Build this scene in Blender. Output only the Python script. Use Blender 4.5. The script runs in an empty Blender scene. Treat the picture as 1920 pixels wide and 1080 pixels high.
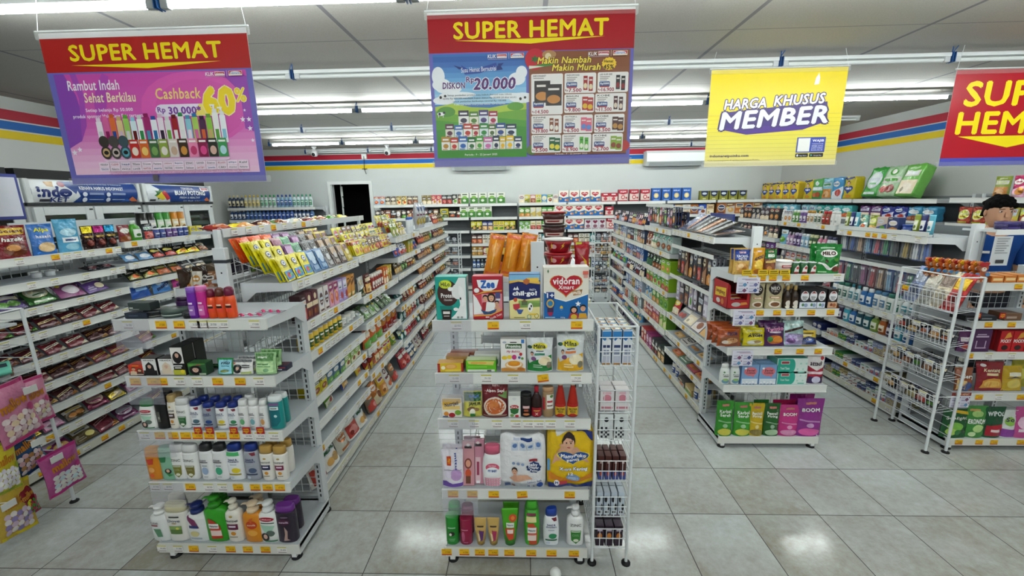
import bpy, bmesh, math, random
from mathutils import Vector, Matrix
from mathutils.geometry import tessellate_polygon
sc = bpy.context.scene
COL = sc.collection
# ------------------------------------------------------------------ camera
CP = Vector((0.78722, -1.60013, 1.73146))
FPX = 766.83
yaw, pit, rol = -0.03368259, 0.21167154, -0.01571154
fw = Vector((math.sin(yaw)*math.cos(pit), math.cos(yaw)*math.cos(pit), -math.sin(pit)))
_r = Vector((math.cos(yaw), -math.sin(yaw), 0)); _u = _r.cross(fw)
rt = _r*math.cos(rol)+_u*math.sin(rol); up = -_r*math.sin(rol)+_u*math.cos(rol)
cam = bpy.data.cameras.new('camera'); cam.sensor_width = 36; cam.lens = FPX/1920*36; cam.clip_start = .02
camo = bpy.data.objects.new('camera', cam); COL.objects.link(camo)
camo.matrix_world = Matrix(((rt.x, up.x, -fw.x, CP.x), (rt.y, up.y, -fw.y, CP.y), (rt.z, up.z, -fw.z, CP.z), (0, 0, 0, 1)))
sc.camera = camo
def at(x, y, X=None, Y=None, Z=None):          # a measured photo point on a known plane of the room
    d = rt*((x-960)/FPX)-up*((y-540)/FPX)+fw
    t = (X-CP.x)/d.x if X is not None else (Y-CP.y)/d.y if Y is not None else (Z-CP.z)/d.z
    return CP+d*t
def inview(p):
    d = p-CP; z = d.dot(fw)
    return z > .1 and abs(d.dot(rt)/z*FPX) < 985 and abs(d.dot(up)/z*FPX) < 565
# ------------------------------------------------------------------ world, exposure
w = bpy.data.worlds.new('world'); sc.world = w; w.use_nodes = True
w.node_tree.nodes['Background'].inputs[0].default_value = (.82, .92, 1, 1)
w.node_tree.nodes['Background'].inputs[1].default_value = 0.15
vs = sc.view_settings
sc.display_settings.display_device = 'sRGB'
vs.view_transform = 'Standard'; vs.look = 'None'; vs.gamma = 1; vs.use_curve_mapping = False
vs.exposure = 0.85
LAMP = 36.0
# ------------------------------------------------------------------ colours, materials
def lin(c):
    c /= 255.0
    return c/12.92 if c <= .04045 else ((c+.055)/1.055)**2.4
_hc = {}
def hx(h):
    if not isinstance(h, str): return h
    if h not in _hc:
        q = h if len(h) == 6 else ''.join(x*2 for x in h)
        _hc[h] = (lin(int(q[0:2], 16)), lin(int(q[2:4], 16)), lin(int(q[4:6], 16)), 1.0)
    return _hc[h]
def nmat(name):
    m = bpy.data.materials.new(name); m.use_nodes = True
    nt = m.node_tree; b = nt.nodes['Principled BSDF']
    return m, nt, b
def N(nt, t, **k):
    n = nt.nodes.new(t)
    for a, v in k.items(): setattr(n, a, v)
    return n
def colmat(name, rough, spec=.5, metal=0, bump=0, bscale=60, var=.12, nscale=30, coat=0, alpha=1, trans=0):
    m, nt, b = nmat(name)
    a = N(nt, 'ShaderNodeAttribute', attribute_name='Col')
    tc = N(nt, 'ShaderNodeTexCoord')
    no = N(nt, 'ShaderNodeTexNoise'); no.inputs['Scale'].default_value = nscale; no.inputs['Detail'].default_value = 3
    nt.links.new(tc.outputs['Object'], no.inputs['Vector'])
    mr = N(nt, 'ShaderNodeMapRange'); mr.inputs[3].default_value = 1-var; mr.inputs[4].default_value = 1+var
    nt.links.new(no.outputs['Fac'], mr.inputs[0])
    mx = N(nt, 'ShaderNodeMix', data_type='RGBA', blend_type='MULTIPLY'); mx.inputs[0].default_value = 1
    nt.links.new(a.outputs['Color'], mx.inputs[6]); nt.links.new(mr.outputs[0], mx.inputs[7])
    nt.links.new(mx.outputs[2], b.inputs['Base Color'])
    b.inputs['Roughness'].default_value = rough; b.inputs['Specular IOR Level'].default_value = spec
    b.inputs['Metallic'].default_value = metal; b.inputs['Coat Weight'].default_value = coat
    b.inputs['Coat Roughness'].default_value = .12
    b.inputs['Alpha'].default_value = alpha; b.inputs['Transmission Weight'].default_value = trans
    if bump:
        n2 = N(nt, 'ShaderNodeTexNoise'); n2.inputs['Scale'].default_value = bscale; n2.inputs['Detail'].default_value = 2
        nt.links.new(tc.outputs['Object'], n2.inputs['Vector'])
        bp = N(nt, 'ShaderNodeBump'); bp.inputs['Strength'].default_value = bump; bp.inputs['Distance'].default_value = .01
        nt.links.new(n2.outputs['Fac'], bp.inputs['Height']); nt.links.new(bp.outputs[0], b.inputs['Normal'])
    return m
MT = {
 'card': colmat('printed_card', .45, .4, var=.05),
 'film': colmat('printed_film', .22, .55, bump=.55, bscale=42, var=.12),
 'foil': colmat('metallised_film', .24, .5, metal=.5, bump=.7, bscale=36, var=.14),
 'plastic': colmat('moulded_plastic', .3, .45, var=.03),
 'metal': colmat('powder_coated_steel', .42, .45, var=.05, nscale=8),
 'paper': colmat('matt_paper', .6, .3, var=.03),
 'vinyl': colmat('banner_vinyl', .33, .35, var=.05, nscale=5, bump=.05, bscale=4),
 'rubber': colmat('black_rubber', .6, .3, var=.05),
 'skin': colmat('skin', .5, .4, var=.06),
 'cloth': colmat('woven_cloth', .85, .2, var=.12, nscale=200),
 'wall': colmat('wall_paint', .6, .3, var=.03, nscale=2.5, bump=.03, bscale=60),
 'clear': colmat('clear_plastic', .12, .5, var=.02, alpha=.16),
 'chrome': colmat('brushed_metal', .3, .5, metal=.9, var=.05),
 'dark': colmat('dark_void', .8, .1, var=.02),
 'glass': colmat('cooler_glass', .06, .6, var=.05),
}
def emat(name, col, s):
    m, nt, b = nmat(name)
    b.inputs['Base Color'].default_value = (.8, .8, .8, 1)
    b.inputs['Emission Color'].default_value = col; b.inputs['Emission Strength'].default_value = s
    no = N(nt, 'ShaderNodeTexNoise'); no.inputs['Scale'].default_value = 3
    mr = N(nt, 'ShaderNodeMapRange'); mr.inputs[3].default_value = s*.97; mr.inputs[4].default_value = s*1.03
    nt.links.new(no.outputs['Fac'], mr.inputs[0]); nt.links.new(mr.outputs[0], b.inputs['Emission Strength'])
    return m
MT['tube'] = emat('lit_fluorescent_tube', (.93, 1, .98, 1), LAMP)
def mathn(nt, op, a, b=None, c=None):
    n = N(nt, 'ShaderNodeMath', operation=op)
    for i, v in enumerate((a, b, c)):
        if v is None: continue
        if isinstance(v, (int, float)): n.inputs[i].default_value = v
        else: nt.links.new(v, n.inputs[i])
    return n.outputs[0]
def gridline(nt, co, period, off, half):        # 1 on the line
    v = mathn(nt, 'SUBTRACT', co, off); v = mathn(nt, 'DIVIDE', v, period)
    v = mathn(nt, 'FRACT', mathn(nt, 'ADD', v, 100.5)); v = mathn(nt, 'ABSOLUTE', mathn(nt, 'SUBTRACT', v, .5))
    return mathn(nt, 'LESS_THAN', v, half/period)
def floor_mat():
    m, nt, b = nmat('glazed_floor_tiles')
    g = N(nt, 'ShaderNodeNewGeometry'); s = N(nt, 'ShaderNodeSeparateXYZ'); nt.links.new(g.outputs['Position'], s.inputs[0])
    l = mathn(nt, 'MAXIMUM', gridline(nt, s.outputs[0], .4, 0, .0022), gridline(nt, s.outputs[1], .4, 0, .0022))
    fl = N(nt, 'ShaderNodeVectorMath', operation='FLOOR'); sc_ = N(nt, 'ShaderNodeVectorMath', operation='SCALE'); sc_.inputs[3].default_value = 2.5
    nt.links.new(g.outputs['Position'], sc_.inputs[0]); nt.links.new(sc_.outputs[0], fl.inputs[0])
    wn = N(nt, 'ShaderNodeTexWhiteNoise'); nt.links.new(fl.outputs[0], wn.inputs[0])
    n1 = N(nt, 'ShaderNodeTexNoise'); n1.inputs['Scale'].default_value = 1.5; n1.inputs['Detail'].default_value = 6; n1.inputs['Roughness'].default_value = .7
    n2 = N(nt, 'ShaderNodeTexNoise'); n2.inputs['Scale'].default_value = 22; n2.inputs['Detail'].default_value = 6; n2.inputs['Roughness'].default_value = .75
    ad = N(nt, 'ShaderNodeVectorMath', operation='MULTIPLY_ADD'); ad.inputs[1].default_value = (3, 3, 3)
    nt.links.new(wn.outputs['Color'], ad.inputs[0]); nt.links.new(g.outputs['Position'], ad.inputs[2])
    nt.links.new(ad.outputs[0], n1.inputs['Vector']); nt.links.new(g.outputs['Position'], n2.inputs['Vector'])
    # walked-on dirt grows towards the open front of the shop
    fr = N(nt, 'ShaderNodeMapRange'); fr.inputs[1].default_value = 3.2; fr.inputs[2].default_value = -.2
    nt.links.new(s.outputs[1], fr.inputs[0])
    f = mathn(nt, 'ADD', mathn(nt, 'MULTIPLY', n1.outputs['Fac'], .75), mathn(nt, 'MULTIPLY', n2.outputs['Fac'], .5))
    f = mathn(nt, 'ADD', f, mathn(nt, 'MULTIPLY', wn.outputs['Value'], .18))
    f = mathn(nt, 'MULTIPLY', f, mathn(nt, 'ADD', mathn(nt, 'MULTIPLY', fr.outputs[0], .55), .45))
    rp = N(nt, 'ShaderNodeValToRGB'); e = rp.color_ramp.elements
    e[0].position = .36; e[0].color = hx('c6cdce'); e[1].position = .82; e[1].color = hx('918d80')
    nt.links.new(f, rp.inputs[0])
    mx = N(nt, 'ShaderNodeMix', data_type='RGBA'); nt.links.new(l, mx.inputs[0]); nt.links.new(rp.outputs[0], mx.inputs[6]); mx.inputs[7].default_value = hx('3b3a36')
    nt.links.new(mx.outputs[2], b.inputs['Base Color'])
    r = mathn(nt, 'ADD', mathn(nt, 'MULTIPLY', n2.outputs['Fac'], .17), .055)
    r = mathn(nt, 'ADD', r, mathn(nt, 'MULTIPLY', l, .4)); nt.links.new(r, b.inputs['Roughness'])
    b.inputs['Specular IOR Level'].default_value = .45
    bp = N(nt, 'ShaderNodeBump'); bp.inputs['Strength'].default_value = .25; bp.inputs['Distance'].default_value = .002; bp.invert = True
    nt.links.new(l, bp.inputs['Height']); nt.links.new(bp.outputs[0], b.inputs['Normal'])
    return m
def ceil_mat():
    m, nt, b = nmat('ceiling_panels')
    g = N(nt, 'ShaderNodeNewGeometry'); s = N(nt, 'ShaderNodeSeparateXYZ'); nt.links.new(g.outputs['Position'], s.inputs[0])
    l = mathn(nt, 'MAXIMUM', gridline(nt, s.outputs[0], 1.23, .91, .014), mathn(nt, 'MULTIPLY', gridline(nt, s.outputs[1], 1.285, 1.36, .006), .7))
    n2 = N(nt, 'ShaderNodeTexNoise'); n2.inputs['Scale'].default_value = 140; n2.inputs['Detail'].default_value = 4
    nt.links.new(g.outputs['Position'], n2.inputs['Vector'])
    rp = N(nt, 'ShaderNodeValToRGB'); e = rp.color_ramp.elements
    e[0].position = .3; e[0].color = hx('a3a09a'); e[1].position = .7; e[1].color = hx('b2afa9')
    nt.links.new(n2.outputs['Fac'], rp.inputs[0])
    mx = N(nt, 'ShaderNodeMix', data_type='RGBA'); nt.links.new(l, mx.inputs[0]); nt.links.new(rp.outputs[0], mx.inputs[6]); mx.inputs[7].default_value = hx('77767a')
    nt.links.new(mx.outputs[2], b.inputs['Base Color']); b.inputs['Roughness'].default_value = .7
    return m
MT['floor'] = floor_mat(); MT['ceil'] = ceil_mat()
# ------------------------------------------------------------------ mesh builder
_txt = {}
def glyphs(s, shear, sp):
    k = (s, shear, sp)
    if k not in _txt:
        c = bpy.data.curves.new('t', 'FONT'); c.body = s; c.shear = shear; c.resolution_u = 2; c.space_character = sp
        o = bpy.data.objects.new('t', c); m = bpy.data.meshes.new_from_object(o)
        vs_ = [(v.co.x, v.co.y) for v in m.vertices]; fs = [tuple(p.vertices) for p in m.polygons]
        bpy.data.meshes.remove(m); bpy.data.objects.remove(o); bpy.data.curves.remove(c)
        x0 = min(v[0] for v in vs_); x1 = max(v[0] for v in vs_); y0 = min(v[1] for v in vs_); y1 = max(v[1] for v in vs_)
        _txt[k] = ([((x-x0)/(x1-x0)-.5, (y-y0)/max(y1-y0, 1e-6)-.5) for x, y in vs_], fs, x1-x0, max(y1-y0, 1e-6))
    return _txt[k]
def dec(*ops): return list(ops)
class MB:
    def __init__(s): s.v = []; s.f = []; s.c = []; s.m = []; s.s = []
    def add(s, vs_, fs, col, mat='metal', smooth=False):
        o = len(s.v); s.v += [tuple(v) for v in vs_]; c = hx(col)
        for f in fs:
            s.f.append(tuple(i+o for i in f)); s.c.append(c); s.m.append(mat); s.s.append(smooth)
    def box(s, a, b, col, mat='metal', bev=0):
        x0, y0, z0 = a; x1, y1, z1 = b
        if not bev:
            s.add([(x0, y0, z0), (x1, y0, z0), (x1, y1, z0), (x0, y1, z0), (x0, y0, z1), (x1, y0, z1), (x1, y1, z1), (x0, y1, z1)],
                  [(3, 2, 1, 0), (4, 5, 6, 7), (0, 1, 5, 4), (1, 2, 6, 5), (2, 3, 7, 6), (3, 0, 4, 7)], col, mat)
            return
        bm = bmesh.new(); bmesh.ops.create_cube(bm, size=1)
        for v in bm.verts: v.co = Vector(((x0+x1)/2+v.co.x*(x1-x0), (y0+y1)/2+v.co.y*(y1-y0), (z0+z1)/2+v.co.z*(z1-z0)))
        bmesh.ops.bevel(bm, geom=bm.edges[:], offset=bev, segments=2, affect='EDGES', profile=.5)
        bm.verts.index_update()
        s.add([v.co for v in bm.verts], [[v.index for v in f.verts] for f in bm.faces], col, mat, False); bm.free()
    def bar(s, p, q, r, col, mat='metal', n=5):
        p = Vector(p); q = Vector(q); d = q-p
        if d.length < 1e-6: return
        a = d.orthogonal().normalized(); b = d.normalized().cross(a); vs_ = []
        for e in (p, q):
            for i in range(n): t = 2*math.pi*i/n; vs_.append(e+a*r*math.cos(t)+b*r*math.sin(t))
        s.add(vs_, [(i, (i+1) % n, n+(i+1) % n, n+i) for i in range(n)], col, mat, n > 5)
        s.add([vs_[i] for i in range(n)][::-1], [tuple(range(n))], col, mat); s.add(vs_[n:], [tuple(range(n))], col, mat)
    def path(s, pts, r, col, mat='metal', n=5):
        for p, q in zip(pts, pts[1:]): s.bar(p, q, r, col, mat, n)
    def loft(s, rings, cols, mat='plastic', cap0=True, cap1=True, smooth=True):
        n = len(rings[0]); o = len(s.v)
        for rg in rings: s.v += [tuple(p) for p in rg]
        for k in range(len(rings)-1):
            c = hx(cols if not isinstance(cols, list) else cols[min(k, len(cols)-1)])
            for i in range(n):
                j = (i+1) % n
                s.f.append((o+k*n+i, o+k*n+j, o+(k+1)*n+j, o+(k+1)*n+i)); s.c.append(c); s.m.append(mat); s.s.append(smooth)
        c0 = hx(cols[0] if isinstance(cols, list) else cols); c1 = hx(cols[-1] if isinstance(cols, list) else cols)
        if cap0: s.f.append(tuple(range(o+n-1, o-1, -1))); s.c.append(c0); s.m.append(mat); s.s.append(False)
        if cap1: s.f.append(tuple(range(o+(len(rings)-1)*n, o+len(rings)*n))); s.c.append(c1); s.m.append(mat); s.s.append(False)
    def lathe(s, prof, cols, n=18, c=(0, 0, 0), sx=1, sy=1, mat='plastic', e=2):
        rg = []
        for r, z in prof:
            q = []
            for i in range(n):
                t = 2*math.pi*i/n; ct, st = math.cos(t), math.sin(t)
                q.append((c[0]+sx*r*math.copysign(abs(ct)**(2/e), ct), c[1]+sy*r*math.copysign(abs(st)**(2/e), st), c[2]+z))
            rg.append(q)
        s.loft(rg, cols, mat)
    def ball(s, c, r, col, mat='plastic', n=14, sc3=(1, 1, 1), zmin=-1):
        prof = []
        for i in range(9):
            a = -math.pi/2+math.pi*i/8
            if math.sin(a) >= zmin-.01: prof.append((max(.02*r, r*math.cos(a)), r*math.sin(a)*sc3[2]))
        s.lathe(prof, col, n, c, sc3[0], sc3[1], mat)
    # decals in u,v of a front surface S(u,v,off)
    def decals(s, S, ops, mat='card', flat=True, st=.00025, o0=.0006):
        off = o0 if flat else o0+.0006
        for op in ops:
            k = op[0]; off += st
            if k == 'R':
                u0, v0, u1, v1, c = op[1:6]; nx = ny = 1
                if not flat: nx = max(2, int((u1-u0)*20)); ny = max(2, int((v1-v0)*14))
                vv = [S(u0+(u1-u0)*i/nx, v0+(v1-v0)*j/ny, off) for j in range(ny+1) for i in range(nx+1)]
                ff = [(j*(nx+1)+i, j*(nx+1)+i+1, (j+1)*(nx+1)+i+1, (j+1)*(nx+1)+i) for j in range(ny) for i in range(nx)]
            elif k == 'E':
                cu, cv, ru, rv, c = op[1:6]; n = 20; rings = 1 if flat else 4
                vv = [S(cu, cv, off)]; ff = []
                for q in range(1, rings+1):
                    for i in range(n):
                        t = 2*math.pi*i/n; vv.append(S(cu+ru*q/rings*math.cos(t), cv+rv*q/rings*math.sin(t), off))
                for i in range(n): ff.append((0, 1+i, 1+(i+1) % n))
                for q in range(1, rings):
                    for i in range(n):
                        a = 1+(q-1)*n; b = 1+q*n; j = (i+1) % n; ff.append((a+i, b+i, b+j, a+j))
            elif k == 'P':
                pts, c = op[1:3]
                tr = tessellate_polygon([[Vector((p[0], p[1], 0)) for p in pts]])
                uv = [tuple(p) for p in pts]; ff = []
                for t in tr:
                    a, b_, d = [pts[i] for i in t]
                    ff.append(tuple(t) if (b_[0]-a[0])*(d[1]-a[1])-(b_[1]-a[1])*(d[0]-a[0]) > 0 else tuple(reversed(t)))
                for _ in range(0 if flat else 3):       # follow the curved surface
                    mid = {}; f2 = []
                    def half(i, j):
                        q = (min(i, j), max(i, j))
                        if q not in mid: mid[q] = len(uv); uv.append(((uv[i][0]+uv[j][0])/2, (uv[i][1]+uv[j][1])/2))
                        return mid[q]
                    for a, b_, d in ff:
                        x, y, z = half(a, b_), half(b_, d), half(d, a); f2 += [(a, x, z), (x, b_, y), (z, y, d), (x, y, z)]
                    ff = f2
                vv = [S(p[0], p[1], off) for p in uv]
            elif k == 'T':
                tx, cu, cv, wu, hv, c = op[1:7]; bold = op[7] if len(op) > 7 else .02; sh = op[8] if len(op) > 8 else 0; rot = op[9] if len(op) > 9 else 0
                g, ff, gw, gh = glyphs(tx, sh, 1.06 if bold >= .03 else 1)
                cr, sr = math.cos(rot), math.sin(rot); b = bold*.6
                shifts = [(0, 0)] if bold < .03 else [(0, 0), (b, 0), (-b, 0), (0, b), (0, -b)]
                if bold >= .08: shifts += [(b*.72, b*.72), (-b*.72, b*.72), (b*.72, -b*.72), (-b*.72, -b*.72)]
                if not flat: off += .0008
                for dx, dy in shifts:
                    off += .000012
                    vv = [S(cu+(x+dx/gw)*wu*cr-(y+dy/gh)*hv*sr, cv+(y+dy/gh)*hv*cr+(x+dx/gw)*wu*sr, off) for x, y in g]
                    s.add(vv, ff, c, mat)
                if not flat: off -= .0008
                continue
            s.add(vv, ff, c, mat)
    def mesh(s, name):
        me = bpy.data.meshes.new(name)
        me.from_pydata(s.v, [], s.f)
        used = []
        for m in s.m:
            if m not in used: used.append(m)
        for m in used: me.materials.append(MT[m])
        ix = {m: i for i, m in enumerate(used)}
        me.polygons.foreach_set('material_index', [ix[m] for m in s.m])
        me.polygons.foreach_set('use_smooth', s.s)
        at_ = me.color_attributes.new('Col', 'FLOAT_COLOR', 'CORNER')
        d = []
        for f, c in zip(s.f, s.c): d += list(c)*len(f)
        at_.data.foreach_set('color', d)
        me.update()
        return me
    def obj(s, name, parent=None, kind=None):
        return mkobj(name, s.mesh(name), parent, kind)
def mkobj(name, me, parent=None, kind=None):
    o = bpy.data.objects.new(name, me); COL.objects.link(o)
    if parent: o.parent = parent
    if kind: o['kind'] = kind
    return o
def tag(o, label, cat, group=None):
    o['label'] = label; o['category'] = cat
    if group: o['group'] = group
    return o
def empty(name, loc=(0, 0, 0), rz=0, label=None, cat=None, group=None):
    o = bpy.data.objects.new(name, None); COL.objects.link(o); o.location = loc; o.rotation_euler = (0, 0, rz); o.empty_display_size = .05
    if label: tag(o, label, cat, group)
    return o
def star(cu, cv, ru, rv, n=5, inner=.45, a0=math.pi/2):
    return [(cu+ru*(1 if i % 2 == 0 else inner)*math.cos(a0+math.pi*i/n), cv+rv*(1 if i % 2 == 0 else inner)*math.sin(a0+math.pi*i/n)) for i in range(2*n)]
def heart(cu, cv, ru, rv, n=28):
    q = []
    for i in range(n):
        t = 2*math.pi*i/n
        q.append((cu+ru*(math.sin(t)**3), cv+rv*(13*math.cos(t)-5*math.cos(2*t)-2*math.cos(3*t)-math.cos(4*t))/16))
    return q[::-1]
ORD = ['first', 'second', 'third', 'fourth', 'fifth', 'sixth', 'seventh', 'eighth', 'ninth', 'tenth', 'eleventh', 'twelfth', 'thirteenth', 'fourteenth', 'fifteenth', 'sixteenth', 'seventeenth', 'eighteenth', 'nineteenth', 'twentieth', 'twenty-first', 'twenty-second', 'twenty-third', 'twenty-fourth', 'twenty-fifth', 'twenty-sixth', 'twenty-seventh', 'twenty-eighth', 'twenty-ninth', 'thirtieth'] + ['%dth' % i for i in range(31, 60)]
HP = math.pi/2
WH = 'b7bdc1'        # shelf paint

# ------------------------------------------------------------------ room
XL, XR, XA, YB, YF, ZC = -4.2, 5.75, -5.12, 6.75, -5.6, 2.78
def slab(name, a, b, col, mat='wall'):
    m = MB(); m.box(a, b, col, mat); return m.obj(name, None, 'structure')
slab('floor', (XA-.1, YF, -.1), (XR+.1, YB+1.6, 0), 'cccccc', 'floor')
slab('ceiling', (XA-.1, YF, ZC), (XR+.1, YB+.1, ZC+.1), 'cccccc', 'ceil')
slab('wall_left', (XL-.1, YF, 0), (XL, 4.3, ZC), 'c9cbc8')
slab('wall_recess', (XA-.1, 4.3, 0), (XA, YB, ZC), 'c9cbc8')
slab('wall_return', (XA-.1, 4.2, 0), (XL-.1, 4.3, ZC), 'c9cbc8')
slab('wall_right', (XR, YF, 0), (XR+.1, YB, ZC), 'bfc1be')
m = MB()                                                    # back wall around the doorway
D0, D1, DZ = -3.1, -2.32, 2.09
m.box((XA-.1, YB, 0), (D0, YB+.1, ZC), 'c6cac8', 'wall'); m.box((D1, YB, 0), (XR+.1, YB+.1, ZC), 'c6cac8', 'wall'); m.box((D0, YB, DZ), (D1, YB+.1, ZC), 'c6cac8', 'wall')
m.obj('wall_back', None, 'structure')
m = MB()                                                    # store room behind the doorway, its darkness painted as near-black walls
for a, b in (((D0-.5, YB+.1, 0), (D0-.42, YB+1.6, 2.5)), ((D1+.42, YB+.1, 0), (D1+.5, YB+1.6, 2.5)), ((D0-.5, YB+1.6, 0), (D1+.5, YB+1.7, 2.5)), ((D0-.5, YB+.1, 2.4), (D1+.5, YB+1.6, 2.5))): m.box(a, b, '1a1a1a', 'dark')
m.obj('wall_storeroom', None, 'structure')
m = MB()
for a, b in (((D0-.06, YB-.03, 0), (D0, YB, DZ+.06)), ((D1, YB-.03, 0), (D1+.06, YB, DZ+.06)), ((D0, YB-.03, DZ), (D1, YB, DZ+.06))): m.box(a, b, 'dfe1df', 'metal')
for a, b in (((D0, YB, 0), (D0+.015, YB+.1, DZ)), ((D1-.015, YB, 0), (D1, YB+.1, DZ))): m.box(a, b, 'c5c8c8', 'metal')
tag(m.obj('door_1', None, 'structure'), 'white frame of the dark open doorway in the back wall', 'door frame')
m = MB(); 
for i in range(9): m.box((D0+.07+.006*(i % 2), YB+.25, .1+.22*i), (D0+.1+.006*(i % 3), YB+.27, .3+.22*i), 'd8dcd8', 'cloth')
m.bar((D0+.08, YB+.26, .1), (D0+.08, YB+.26, 2.39), .012, 'c0c4c0', 'metal')
tag(m.obj('strip_curtain'), 'pale narrow hanging strip inside the dark doorway', 'curtain')
# red, blue and yellow stripes round the walls
for i, (x0, y0, x1, y1, nx, ny) in enumerate(((XL, YF, XL, 4.3, 1, 0), (XA, YB, XR, YB, 0, -1), (XR, YB, XR, YF, -1, 0), (XA, 4.3, XA, YB, 1, 0))):
    m = MB()
    for z0, z1, c in ((2.565, 2.66, 'a3182f'), (2.475, 2.552, '125da8'), (2.385, 2.462, 'd9bd0c')):
        q = [(x0, y0), (x1, y1), (x1+nx*.004, y1+ny*.004), (x0+nx*.004, y0+ny*.004)]
        m.add([(x, y, z) for z in (z0, z1) for x, y in q], [(0, 1, 5, 4), (1, 2, 6, 5), (2, 3, 7, 6), (3, 0, 4, 7), (4, 5, 6, 7), (3, 2, 1, 0)], c, 'paper')
    m.obj('trim_%d' % (i+1), None, 'structure')
# ------------------------------------------------------------------ fluorescent fittings
_fm = {}
def lampmesh(lit):
    if lit in _fm: return _fm[lit]
    L = 1.23
    b = MB(); b.box((.015, -.02, .02), (L-.015, .02, .046), 'dfe3e4', 'metal', .004)
    ss = []
    for x in (.035, L-.035):
        s = MB(); s.box((x-.02, -.015, -.017), (x+.02, .015, .021), 'c9cdcf' if not lit else '8d9294', 'plastic', .004); ss.append(('end_socket', s))
    c = MB()
    for x in (-.008, .008): c.box((x-.0025, -.024, -.018), (x+.0025, .024, .05), '1d4f8c', 'plastic')
    c.bar((-.01, -.02, .05), (.012, -.024, .088), .003, '1d4f8c', 'plastic'); c.bar((.0, .0, .045), (0, 0, .09), .004, '1d4f8c', 'plastic')
    t = MB(); n = 10; rg = []
    for x in (.056, .06, L-.06, L-.056):
        r = .0135 if .057 < x < L-.057 else .011
        rg.append([(x, r*math.cos(2*math.pi*i/n), r*math.sin(2*math.pi*i/n)) for i in range(n)])
    t.loft(rg, 'e9eeee', 'tube' if lit else 'plastic')
    _fm[lit] = [(k, q.mesh(k)) for k, q in [('batten', b), ('cable_tie', c), ('tube', t)]+ss]
    return _fm[lit]
ROWN = {.6: 'frontmost lit row', 1.79: 'unlit row by the yellow banner', 3.03: 'middle lit row', 4.2: 'unlit row behind the middle lit row', 5.45: 'rear lit row', 6.6: 'unlit row at the back wall', -1.85: 'lit row nearest the entrance', -4.3: 'lit row over the entrance'}
for y, lit in ((-4.3, 1), (-1.85, 1), (.6, 1), (1.79, 0), (3.03, 1), (4.2, 0), (5.45, 1), (6.6, 0)):
    for k in range(-1 if y > 2 else 0, 6) if y > 0 else range(0, 6):
        x = -2.23+1.232*k
        e = empty('fluorescent_lamp', (x, y, 2.69), 0, 'fluorescent ceiling tube, %s from the left in the %s' % (ORD[k+(1 if y > 2 else 0)], ROWN[y]), 'ceiling lamp', 'fluorescent ceiling lamps')
        for nm, me in lampmesh(lit): mkobj(nm, me, e)
# ------------------------------------------------------------------ things on the back wall and ceiling
def aircon(x0, x1, z0, z1, label):
    e = empty('air_conditioner', (0, 0, 0), 0, label, 'air conditioner', 'wall air conditioners')
    m = MB(); y1 = YB-.006; y0 = 6.5
    pr = [(y1, z0+.02), (y1, z1), (y0+.05, z1), (y0, z1-.05), (y0, z0+.07), (y0+.09, z0)]
    m.loft([[(x, a, b) for a, b in pr] for x in (x0, x0+.01, x1-.01, x1)], 'd9dedd', 'plastic', smooth=False)
    m.obj('housing', e)
    m = MB(); m.add([(x0+.06, y0+.006, z0+.058), (x1-.06, y0+.006, z0+.058), (x1-.06, y0+.08, z0-.004), (x0+.06, y0+.08, z0-.004)], [(0, 1, 2, 3)], 'b6bcbc', 'plastic')
    m.box((x0+.06, y0+.075, z0-.008), (x1-.06, y0+.085, z0), '8a9090', 'plastic'); m.obj('louvre', e)
aircon(3.09, 4.2, 2.33, 2.6, 'white wall air conditioner beside the yellow banner')
aircon(-.62, .5, 2.31, 2.58, 'white wall air conditioner behind the middle banner')
for x, l in ((-3.2, 'white dome camera above the doorway left side'), (-1.8, 'white dome camera between the doorway and middle banner')):
    e = empty('security_camera', (x, 6.42, 2.66), 0, l, 'security camera', 'ceiling cameras')
    m = MB(); m.lathe([(.045, .12), (.045, .1), (.03, .09), (.03, .05), (.06, .045), (.06, -.03), (.045, -.055), (.02, -.06)], 'e4e6e6'); m.obj('housing', e)
    m = MB(); m.ball((0, -.035, -.025), .036, '15171a'); m.obj('lens', e)
e = empty('wall_socket', (-2.367, YB, 2.62), 0, 'white socket box on the red stripe with a dangling black cable', 'socket')
m = MB(); m.box((-.05, -.04, -.05), (.05, -.001, .05), 'e0e2e0', 'plastic', .006); m.obj('box', e)
m = MB(); m.path([(0, -.042, 0), (.0, -.045, -.1), (-.012, -.04, -.24), (.02, -.04, -.34)], .006, '1c1c1e', 'rubber'); m.bar((-.06, -.03, -.24), (.04, -.03, -.242), .006, '3a3a3a', 'rubber'); m.obj('cable', e)
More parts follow.
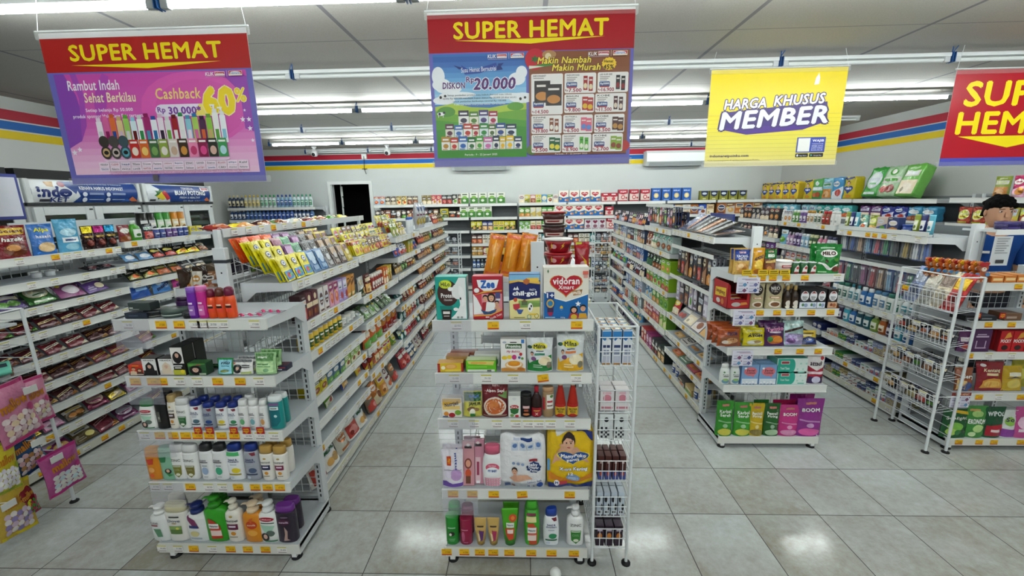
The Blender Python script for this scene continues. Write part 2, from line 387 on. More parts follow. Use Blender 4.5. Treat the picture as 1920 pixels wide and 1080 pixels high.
# ------------------------------------------------------------------ hanging banners
def banner(x0, x1, z0, z1, y, label, name='hanging_banner'):
    e = empty(name, ((x0+x1)/2, y, z1), 0, label, 'banner', 'hanging promotion banners')
    W, H = x1-x0, z1-z0
    def S(u, v, o=0): return (-W/2+u*W, -o, (v-1)*H)
    sh = MB(); n = 10
    for o, fl in ((0, 0), (-.0015, 1)):
        vv = [S(i/n, j/2, o) for j in range(3) for i in range(n+1)]
        ff = [(j*(n+1)+i, j*(n+1)+i+1, (j+1)*(n+1)+i+1, (j+1)*(n+1)+i) for j in range(2) for i in range(n)]
        sh.add(vv, [f[::-1] for f in ff] if fl else ff, 'e9e4dc' if fl else 'f0f0f0', 'vinyl')
    r = MB(); r.box((-W/2-.012, -.009, -.03), (W/2+.012, .009, .012), 'd4d8d8', 'clear', .002); r.bar((-W/2-.012, 0, .008), (W/2+.012, 0, .008), .0035, 'e8ecec', 'plastic'); r.obj('top_rail', e)
    r = MB(); r.box((-W/2-.01, -.008, -H-.004), (W/2+.01, .022, -H+.03), 'd4d8d8', 'clear', .002); r.obj('bottom_rail', e)
    for sx in (-1, 1):
        k = MB(); k.path([(sx*W/2, 0, .005), (sx*(W/2-.03), .01, 2.775-z1)], .0013, 'e6ecec', 'plastic', 4); k.obj('hanging_wire', e)
    return e, sh, S, W, H
def rr(u0, v0, u1, v1, c, asp=1, r=.02):        # rounded rectangle
    q = []
    for cx, cy, a in ((u1-r, v0+r*asp, -90), (u1-r, v1-r*asp, 0), (u0+r, v1-r*asp, 90), (u0+r, v0+r*asp, 180)):
        for i in range(4): t = math.radians(a+i*30); q.append((cx+r*math.cos(t), cy+r*asp*math.sin(t)))
    return ('P', q, c)
def out(t, cu, cv, w, h, c, oc, b=.03, ob=.13, sh=0, k=1, rot=0):    # outlined lettering
    return [('T', t, cu, cv, w*k, h*(1+(k-1)*3), oc, ob, sh, rot), ('T', t, cu, cv, w, h, c, b, sh, rot)]
def logo_pair(u, v, s, k):
    return [('T', 'KLIK', u, v, .045*s, .022*k, 'f4f4f4', .03, .15), ('R', u+.028*s, v-.012*k, u+.082*s, v+.014*k, 'f0e0dc'), ('R', u+.03*s, v-.003*k, u+.08*s, v+.01*k, 'c22a3c'), ('T', 'Indomaret', u+.055*s, v+.001*k, .042*s, .012*k, 'f4f4f4', .03),
            ('R', u+.092*s, v-.018*k, u+.0935*s, v+.02*k, 'f0f0f0'), ('R', u+.102*s, v-.014*k, u+.175*s, v+.016*k, 'f0dfc8'), ('R', u+.104*s, v-.004*k, u+.173*s, v+.014*k, 'c22a3c'), ('E', u+.138*s, v+.002*k, .03*s, .01*k, 'e8e8f0'), ('T', 'Indomaret', u+.138*s, v+.002*k, .05*s, .012*k, '2a4aa0', .03),
            ('R', u-.022*s, v-.019*k, u+.082*s, v-.017*k, 'e6d6ee')]
RED, VIO, YEL = 'a8141f', '6b68b8', 'f2dc10'
def head(y0, y1, tv, th, tw, av0, av1, c=RED):
    return [('R', 0, y0, 1, y1, c), ('T', 'SUPER HEMAT', .5, tv+.016, tw, th*.86, YEL, .045), ('P', [(.13, av1), (.86, av1+.004), (.5, av0)], YEL)]
# middle banner
e, sh, S, W, H = banner(.33, 1.313, 1.902, 2.606, .56, 'middle hanging banner with a blue discount poster and a brown recipe-price poster')
o = [('R', 0, 0, 1, .75, VIO)]+head(.75, .985, .87, .118, .745, .795, .825)
# blue sky poster
a0, a1, b0, b1 = .018, .478, .06, .74
def f1(u, v): return (a0+u*(a1-a0), b0+v*(b1-b0))
def fl(ops, f, sx, sy):
    r = []
    for q in ops:
        if q[0] == 'R': r.append(('R',)+f(q[1], q[2])+f(q[3], q[4])+(q[5],))
        elif q[0] == 'E': r.append(('E',)+f(q[1], q[2])+(q[3]*sx, q[4]*sy, q[5]))
        elif q[0] == 'P': r.append(('P', [f(*p) for p in q[1]], q[2]))
        else: r.append(('T', q[1])+f(q[2], q[3])+(q[4]*sx, q[5]*sy)+tuple(q[6:]))
    return r
sky = [('R', 0, 0, 1, 1, '3f76b8')]+[('R', 0, .98-.05*(i+1), 1, .98-.05*i, c) for i, c in enumerate(('3a66ae', '4672b8', '4f86c6', '5c97d0', '6aa6d8', '7ab4e0', '8cc2e6', '9ecdea', 'aed7ee'))]
sky += [('E', cu, cv, ru, rv, 'f0f4f8') for cu, cv, ru, rv in ((.08, .72, .1, .06), (.16, .68, .14, .05), (.05, .8, .07, .09), (.9, .76, .09, .06), (.95, .82, .06, .06), (.25, .62, .2, .03), (.8, .6, .2, .03), (.95, .58, .14, .05), (.1, .57, .12, .04))]
sky += [('P', [(0, 0), (1, 0), (1, .53), (.8, .52), (.6, .49), (.4, .5), (.2, .54), (0, .51)], 'a9c53c'), ('P', [(0, 0), (1, 0), (1, .47), (.75, .45), (.5, .42), (.25, .43), (0, .47)], '6aa52c'), ('P', [(0, 0), (1, 0), (1, .36), (.6, .4), (.3, .35), (0, .38)], '4d9a2a'), ('P', [(0, 0), (1, 0), (1, .3), (.5, .33), (0, .28)], '3f8f2a'), ('E', .12, .46, .1, .05, '4f8f2a'), ('E', .88, .5, .09, .04, '5a9a2c')]
for cu, cv in ((.08, .6), (.95, .57), (.06, .44)): sky += [('E', cu, cv, .04, .018, 'f2f2f2'), ('E', cu-.015, cv, .014, .014, '222222'), ('E', cu+.035, cv+.012, .014, .012, '2a2a2a'), ('R', cu-.03, cv-.035, cu-.024, cv-.01, 'e8e8e8'), ('R', cu+.02, cv-.035, cu+.026, cv-.01, 'e8e8e8')]
sky += [('P', [(.22, .9), (.28, .86), (.34, .87), (.34, .8), (.5, .835), (.68, .865), (.66, .84), (.75, .85), (.73, .88), (.76, .91), (.7, .905), (.7, .885), (.5, .86), (.34, .87), (.3, .88)], '26397c'), ('P', [(.3, .9), (.34, .81), (.5, .82), (.69, .87), (.68, .915), (.5, .87), (.38, .86)], '3350a0'), ('T', 'Susu Hemat Bernutrisi', .49, .858, .38, .045, 'f4f6fa', .02, .1, .05)]
sky += out('DISKON', .215, .71, .245, .058, '55246e', 'f4f0fa', .05, .12, .1)+out('Rp', .395, .755, .085, .068, '55246e', 'f4f0fa', .04, .12)+out('20.000', .655, .72, .45, .105, '55246e', 'f4f0fa', .06, .13, .15)
for i, (t, wd) in enumerate((('Setiap pembelian produk susu bubuk (kecuali susu infant)', .7), ('senilai Rp 150.000 mendapat kupon diskon Rp 20.000 (di akar struk)', .8), ('untuk pembelian berikutnya minimal Rp 150.000', .58), ('Promo tidak berlaku untuk produk Bebelac, SGM & Nutrilon', .56))):
    sky.append(('T', t, .49, .615-.03*i, wd, .021, '2a3440' if i < 3 else 'f0f4e8', .02))
PKC = ['3a3048', '4e7a2c', '4a3a78', 'a8284a', '5a2440', '3a6ab0', 'c23a2a', 'b02838', '2e8a3a', '4e6a30', '2a4a90', '1c2c4a', 'b8862a', 'c8302c', '2a62b0', '2a6a34', '4aa03c', 'd070a8', '22304a', 'e8b820', 'eec01c', '2a3a60']
def pk(u0, v0, u1, v1, c, c2='f0eee8'): return [('R', u0, v0, u1, v1, c2), ('R', u0, v0+(v1-v0)*.6, u1, v1, c), ('E', (u0+u1)/2, v0+(v1-v0)*.3, (u1-u0)*.32, (v1-v0)*.17, c), ('R', u0+(u1-u0)*.15, v0+(v1-v0)*.72, u1-(u1-u0)*.15, v0+(v1-v0)*.84, 'f4f2ee'), ('R', u0+(u1-u0)*.1, v0+.006, u1-(u1-u0)*.3, v0+.014, c)]
k = 0
for v0, v1, xs in ((.33, .47, (.25, .37, .475, .585, .685)), (.21, .34, (.1, .2, .3, .4, .48, .58, .66, .77, .89)), (.08, .215, (.05, .15, .24, .345, .435, .52, .625, .7, .77, .86, .95))):
    for u0, u1 in zip(xs, xs[1:]): sky += pk(u0+.002, v0, u1-.004, v1-.012*(k % 2), PKC[k % len(PKC)], ('f0eee8', 'e8e4d0', 'dfe6ea')[k % 3]); k += 1
sky += [('T', 'Periode : 9 - 22 Januari 2025', .49, .028, .36, .024, 'eef4e4', .03)]
o += fl(sky, f1, a1-a0, b1-b0)+logo_pair(.31, .72, .9, 1)
# brown price poster
a0, a1, b0, b1 = .492, .982, .058, .742
br = [('R', 0, 0, 1, 1, '8a5232')]+[('R', 0, .05+.1*i, 1, .052+.1*i, '7a4428') for i in range(10)]+[('E', .06, .93, .1, .1, 'c02434'), ('P', star(.06, .93, .05, .04, 6), '2f6a2a'), ('E', .2, .97, .07, .04, 'b08458'), ('E', .19, .955, .03, .03, 'e0cfa8'), ('P', [(0, .84), (.24, .87), (.22, .9), (0, .86)], '4a8a3a'), ('P', [(0, .84), (.15, .86), (0, .87)], 'e6ecd8'), ('E', .02, .05, .05, .05, '5a7a30'), ('E', .98, .08, .05, .05, 'b83430'), ('E', .97, .72, .03, .03, 'a83a2c')]
br += out('Makin Nambah', .35, .915, .53, .06, 'f2d84a', '3a2012', .05, .13, .2)+out('Makin Murah', .47, .845, .48, .06, 'f2d84a', '3a2012', .05, .13, .2)
br += [('P', star(.795, .87, .075, .062, 14, .88), 'f0c830'), ('T', 'Hemat', .79, .893, .09, .025, '2a2010', .05, .1), ('T', '45%', .79, .842, .1, .04, '2a2010', .05, .1)]
pr = [(.02, .4, .34, .79, 'INDOMARET', '5000', '14.500', 'bag'), (.355, .6, .67, .79, 'INDOFOOD', '5000', '7.500', 'red'), (.685, .6, .99, .79, 'LEE KUM KEE', '5000', '16.900', 'dark'), (.355, .41, .655, .59, 'BIHUN', '5000', '9.800', 'yel'), (.665, .41, .975, .59, 'KOBE', '5000', '11.500', 'tin'),
      (.02, .21, .33, .39, 'KEWPIE', '3000', '39.800', 'brown'), (.345, .21, .645, .39, 'NUTRIJELL', '3000', '6.500', 'pink'), (.66, .21, .965, .39, 'KOBE', '2000', '5.500', 'maroon'), (.02, .02, .325, .2, 'LADAKU', '2000', '5.500', 'green'), (.335, .02, .635, .2, 'INDOMARET', '2000', '8.900', 'lime'), (.645, .02, .955, .2, 'KOBE', '1000', '2.700', 'olive')]
PC = {'bag': ('241a18', 'c8843a'), 'red': ('a02420', 'e8d8b0'), 'dark': ('1c1a1c', '8a1c24'), 'yel': ('b02a24', 'e0b428'), 'tin': ('4a1a20', 'e0cdb8'), 'brown': ('8a4a2c', 'efe6da'), 'pink': ('d8607a', '5a86c8'), 'maroon': ('4a2018', 'b8843a'), 'green': ('20603a', 'e8d84a'), 'lime': ('5cae3c', 'eef0d8'), 'olive': ('8aa83a', '8a4428')}
for u0, v0, u1, v1, t, d, p, kd in pr:
    ww, hh = u1-u0, v1-v0
    br += [rr(u0, v0, u1, v1, 'f0ece8', 1, .015), ('T', t, u0+ww*.27, v1-.02, ww*.4, .016, '3a3230', .04)]
    br += [('R', u0+ww*.07, v1-.045-.016*i, u0+ww*(.4-.05*i), v1-.038-.016*i, '8a827e') for i in range(1 if kd == 'bag' else 3)]
    br += [rr(u0+ww*.06, v0+hh*.28 if kd != 'bag' else v0+.07, u0+ww*.4, v0+hh*.55 if kd != 'bag' else v0+.13, '2a4a86', 1, .008), ('R', u0+ww*.08, v0+hh*.26 if kd != 'bag' else v0+.066, u0+ww*.38, v0+hh*.32 if kd != 'bag' else v0+.078, 'b8302c'), ('T', 'Rp'+d, u0+ww*.235, (v0+hh*.43) if kd != 'bag' else v0+.105, ww*.28, .025, 'f4f4f4', .05)]
    br += [('T', 'Rp', u0+ww*.07, v0+.026, ww*.09, .022, 'a02040', .04), ('T', p, u0+ww*.34, v0+.028, ww*.4, .034, 'a02040', .05)]
    c1, c2 = PC[kd]; n = 2
    for q in range(n):
        if kd == 'bag': x0, x1, y0, y1 = u0+ww*(.1+.36*q), u0+ww*(.6+.36*q), v0+.115-.03*q, v0+.325-.035*q
        else: x0, x1, y0, y1 = u0+ww*(.6+.17*q), u0+ww*(.8+.17*q if kd in ('pink', 'yel', 'maroon', 'green', 'olive') else .73+.17*q), v0+hh*(.14-.05*q), v0+hh*(.85-.05*q)
        br += [('R', x0, y0, x1, y1, c1), ('E', (x0+x1)/2, y0+(y1-y0)*.3, (x1-x0)*.42, (y1-y0)*.2, c2), ('R', x0+(x1-x0)*.15, y0+(y1-y0)*.72, x1-(x1-x0)*.15, y0+(y1-y0)*.82, 'e8e0d8' if kd != 'lime' else '2a7a2c')]
br += [('T', 'Periode : 9 - 22 Januari 2025', .43, .002, .33, .02, 'e8d8c8', .03)]
o += fl(br, lambda u, v: (a0+u*(a1-a0), b0+.012+v*(b1-b0-.012)), a1-a0, b1-b0-.012)+logo_pair(.8, .715, .95, 1)
sh.decals(S, o, 'vinyl', True, .00003, .0008); sh.obj('printed_sheet', e)
# left banner
e, sh, S, W, H = banner(-1.59, -.548, 1.848, 2.565, .55, 'leftmost hanging banner with a pink hair-care cashback poster')
o = [('R', 0, 0, 1, .75, VIO)]+head(.75, .965, .855, .115, .735, .765, .795, 'b0221f')
o += [rr(.03, .065, .972, .74, 'd45ab4', 1, .015)]
o += [('R', .03, .065+.045*i, .972, .065+.045*(i+1), c) for i, c in enumerate(('f0c6e0', 'eebede', 'ecb4da', 'e8a4d2', 'e292ca', 'dc80c2', 'd86fba', 'd464b4', 'd25cb2', 'd05ab2', 'd058b0', 'd056b0', 'cf54b0', 'ce52ae', 'cd50ac'))]
o += [('P', [(.03, .25), (.1, .3), (.13, .45), (.12, .6), (.08, .74), (.03, .74)], '8a48b0'), ('P', [(.2, .45), (.26, .52), (.27, .6), (.3, .72), (.27, .74), (.23, .66), (.2, .55)], 'b44cb4'), ('P', [(.1, .3), (.14, .4), (.16, .6), (.14, .74), (.11, .74), (.13, .58)], 'a44cb4'), ('E', .7, .5, .27, .24, 'dd5eb4'), ('E', .72, .49, .22, .2, 'd858ae'), ('P', [(.93, .36), (.972, .34), (.972, .7), (.9, .74), (.84, .74), (.93, .6)], '9a46b0')]
o += [('T', 'Rambut Indah', .215, .665, .255, .062, 'f4f2f6', .03, .08), ('T', 'Sehat Berkilau', .285, .585, .255, .062, 'f4ecc0', .03, .08), ('T', 'Setiap belanja Rp 50.000', .27, .5, .235, .028, 'f8eef8', .03), ('T', 'produk sponsor Hair Care Fair tertentu', .26, .46, .355, .03, 'f8eef8', .03)]
o += [('T', 'Cashback', .625, .6, .22, .07, 'f6dc80', .03, .1), rr(.5, .45, .78, .53, 'ece4f4', 1.4, .03), ('P', [(.68, .452), (.78, .452), (.78, .528), (.72, .528)], 'f2e070'), ('T', 'Rp', .53, .49, .038, .045, '7a3aa0', .04), ('T', '30.000*', .645, .49, .16, .048, '7a3aa0', .06)]
o += out('60', .82, .545, .145, .165, 'f4d820', 'f6ecb0', .09, .14)+out('%', .93, .58, .05, .085, 'f4d820', 'f6ecb0', .05, .1)
for cu, cv, r in ((.925, .42, .014), (.955, .42, .013), (.955, .36, .013), (.96, .28, .01), (.94, .48, .007), (.05, .22, .016), (.08, .24, .014)): o.append(('P', star(cu, cv, r, r*1.45), 'f4ecf8'))
BT = ['f0e8f0', 'd868a0', 'e07038', 'e0c890', '9ac860', 'd8ecf0', 'eef2ee', 'a02a6a', 'eef0f4', 'f0e4ee', 'e4e4e4', 'a02428', 'eef2ee', '8ac4d4', 'a8cc60', '4a2a4a', '90c848', 'f0f0ee', 'f2f4f8']
CP2 = ['e8d8e8', 'd868a0', 'd06030', 'c8a870', '5a9a3a', '8cc8e0', 'd0d4d4', '8a1c5a', '2a4a9a', 'd8b8d0', 'd8d8d8', '6a1418', '2a8a4a', '4a90b0', '2a70a8', '2a1430', '6aa038', 'e8e8e8', 'e8e8e8']
for i in range(19):
    x0 = .19+i*.0345; h = .155+.03*((i*7) % 5)/5+(.02 if i > 16 else 0); w_ = .03
    o += [('R', x0, .27, x0+w_, .27+h, BT[i]), ('R', x0+.004, .27+h, x0+w_-.004, .27+h+.025, CP2[i]), ('R', x0+.006, .3, x0+w_-.006, .36, CP2[(i+6) % 19])]
    if i > 16: o += [('R', x0+.01, .27+h+.025, x0+.018, .27+h+.05, 'f0f0f0'), ('R', x0-.004, .27+h+.044, x0+.02, .27+h+.054, 'f0f0f0')]
for i, (c, c2) in enumerate((('3a3430', 'c0a070'), ('4a4644', 'c8b8b0'), ('3c5058', '58a0b0'), ('c02a24', 'f0e0d0'), ('d8682c', 'f0c870'), ('3f6a3c', '7aa05a'), ('8aa040', 'e8e0d8'), ('d8d0c8', 'c8a890'), ('3a2c1c', 'c88a3c'), ('e88ab0', 'c03a6a'), ('8a1c4a', 'd84a8a'), ('2a3028', 'd8b0a0'), ('3f9a58', 'b8e0ea'))):
    x0 = .19+i*.0495
    if i < 3: o += [('E', x0+.024, .215, .026, .045, c), ('E', x0+.024, .215, .018, .03, c2), ('E', x0+.022, .29, .026, .04, c), ('E', x0+.024, .215, .012, .014, '22201e')]
    else: o += [('R', x0, .175, x0+.046, .3, c), ('E', x0+.024, .22, .016, .03, c2), ('R', x0+.006, .275, x0+.04, .288, 'f0ece8')]
o += [('P', [(.19, .165), (.84, .165), (.82, .15), (.21, .15)], 'e8cfe4')]
for j, row in enumerate((('MIRANDA', 'CLEAR', 'head', 'TRESemme', 'Dove', 'Pantene', 'Lifebuoy', 'Rejoice', 'ZINC', 'GARNIER', 'Emeron', 'BELLAGIO', 'ellips', 'Kahf'), ('TERACHO', 'Makarizo', 'niu', 'sunsilk', 'NATUR', 'morris', 'PANTENE', 'Gatsby', 'Selsun', 'GATSBY', 'Samantha', 'CBD', 'moist', 'Herborist'))):
    for i, t in enumerate(row):
        x0 = .165+i*.0545; v0 = .118-.032*j
        o += [('R', x0, v0, x0+.052, v0+.03, 'f2e0ee'), ('T', t, x0+.026, v0+.015, .038, .013, ('4a3a4a', '2a4a90', '6a5a68', 'b0304a', '3a3a3a')[(i*3+j) % 5], .03)]
o += [('T', '* Cashback berupa i-Kupon Diskon Rp 30.000 untuk belanja selanjutnya produk-produk sponsor Hair Care tertentu min. Rp 50.000.', .57, .083-.008, .72, .012, 'a83a80', .01), ('T', '* Periode belanja untuk pengumpulan i-Kupon 9 - 22 Januari 2025. Periode belanja penukaran i-Kupon 9 - 29 Januari 2025.', .55, .062, .68, .012, 'a83a80', .01)]
o += logo_pair(.8, .715, .9, 1)+[('R', .43, .012, .457, .058, '5a565a')]
sh.decals(S, o, 'vinyl', True, .00003, .0008); sh.obj('printed_sheet', e)
# yellow banner
e, sh, S, W, H = banner(2.178, 3.165, 1.96, 2.648, 1.74, 'yellow hanging banner about member prices')
o = [('R', 0, .06+.047*i, 1, .06+.047*(i+1), c) for i, c in enumerate(('dccf70', 'dccf68', 'ddd062', 'ded25c', 'dfd356', 'e0d24e', 'e1d244', 'e2d23a', 'e3d230', 'e4d226', 'e4d01c', 'e4d014', 'e4cf10', 'e4ce0e', 'e4cd0c', 'e4cc0a', 'e4cc0a', 'e4cc0a', 'e4cc0a', 'e4cc0a'))]
o += [('R', 0, 0, 1, .06, 'd9cf9a')]+[('R', 0, .02+.043*i, 1, .0225+.043*i, 'b8aa50') for i in range(13)]
o += [('P', [(.075, .4), (.9, .46), (.72, .375), (.3, .335)], '4a2a86'), ('P', [(.1, .4), (.12, .57), (.88, .66), (.9, .45)], '3f2878')]
o += out('HARGA', .27, .655, .31, .095, 'f2f2f6', '3a2a66', .05, .16, .2, 1, .05)+out('KHUSUS', .672, .685, .375, .1, 'f2f2f6', '3a2a66', .05, .16, .2, 1, .05)
o += out('MEMBER', .49, .505, .8, .17, 'e6e4f2', '3a2a66', .06, .16, .2, 1, .07)
o += [('P', [(.765, .83), (.8, .835), (.803, .9), (.796, .925), (.79, .95), (.784, .925), (.772, .9)], 'f0f0ea'), ('T', 'indomaretpoinku.com', .185, .11, .295, .035, '3a3060', .04), ('T', '*Cek keuntunganmu di aplikasi Indomaret Poinku', .22, .065, .4, .02, '8a8460', 0)]
o += [('R', .69, .135, .905, .295, '4050a8'), ('R', .7, .145, .79, .285, 'e8e8e4'), ('T', 'WAJIB', .85, .255, .085, .03, 'f4f4f8', .05)]+[('T', t, .848, .222-.021*i, .085, .013, 'f0f0f8', .02) for i, t in enumerate(('TUNJUKKAN QR', 'MEMBER UNTUK', 'DAPAT HARGA', 'KHUSUS'))]
o += [rr(.69, .085, .785, .125, '2a2a2e', 1, .006), rr(.795, .085, .9, .125, '2a2a2e', 1, .006), ('T', 'App Store', .748, .1, .055, .015, 'e8e8e8', .02), ('T', 'Google Play', .858, .1, .06, .015, 'e8e8e8', .02), ('E', .705, .104, .007, .012, 'e0e0e0'), ('P', [(.805, .094), (.818, .104), (.805, .116)], '60c0a0')]
sh.decals(S, o, 'vinyl', True, .00003, .0008); sh.obj('printed_sheet', e)
# red banner, cut by the right edge
e, sh, S, W, H = banner(3.94, 4.92, 1.934, 2.606, 1.74, 'red hanging banner cut off by the right edge of the photo')
o = [('R', 0, .085, 1, 1, 'ad1024'), ('R', 0, 0, 1, .085, '4c4fae'), ('T', 'SUPER', .5, .755, .8, .245, YEL, .05), ('T', 'HEMAT', .5, .455, .84, .22, YEL, .05), ('P', [(.1, .315), (.9, .315), (.48, .19)], YEL)]
sh.decals(S, o, 'vinyl', True, .00003, .0008); sh.obj('printed_sheet', e)

# ------------------------------------------------------------------ steel shelving
def wiregrid(m, x0, x1, z0, z1, y, pitch, r=.0016, col='cfd3d4'):
    nx = max(1, round((x1-x0)/pitch)); nz = max(1, round((z1-z0)/pitch))
    for i in range(nx+1): x = x0+(x1-x0)*i/nx; m.bar((x, y, z0), (x, y, z1), r, col, 'metal', 4)
    for i in range(nz+1): z = z0+(z1-z0)*i/nz; m.bar((x0, y+2*r, z), (x1, y+2*r, z), r, col, 'metal', 4)
def upright(m, x, y, z1, d=.06, w_=.03, front=-1, col='cdd1d3'):
    m.box((x-w_/2, y-d/2, 0.02), (x+w_/2, y+d/2, z1), col)
    n = int((z1-.2)/.03)
    yf = y-d/2-.0006
    for i in range(n):
        z = .12+i*.03
        m.add([(x-.004, yf, z), (x+.004, yf, z), (x+.004, yf, z+.018), (x-.004, yf, z+.018)], [(0, 1, 2, 3)], '1e2022', 'metal')
_tm = {}
def tagmesh(t, promo):
    k = (t, promo)
    if k not in _tm:
        m = MB(); S = lambda u, v, o=0: ((u-.5)*.048, -.0012-o, (v-.5)*.034)
        m.box((-.024, -.0012, -.017), (.024, 0, .017), 'e8b61c' if promo else 'ebe9e6', 'paper')
        if promo: o = [('R', 0, 0, 1, .2, 'c8581c'), ('T', t, .62, .5, .5, .26, '7a4210', .02), ('R', .08, .82, .4, .92, 'c8901a')]
        else: o = [('R', .02, .86, .98, 1, 'c9bf2e'), ('T', t, .62, .5, .56, .3, '55525a', .02), ('R', .1, .06, .95, .14, '5a2a30'), ('R', .04, .28, .3, .32, 'b0aeb0')]
        m.decals(S, o, 'paper', True, .0001, .0004)
        _tm[k] = m.mesh('price_tag')
    return _tm[k]
def shelf_mesh(L, D, th=.02, lip=.044, x0=0, brackets=True, col=WH):
    m = MB()
    m.box((x0, .004, -th), (x0+L, D, 0), col)
    m.box((x0-.003, -.004, -lip), (x0+L+.003, .004, .003), 'dfe0dc')
    m.box((x0-.003, -.007, -lip-.003), (x0+L+.003, .002, -lip+.002), 'cfd1cd')
    m.box((x0-.003, -.007, .001), (x0+L+.003, -.003, .005), 'e6e7e3')
    if brackets:
        for x in (x0, x0+L):
            a, b = x-.0015, x+.0015
            pr = [(.004, 0), (.004, -.042), (D*.72, -.052), (D-.02, -.1), (D, -.1), (D, 0)]
            m.loft([[(a, y, z) for y, z in pr], [(b, y, z) for y, z in pr]], 'cdd1d3', 'metal', smooth=False)
    return m
def clearflap(e, x0, x1, z0, z1):
    m = MB(); m.box((x0, -.012, z0), (x1, -.0095, z1), 'c9c9d6', 'clear'); m.box((x0, -.013, z0+.035), (x1, -.0122, z0+.038), 'e0e0ea', 'clear'); m.obj('label_cover', e)
class Endcap:
    def __init__(s, X0, Y, zs, zb, label, top=1.222, D=.31, tags=None, tagb=None, base=(0, 0), flaps=()):
        s.X0, s.Y, s.W, s.zs, s.zb = X0, Y, .68, zs, zb
        e = s.e = empty('endcap_shelf_stand', (X0, Y, 0), 0, label, 'shelf stand', 'shelf stands at the gondola ends')
        for x in (.03, .65):
            m = MB(); upright(m, x, D+.01, top, .05, .034); m.box((x-.018, D-.016, top), (x+.018, D+.036, top+.004), 'd6dadb')
            m.box((x-.014, 0, .03), (x+.014, D, .062), 'cfd3d5')
            u = m.obj('upright', e)
            for y in (.02, D+.02):
                f = MB(); f.lathe([(.026, 0), (.026, .006), (.012, .014), (.008, .018), (.008, .034)], '141416', 14, (x, y, 0), mat='rubber'); f.obj('foot', u)
            f = MB(); f.box((x-.012, -.002, .016), (x+.012, .03, .036), 'e6e6e4', 'plastic'); f.obj('end_plug', u)
        m = MB(); wiregrid(m, .05, .63, .14, top-.04, D, .046); m.obj('wire_back_panel', e)
        m = MB(); b0, b1 = base
        m.box((b0, .004, zb-.02), (.68+b1, D, zb), WH); m.box((b0-.003, -.004, zb-.047), (.68+b1+.003, .004, zb+.003), 'dcdcd4'); m.box((b0, .004, zb-.055), (b0+.003, D, zb+.012), 'cdd1d3'); m.box((.677+b1, .004, zb-.055), (.68+b1, D, zb+.012), 'cdd1d3')
        s.base = m.obj('base_shelf', e)
        s.sh = []
        for i, z in enumerate(zs):
            o = shelf_mesh(.68, D).obj('shelf', e); o.location = (0, 0, z); s.sh.append(o)
            if i in flaps: clearflap(o, .0, .165, -.13, .004)
        for i, row in enumerate(tags or []):
            par = s.sh[i] if i < len(zs) else s.base
            z = zs[i] if i < len(zs) else zb
            for q in row:
                px, t = q[0], q[1]; promo = len(q) > 2
                X = at(px, s.liney(z), Y=Y).x-X0
                k = mkobj('price_tag', tagmesh(t, promo), par); k.location = (X, -.0055, -.02 if i < len(zs) else zb-.02)
                if len(q) > 3: k.rotation_euler = (0, -q[3], 0)
    def liney(s, z):
        d = Vector((s.X0+.3, s.Y, z-.02))-CP; zz = d.dot(fw)
        return 540-FPX*d.dot(up)/zz
Lz = (1.243, .976, .706, .434); 
EL = Endcap(-1.02, .07, Lz, .083, 'white shelf stand of shampoo and hair colour at the end of the left gondola',
  tags=[[(242, '36.500'), (304, '27.500', 1), (338, '27.800', 1), (367, '31.500'), (382, '31.500'), (400, '29.700'), (420, '33.200'), (479, '17.000')],
        [(256, '24.900', 1), (288, '21.500', 1), (306, '33.500', 1), (339, '33.300'), (372, '12.500'), (410, '11.500', 1), (452, '36.500', 1), (487, '36.500')],
        [(274, '21.900'), (302, '24.500', 1), (327, '25.500', 1), (350, '17.500', 1), (372, '23.900', 1), (394, '23.900', 1), (417, '23.900', 1), (441, '23.900', 1), (466, '34.900'), (489, '37.500'), (515, '35.600')],
        [(293, '27.900'), (317, '28.900'), (359, '39.900', 1), (393, '48.500'), (419, '48.500'), (448, '47.900', 1), (480, '47.900', 1), (503, '47.500', 1), (526, '47.900', 1)],
        [(306, '59.900'), (336, '71.900'), (365, '59.900', 1), (400, '72.500'), (434, '59.500', 1), (466, '59.900', 1), (499, '54.500', 1), (530, '33.650')]], base=(-.03, 0), flaps=(0, 1, 2, 3))
EC = Endcap(.39, .07, (1.231, .99, .77, .407), .083, 'white shelf stand of milk powder, sauces and diapers in the centre of the shop',
  tags=[[(856, '68.900'), (925, '36.500', 1), (985, '62.300'), (1081, '71.500', 1)],
        [(852, '10.100'), (912, '39.100'), (962, '12.800'), (1018, '22.400', 0, .12), (1080, '29.200')],
        [(850, '4.500'), (889, '5.500'), (932, '14.500'), (967, '12.600'), (990, '11.000'), (1010, '18.900'), (1032, '39.800'), (1068, '12.800')],
        [(850, '24.500', 1), (886, '29.900', 1), (926, '14.700', 1), (979, '49.500', 1, .1), (1068, '74.900', 1)],
        [(838, '17.900', 1), (871, '16.500', 1), (900, '18.900', 1), (925, '18.900', 1), (955, '19.500', 1), (996, '18.500', 1), (1034, '41.900', 1), (1076, '41.900', 1)]], flaps=(0, 1, 2, 3))
ER = Endcap(2.135, 1.03, (1.237, 1.007, .739, .472), .082, 'white shelf stand of snacks, coffee and detergent beside the right gondola', D=.34,
  tags=[[(1410, '22.900', 1), (1428, '19.900', 1), (1448, '19.900', 1), (1473, '13.500', 1), (1508, '9.900', 1), (1568, '61.500')],
        [(1424, '21.900', 1), (1456, '21.900', 1), (1480, '8.500', 1), (1520, '19.500', 1), (1556, '19.900', 1)],
        [(1458, '9.900', 1), (1499, '15.900', 1), (1533, '12.500', 1)], [], []])
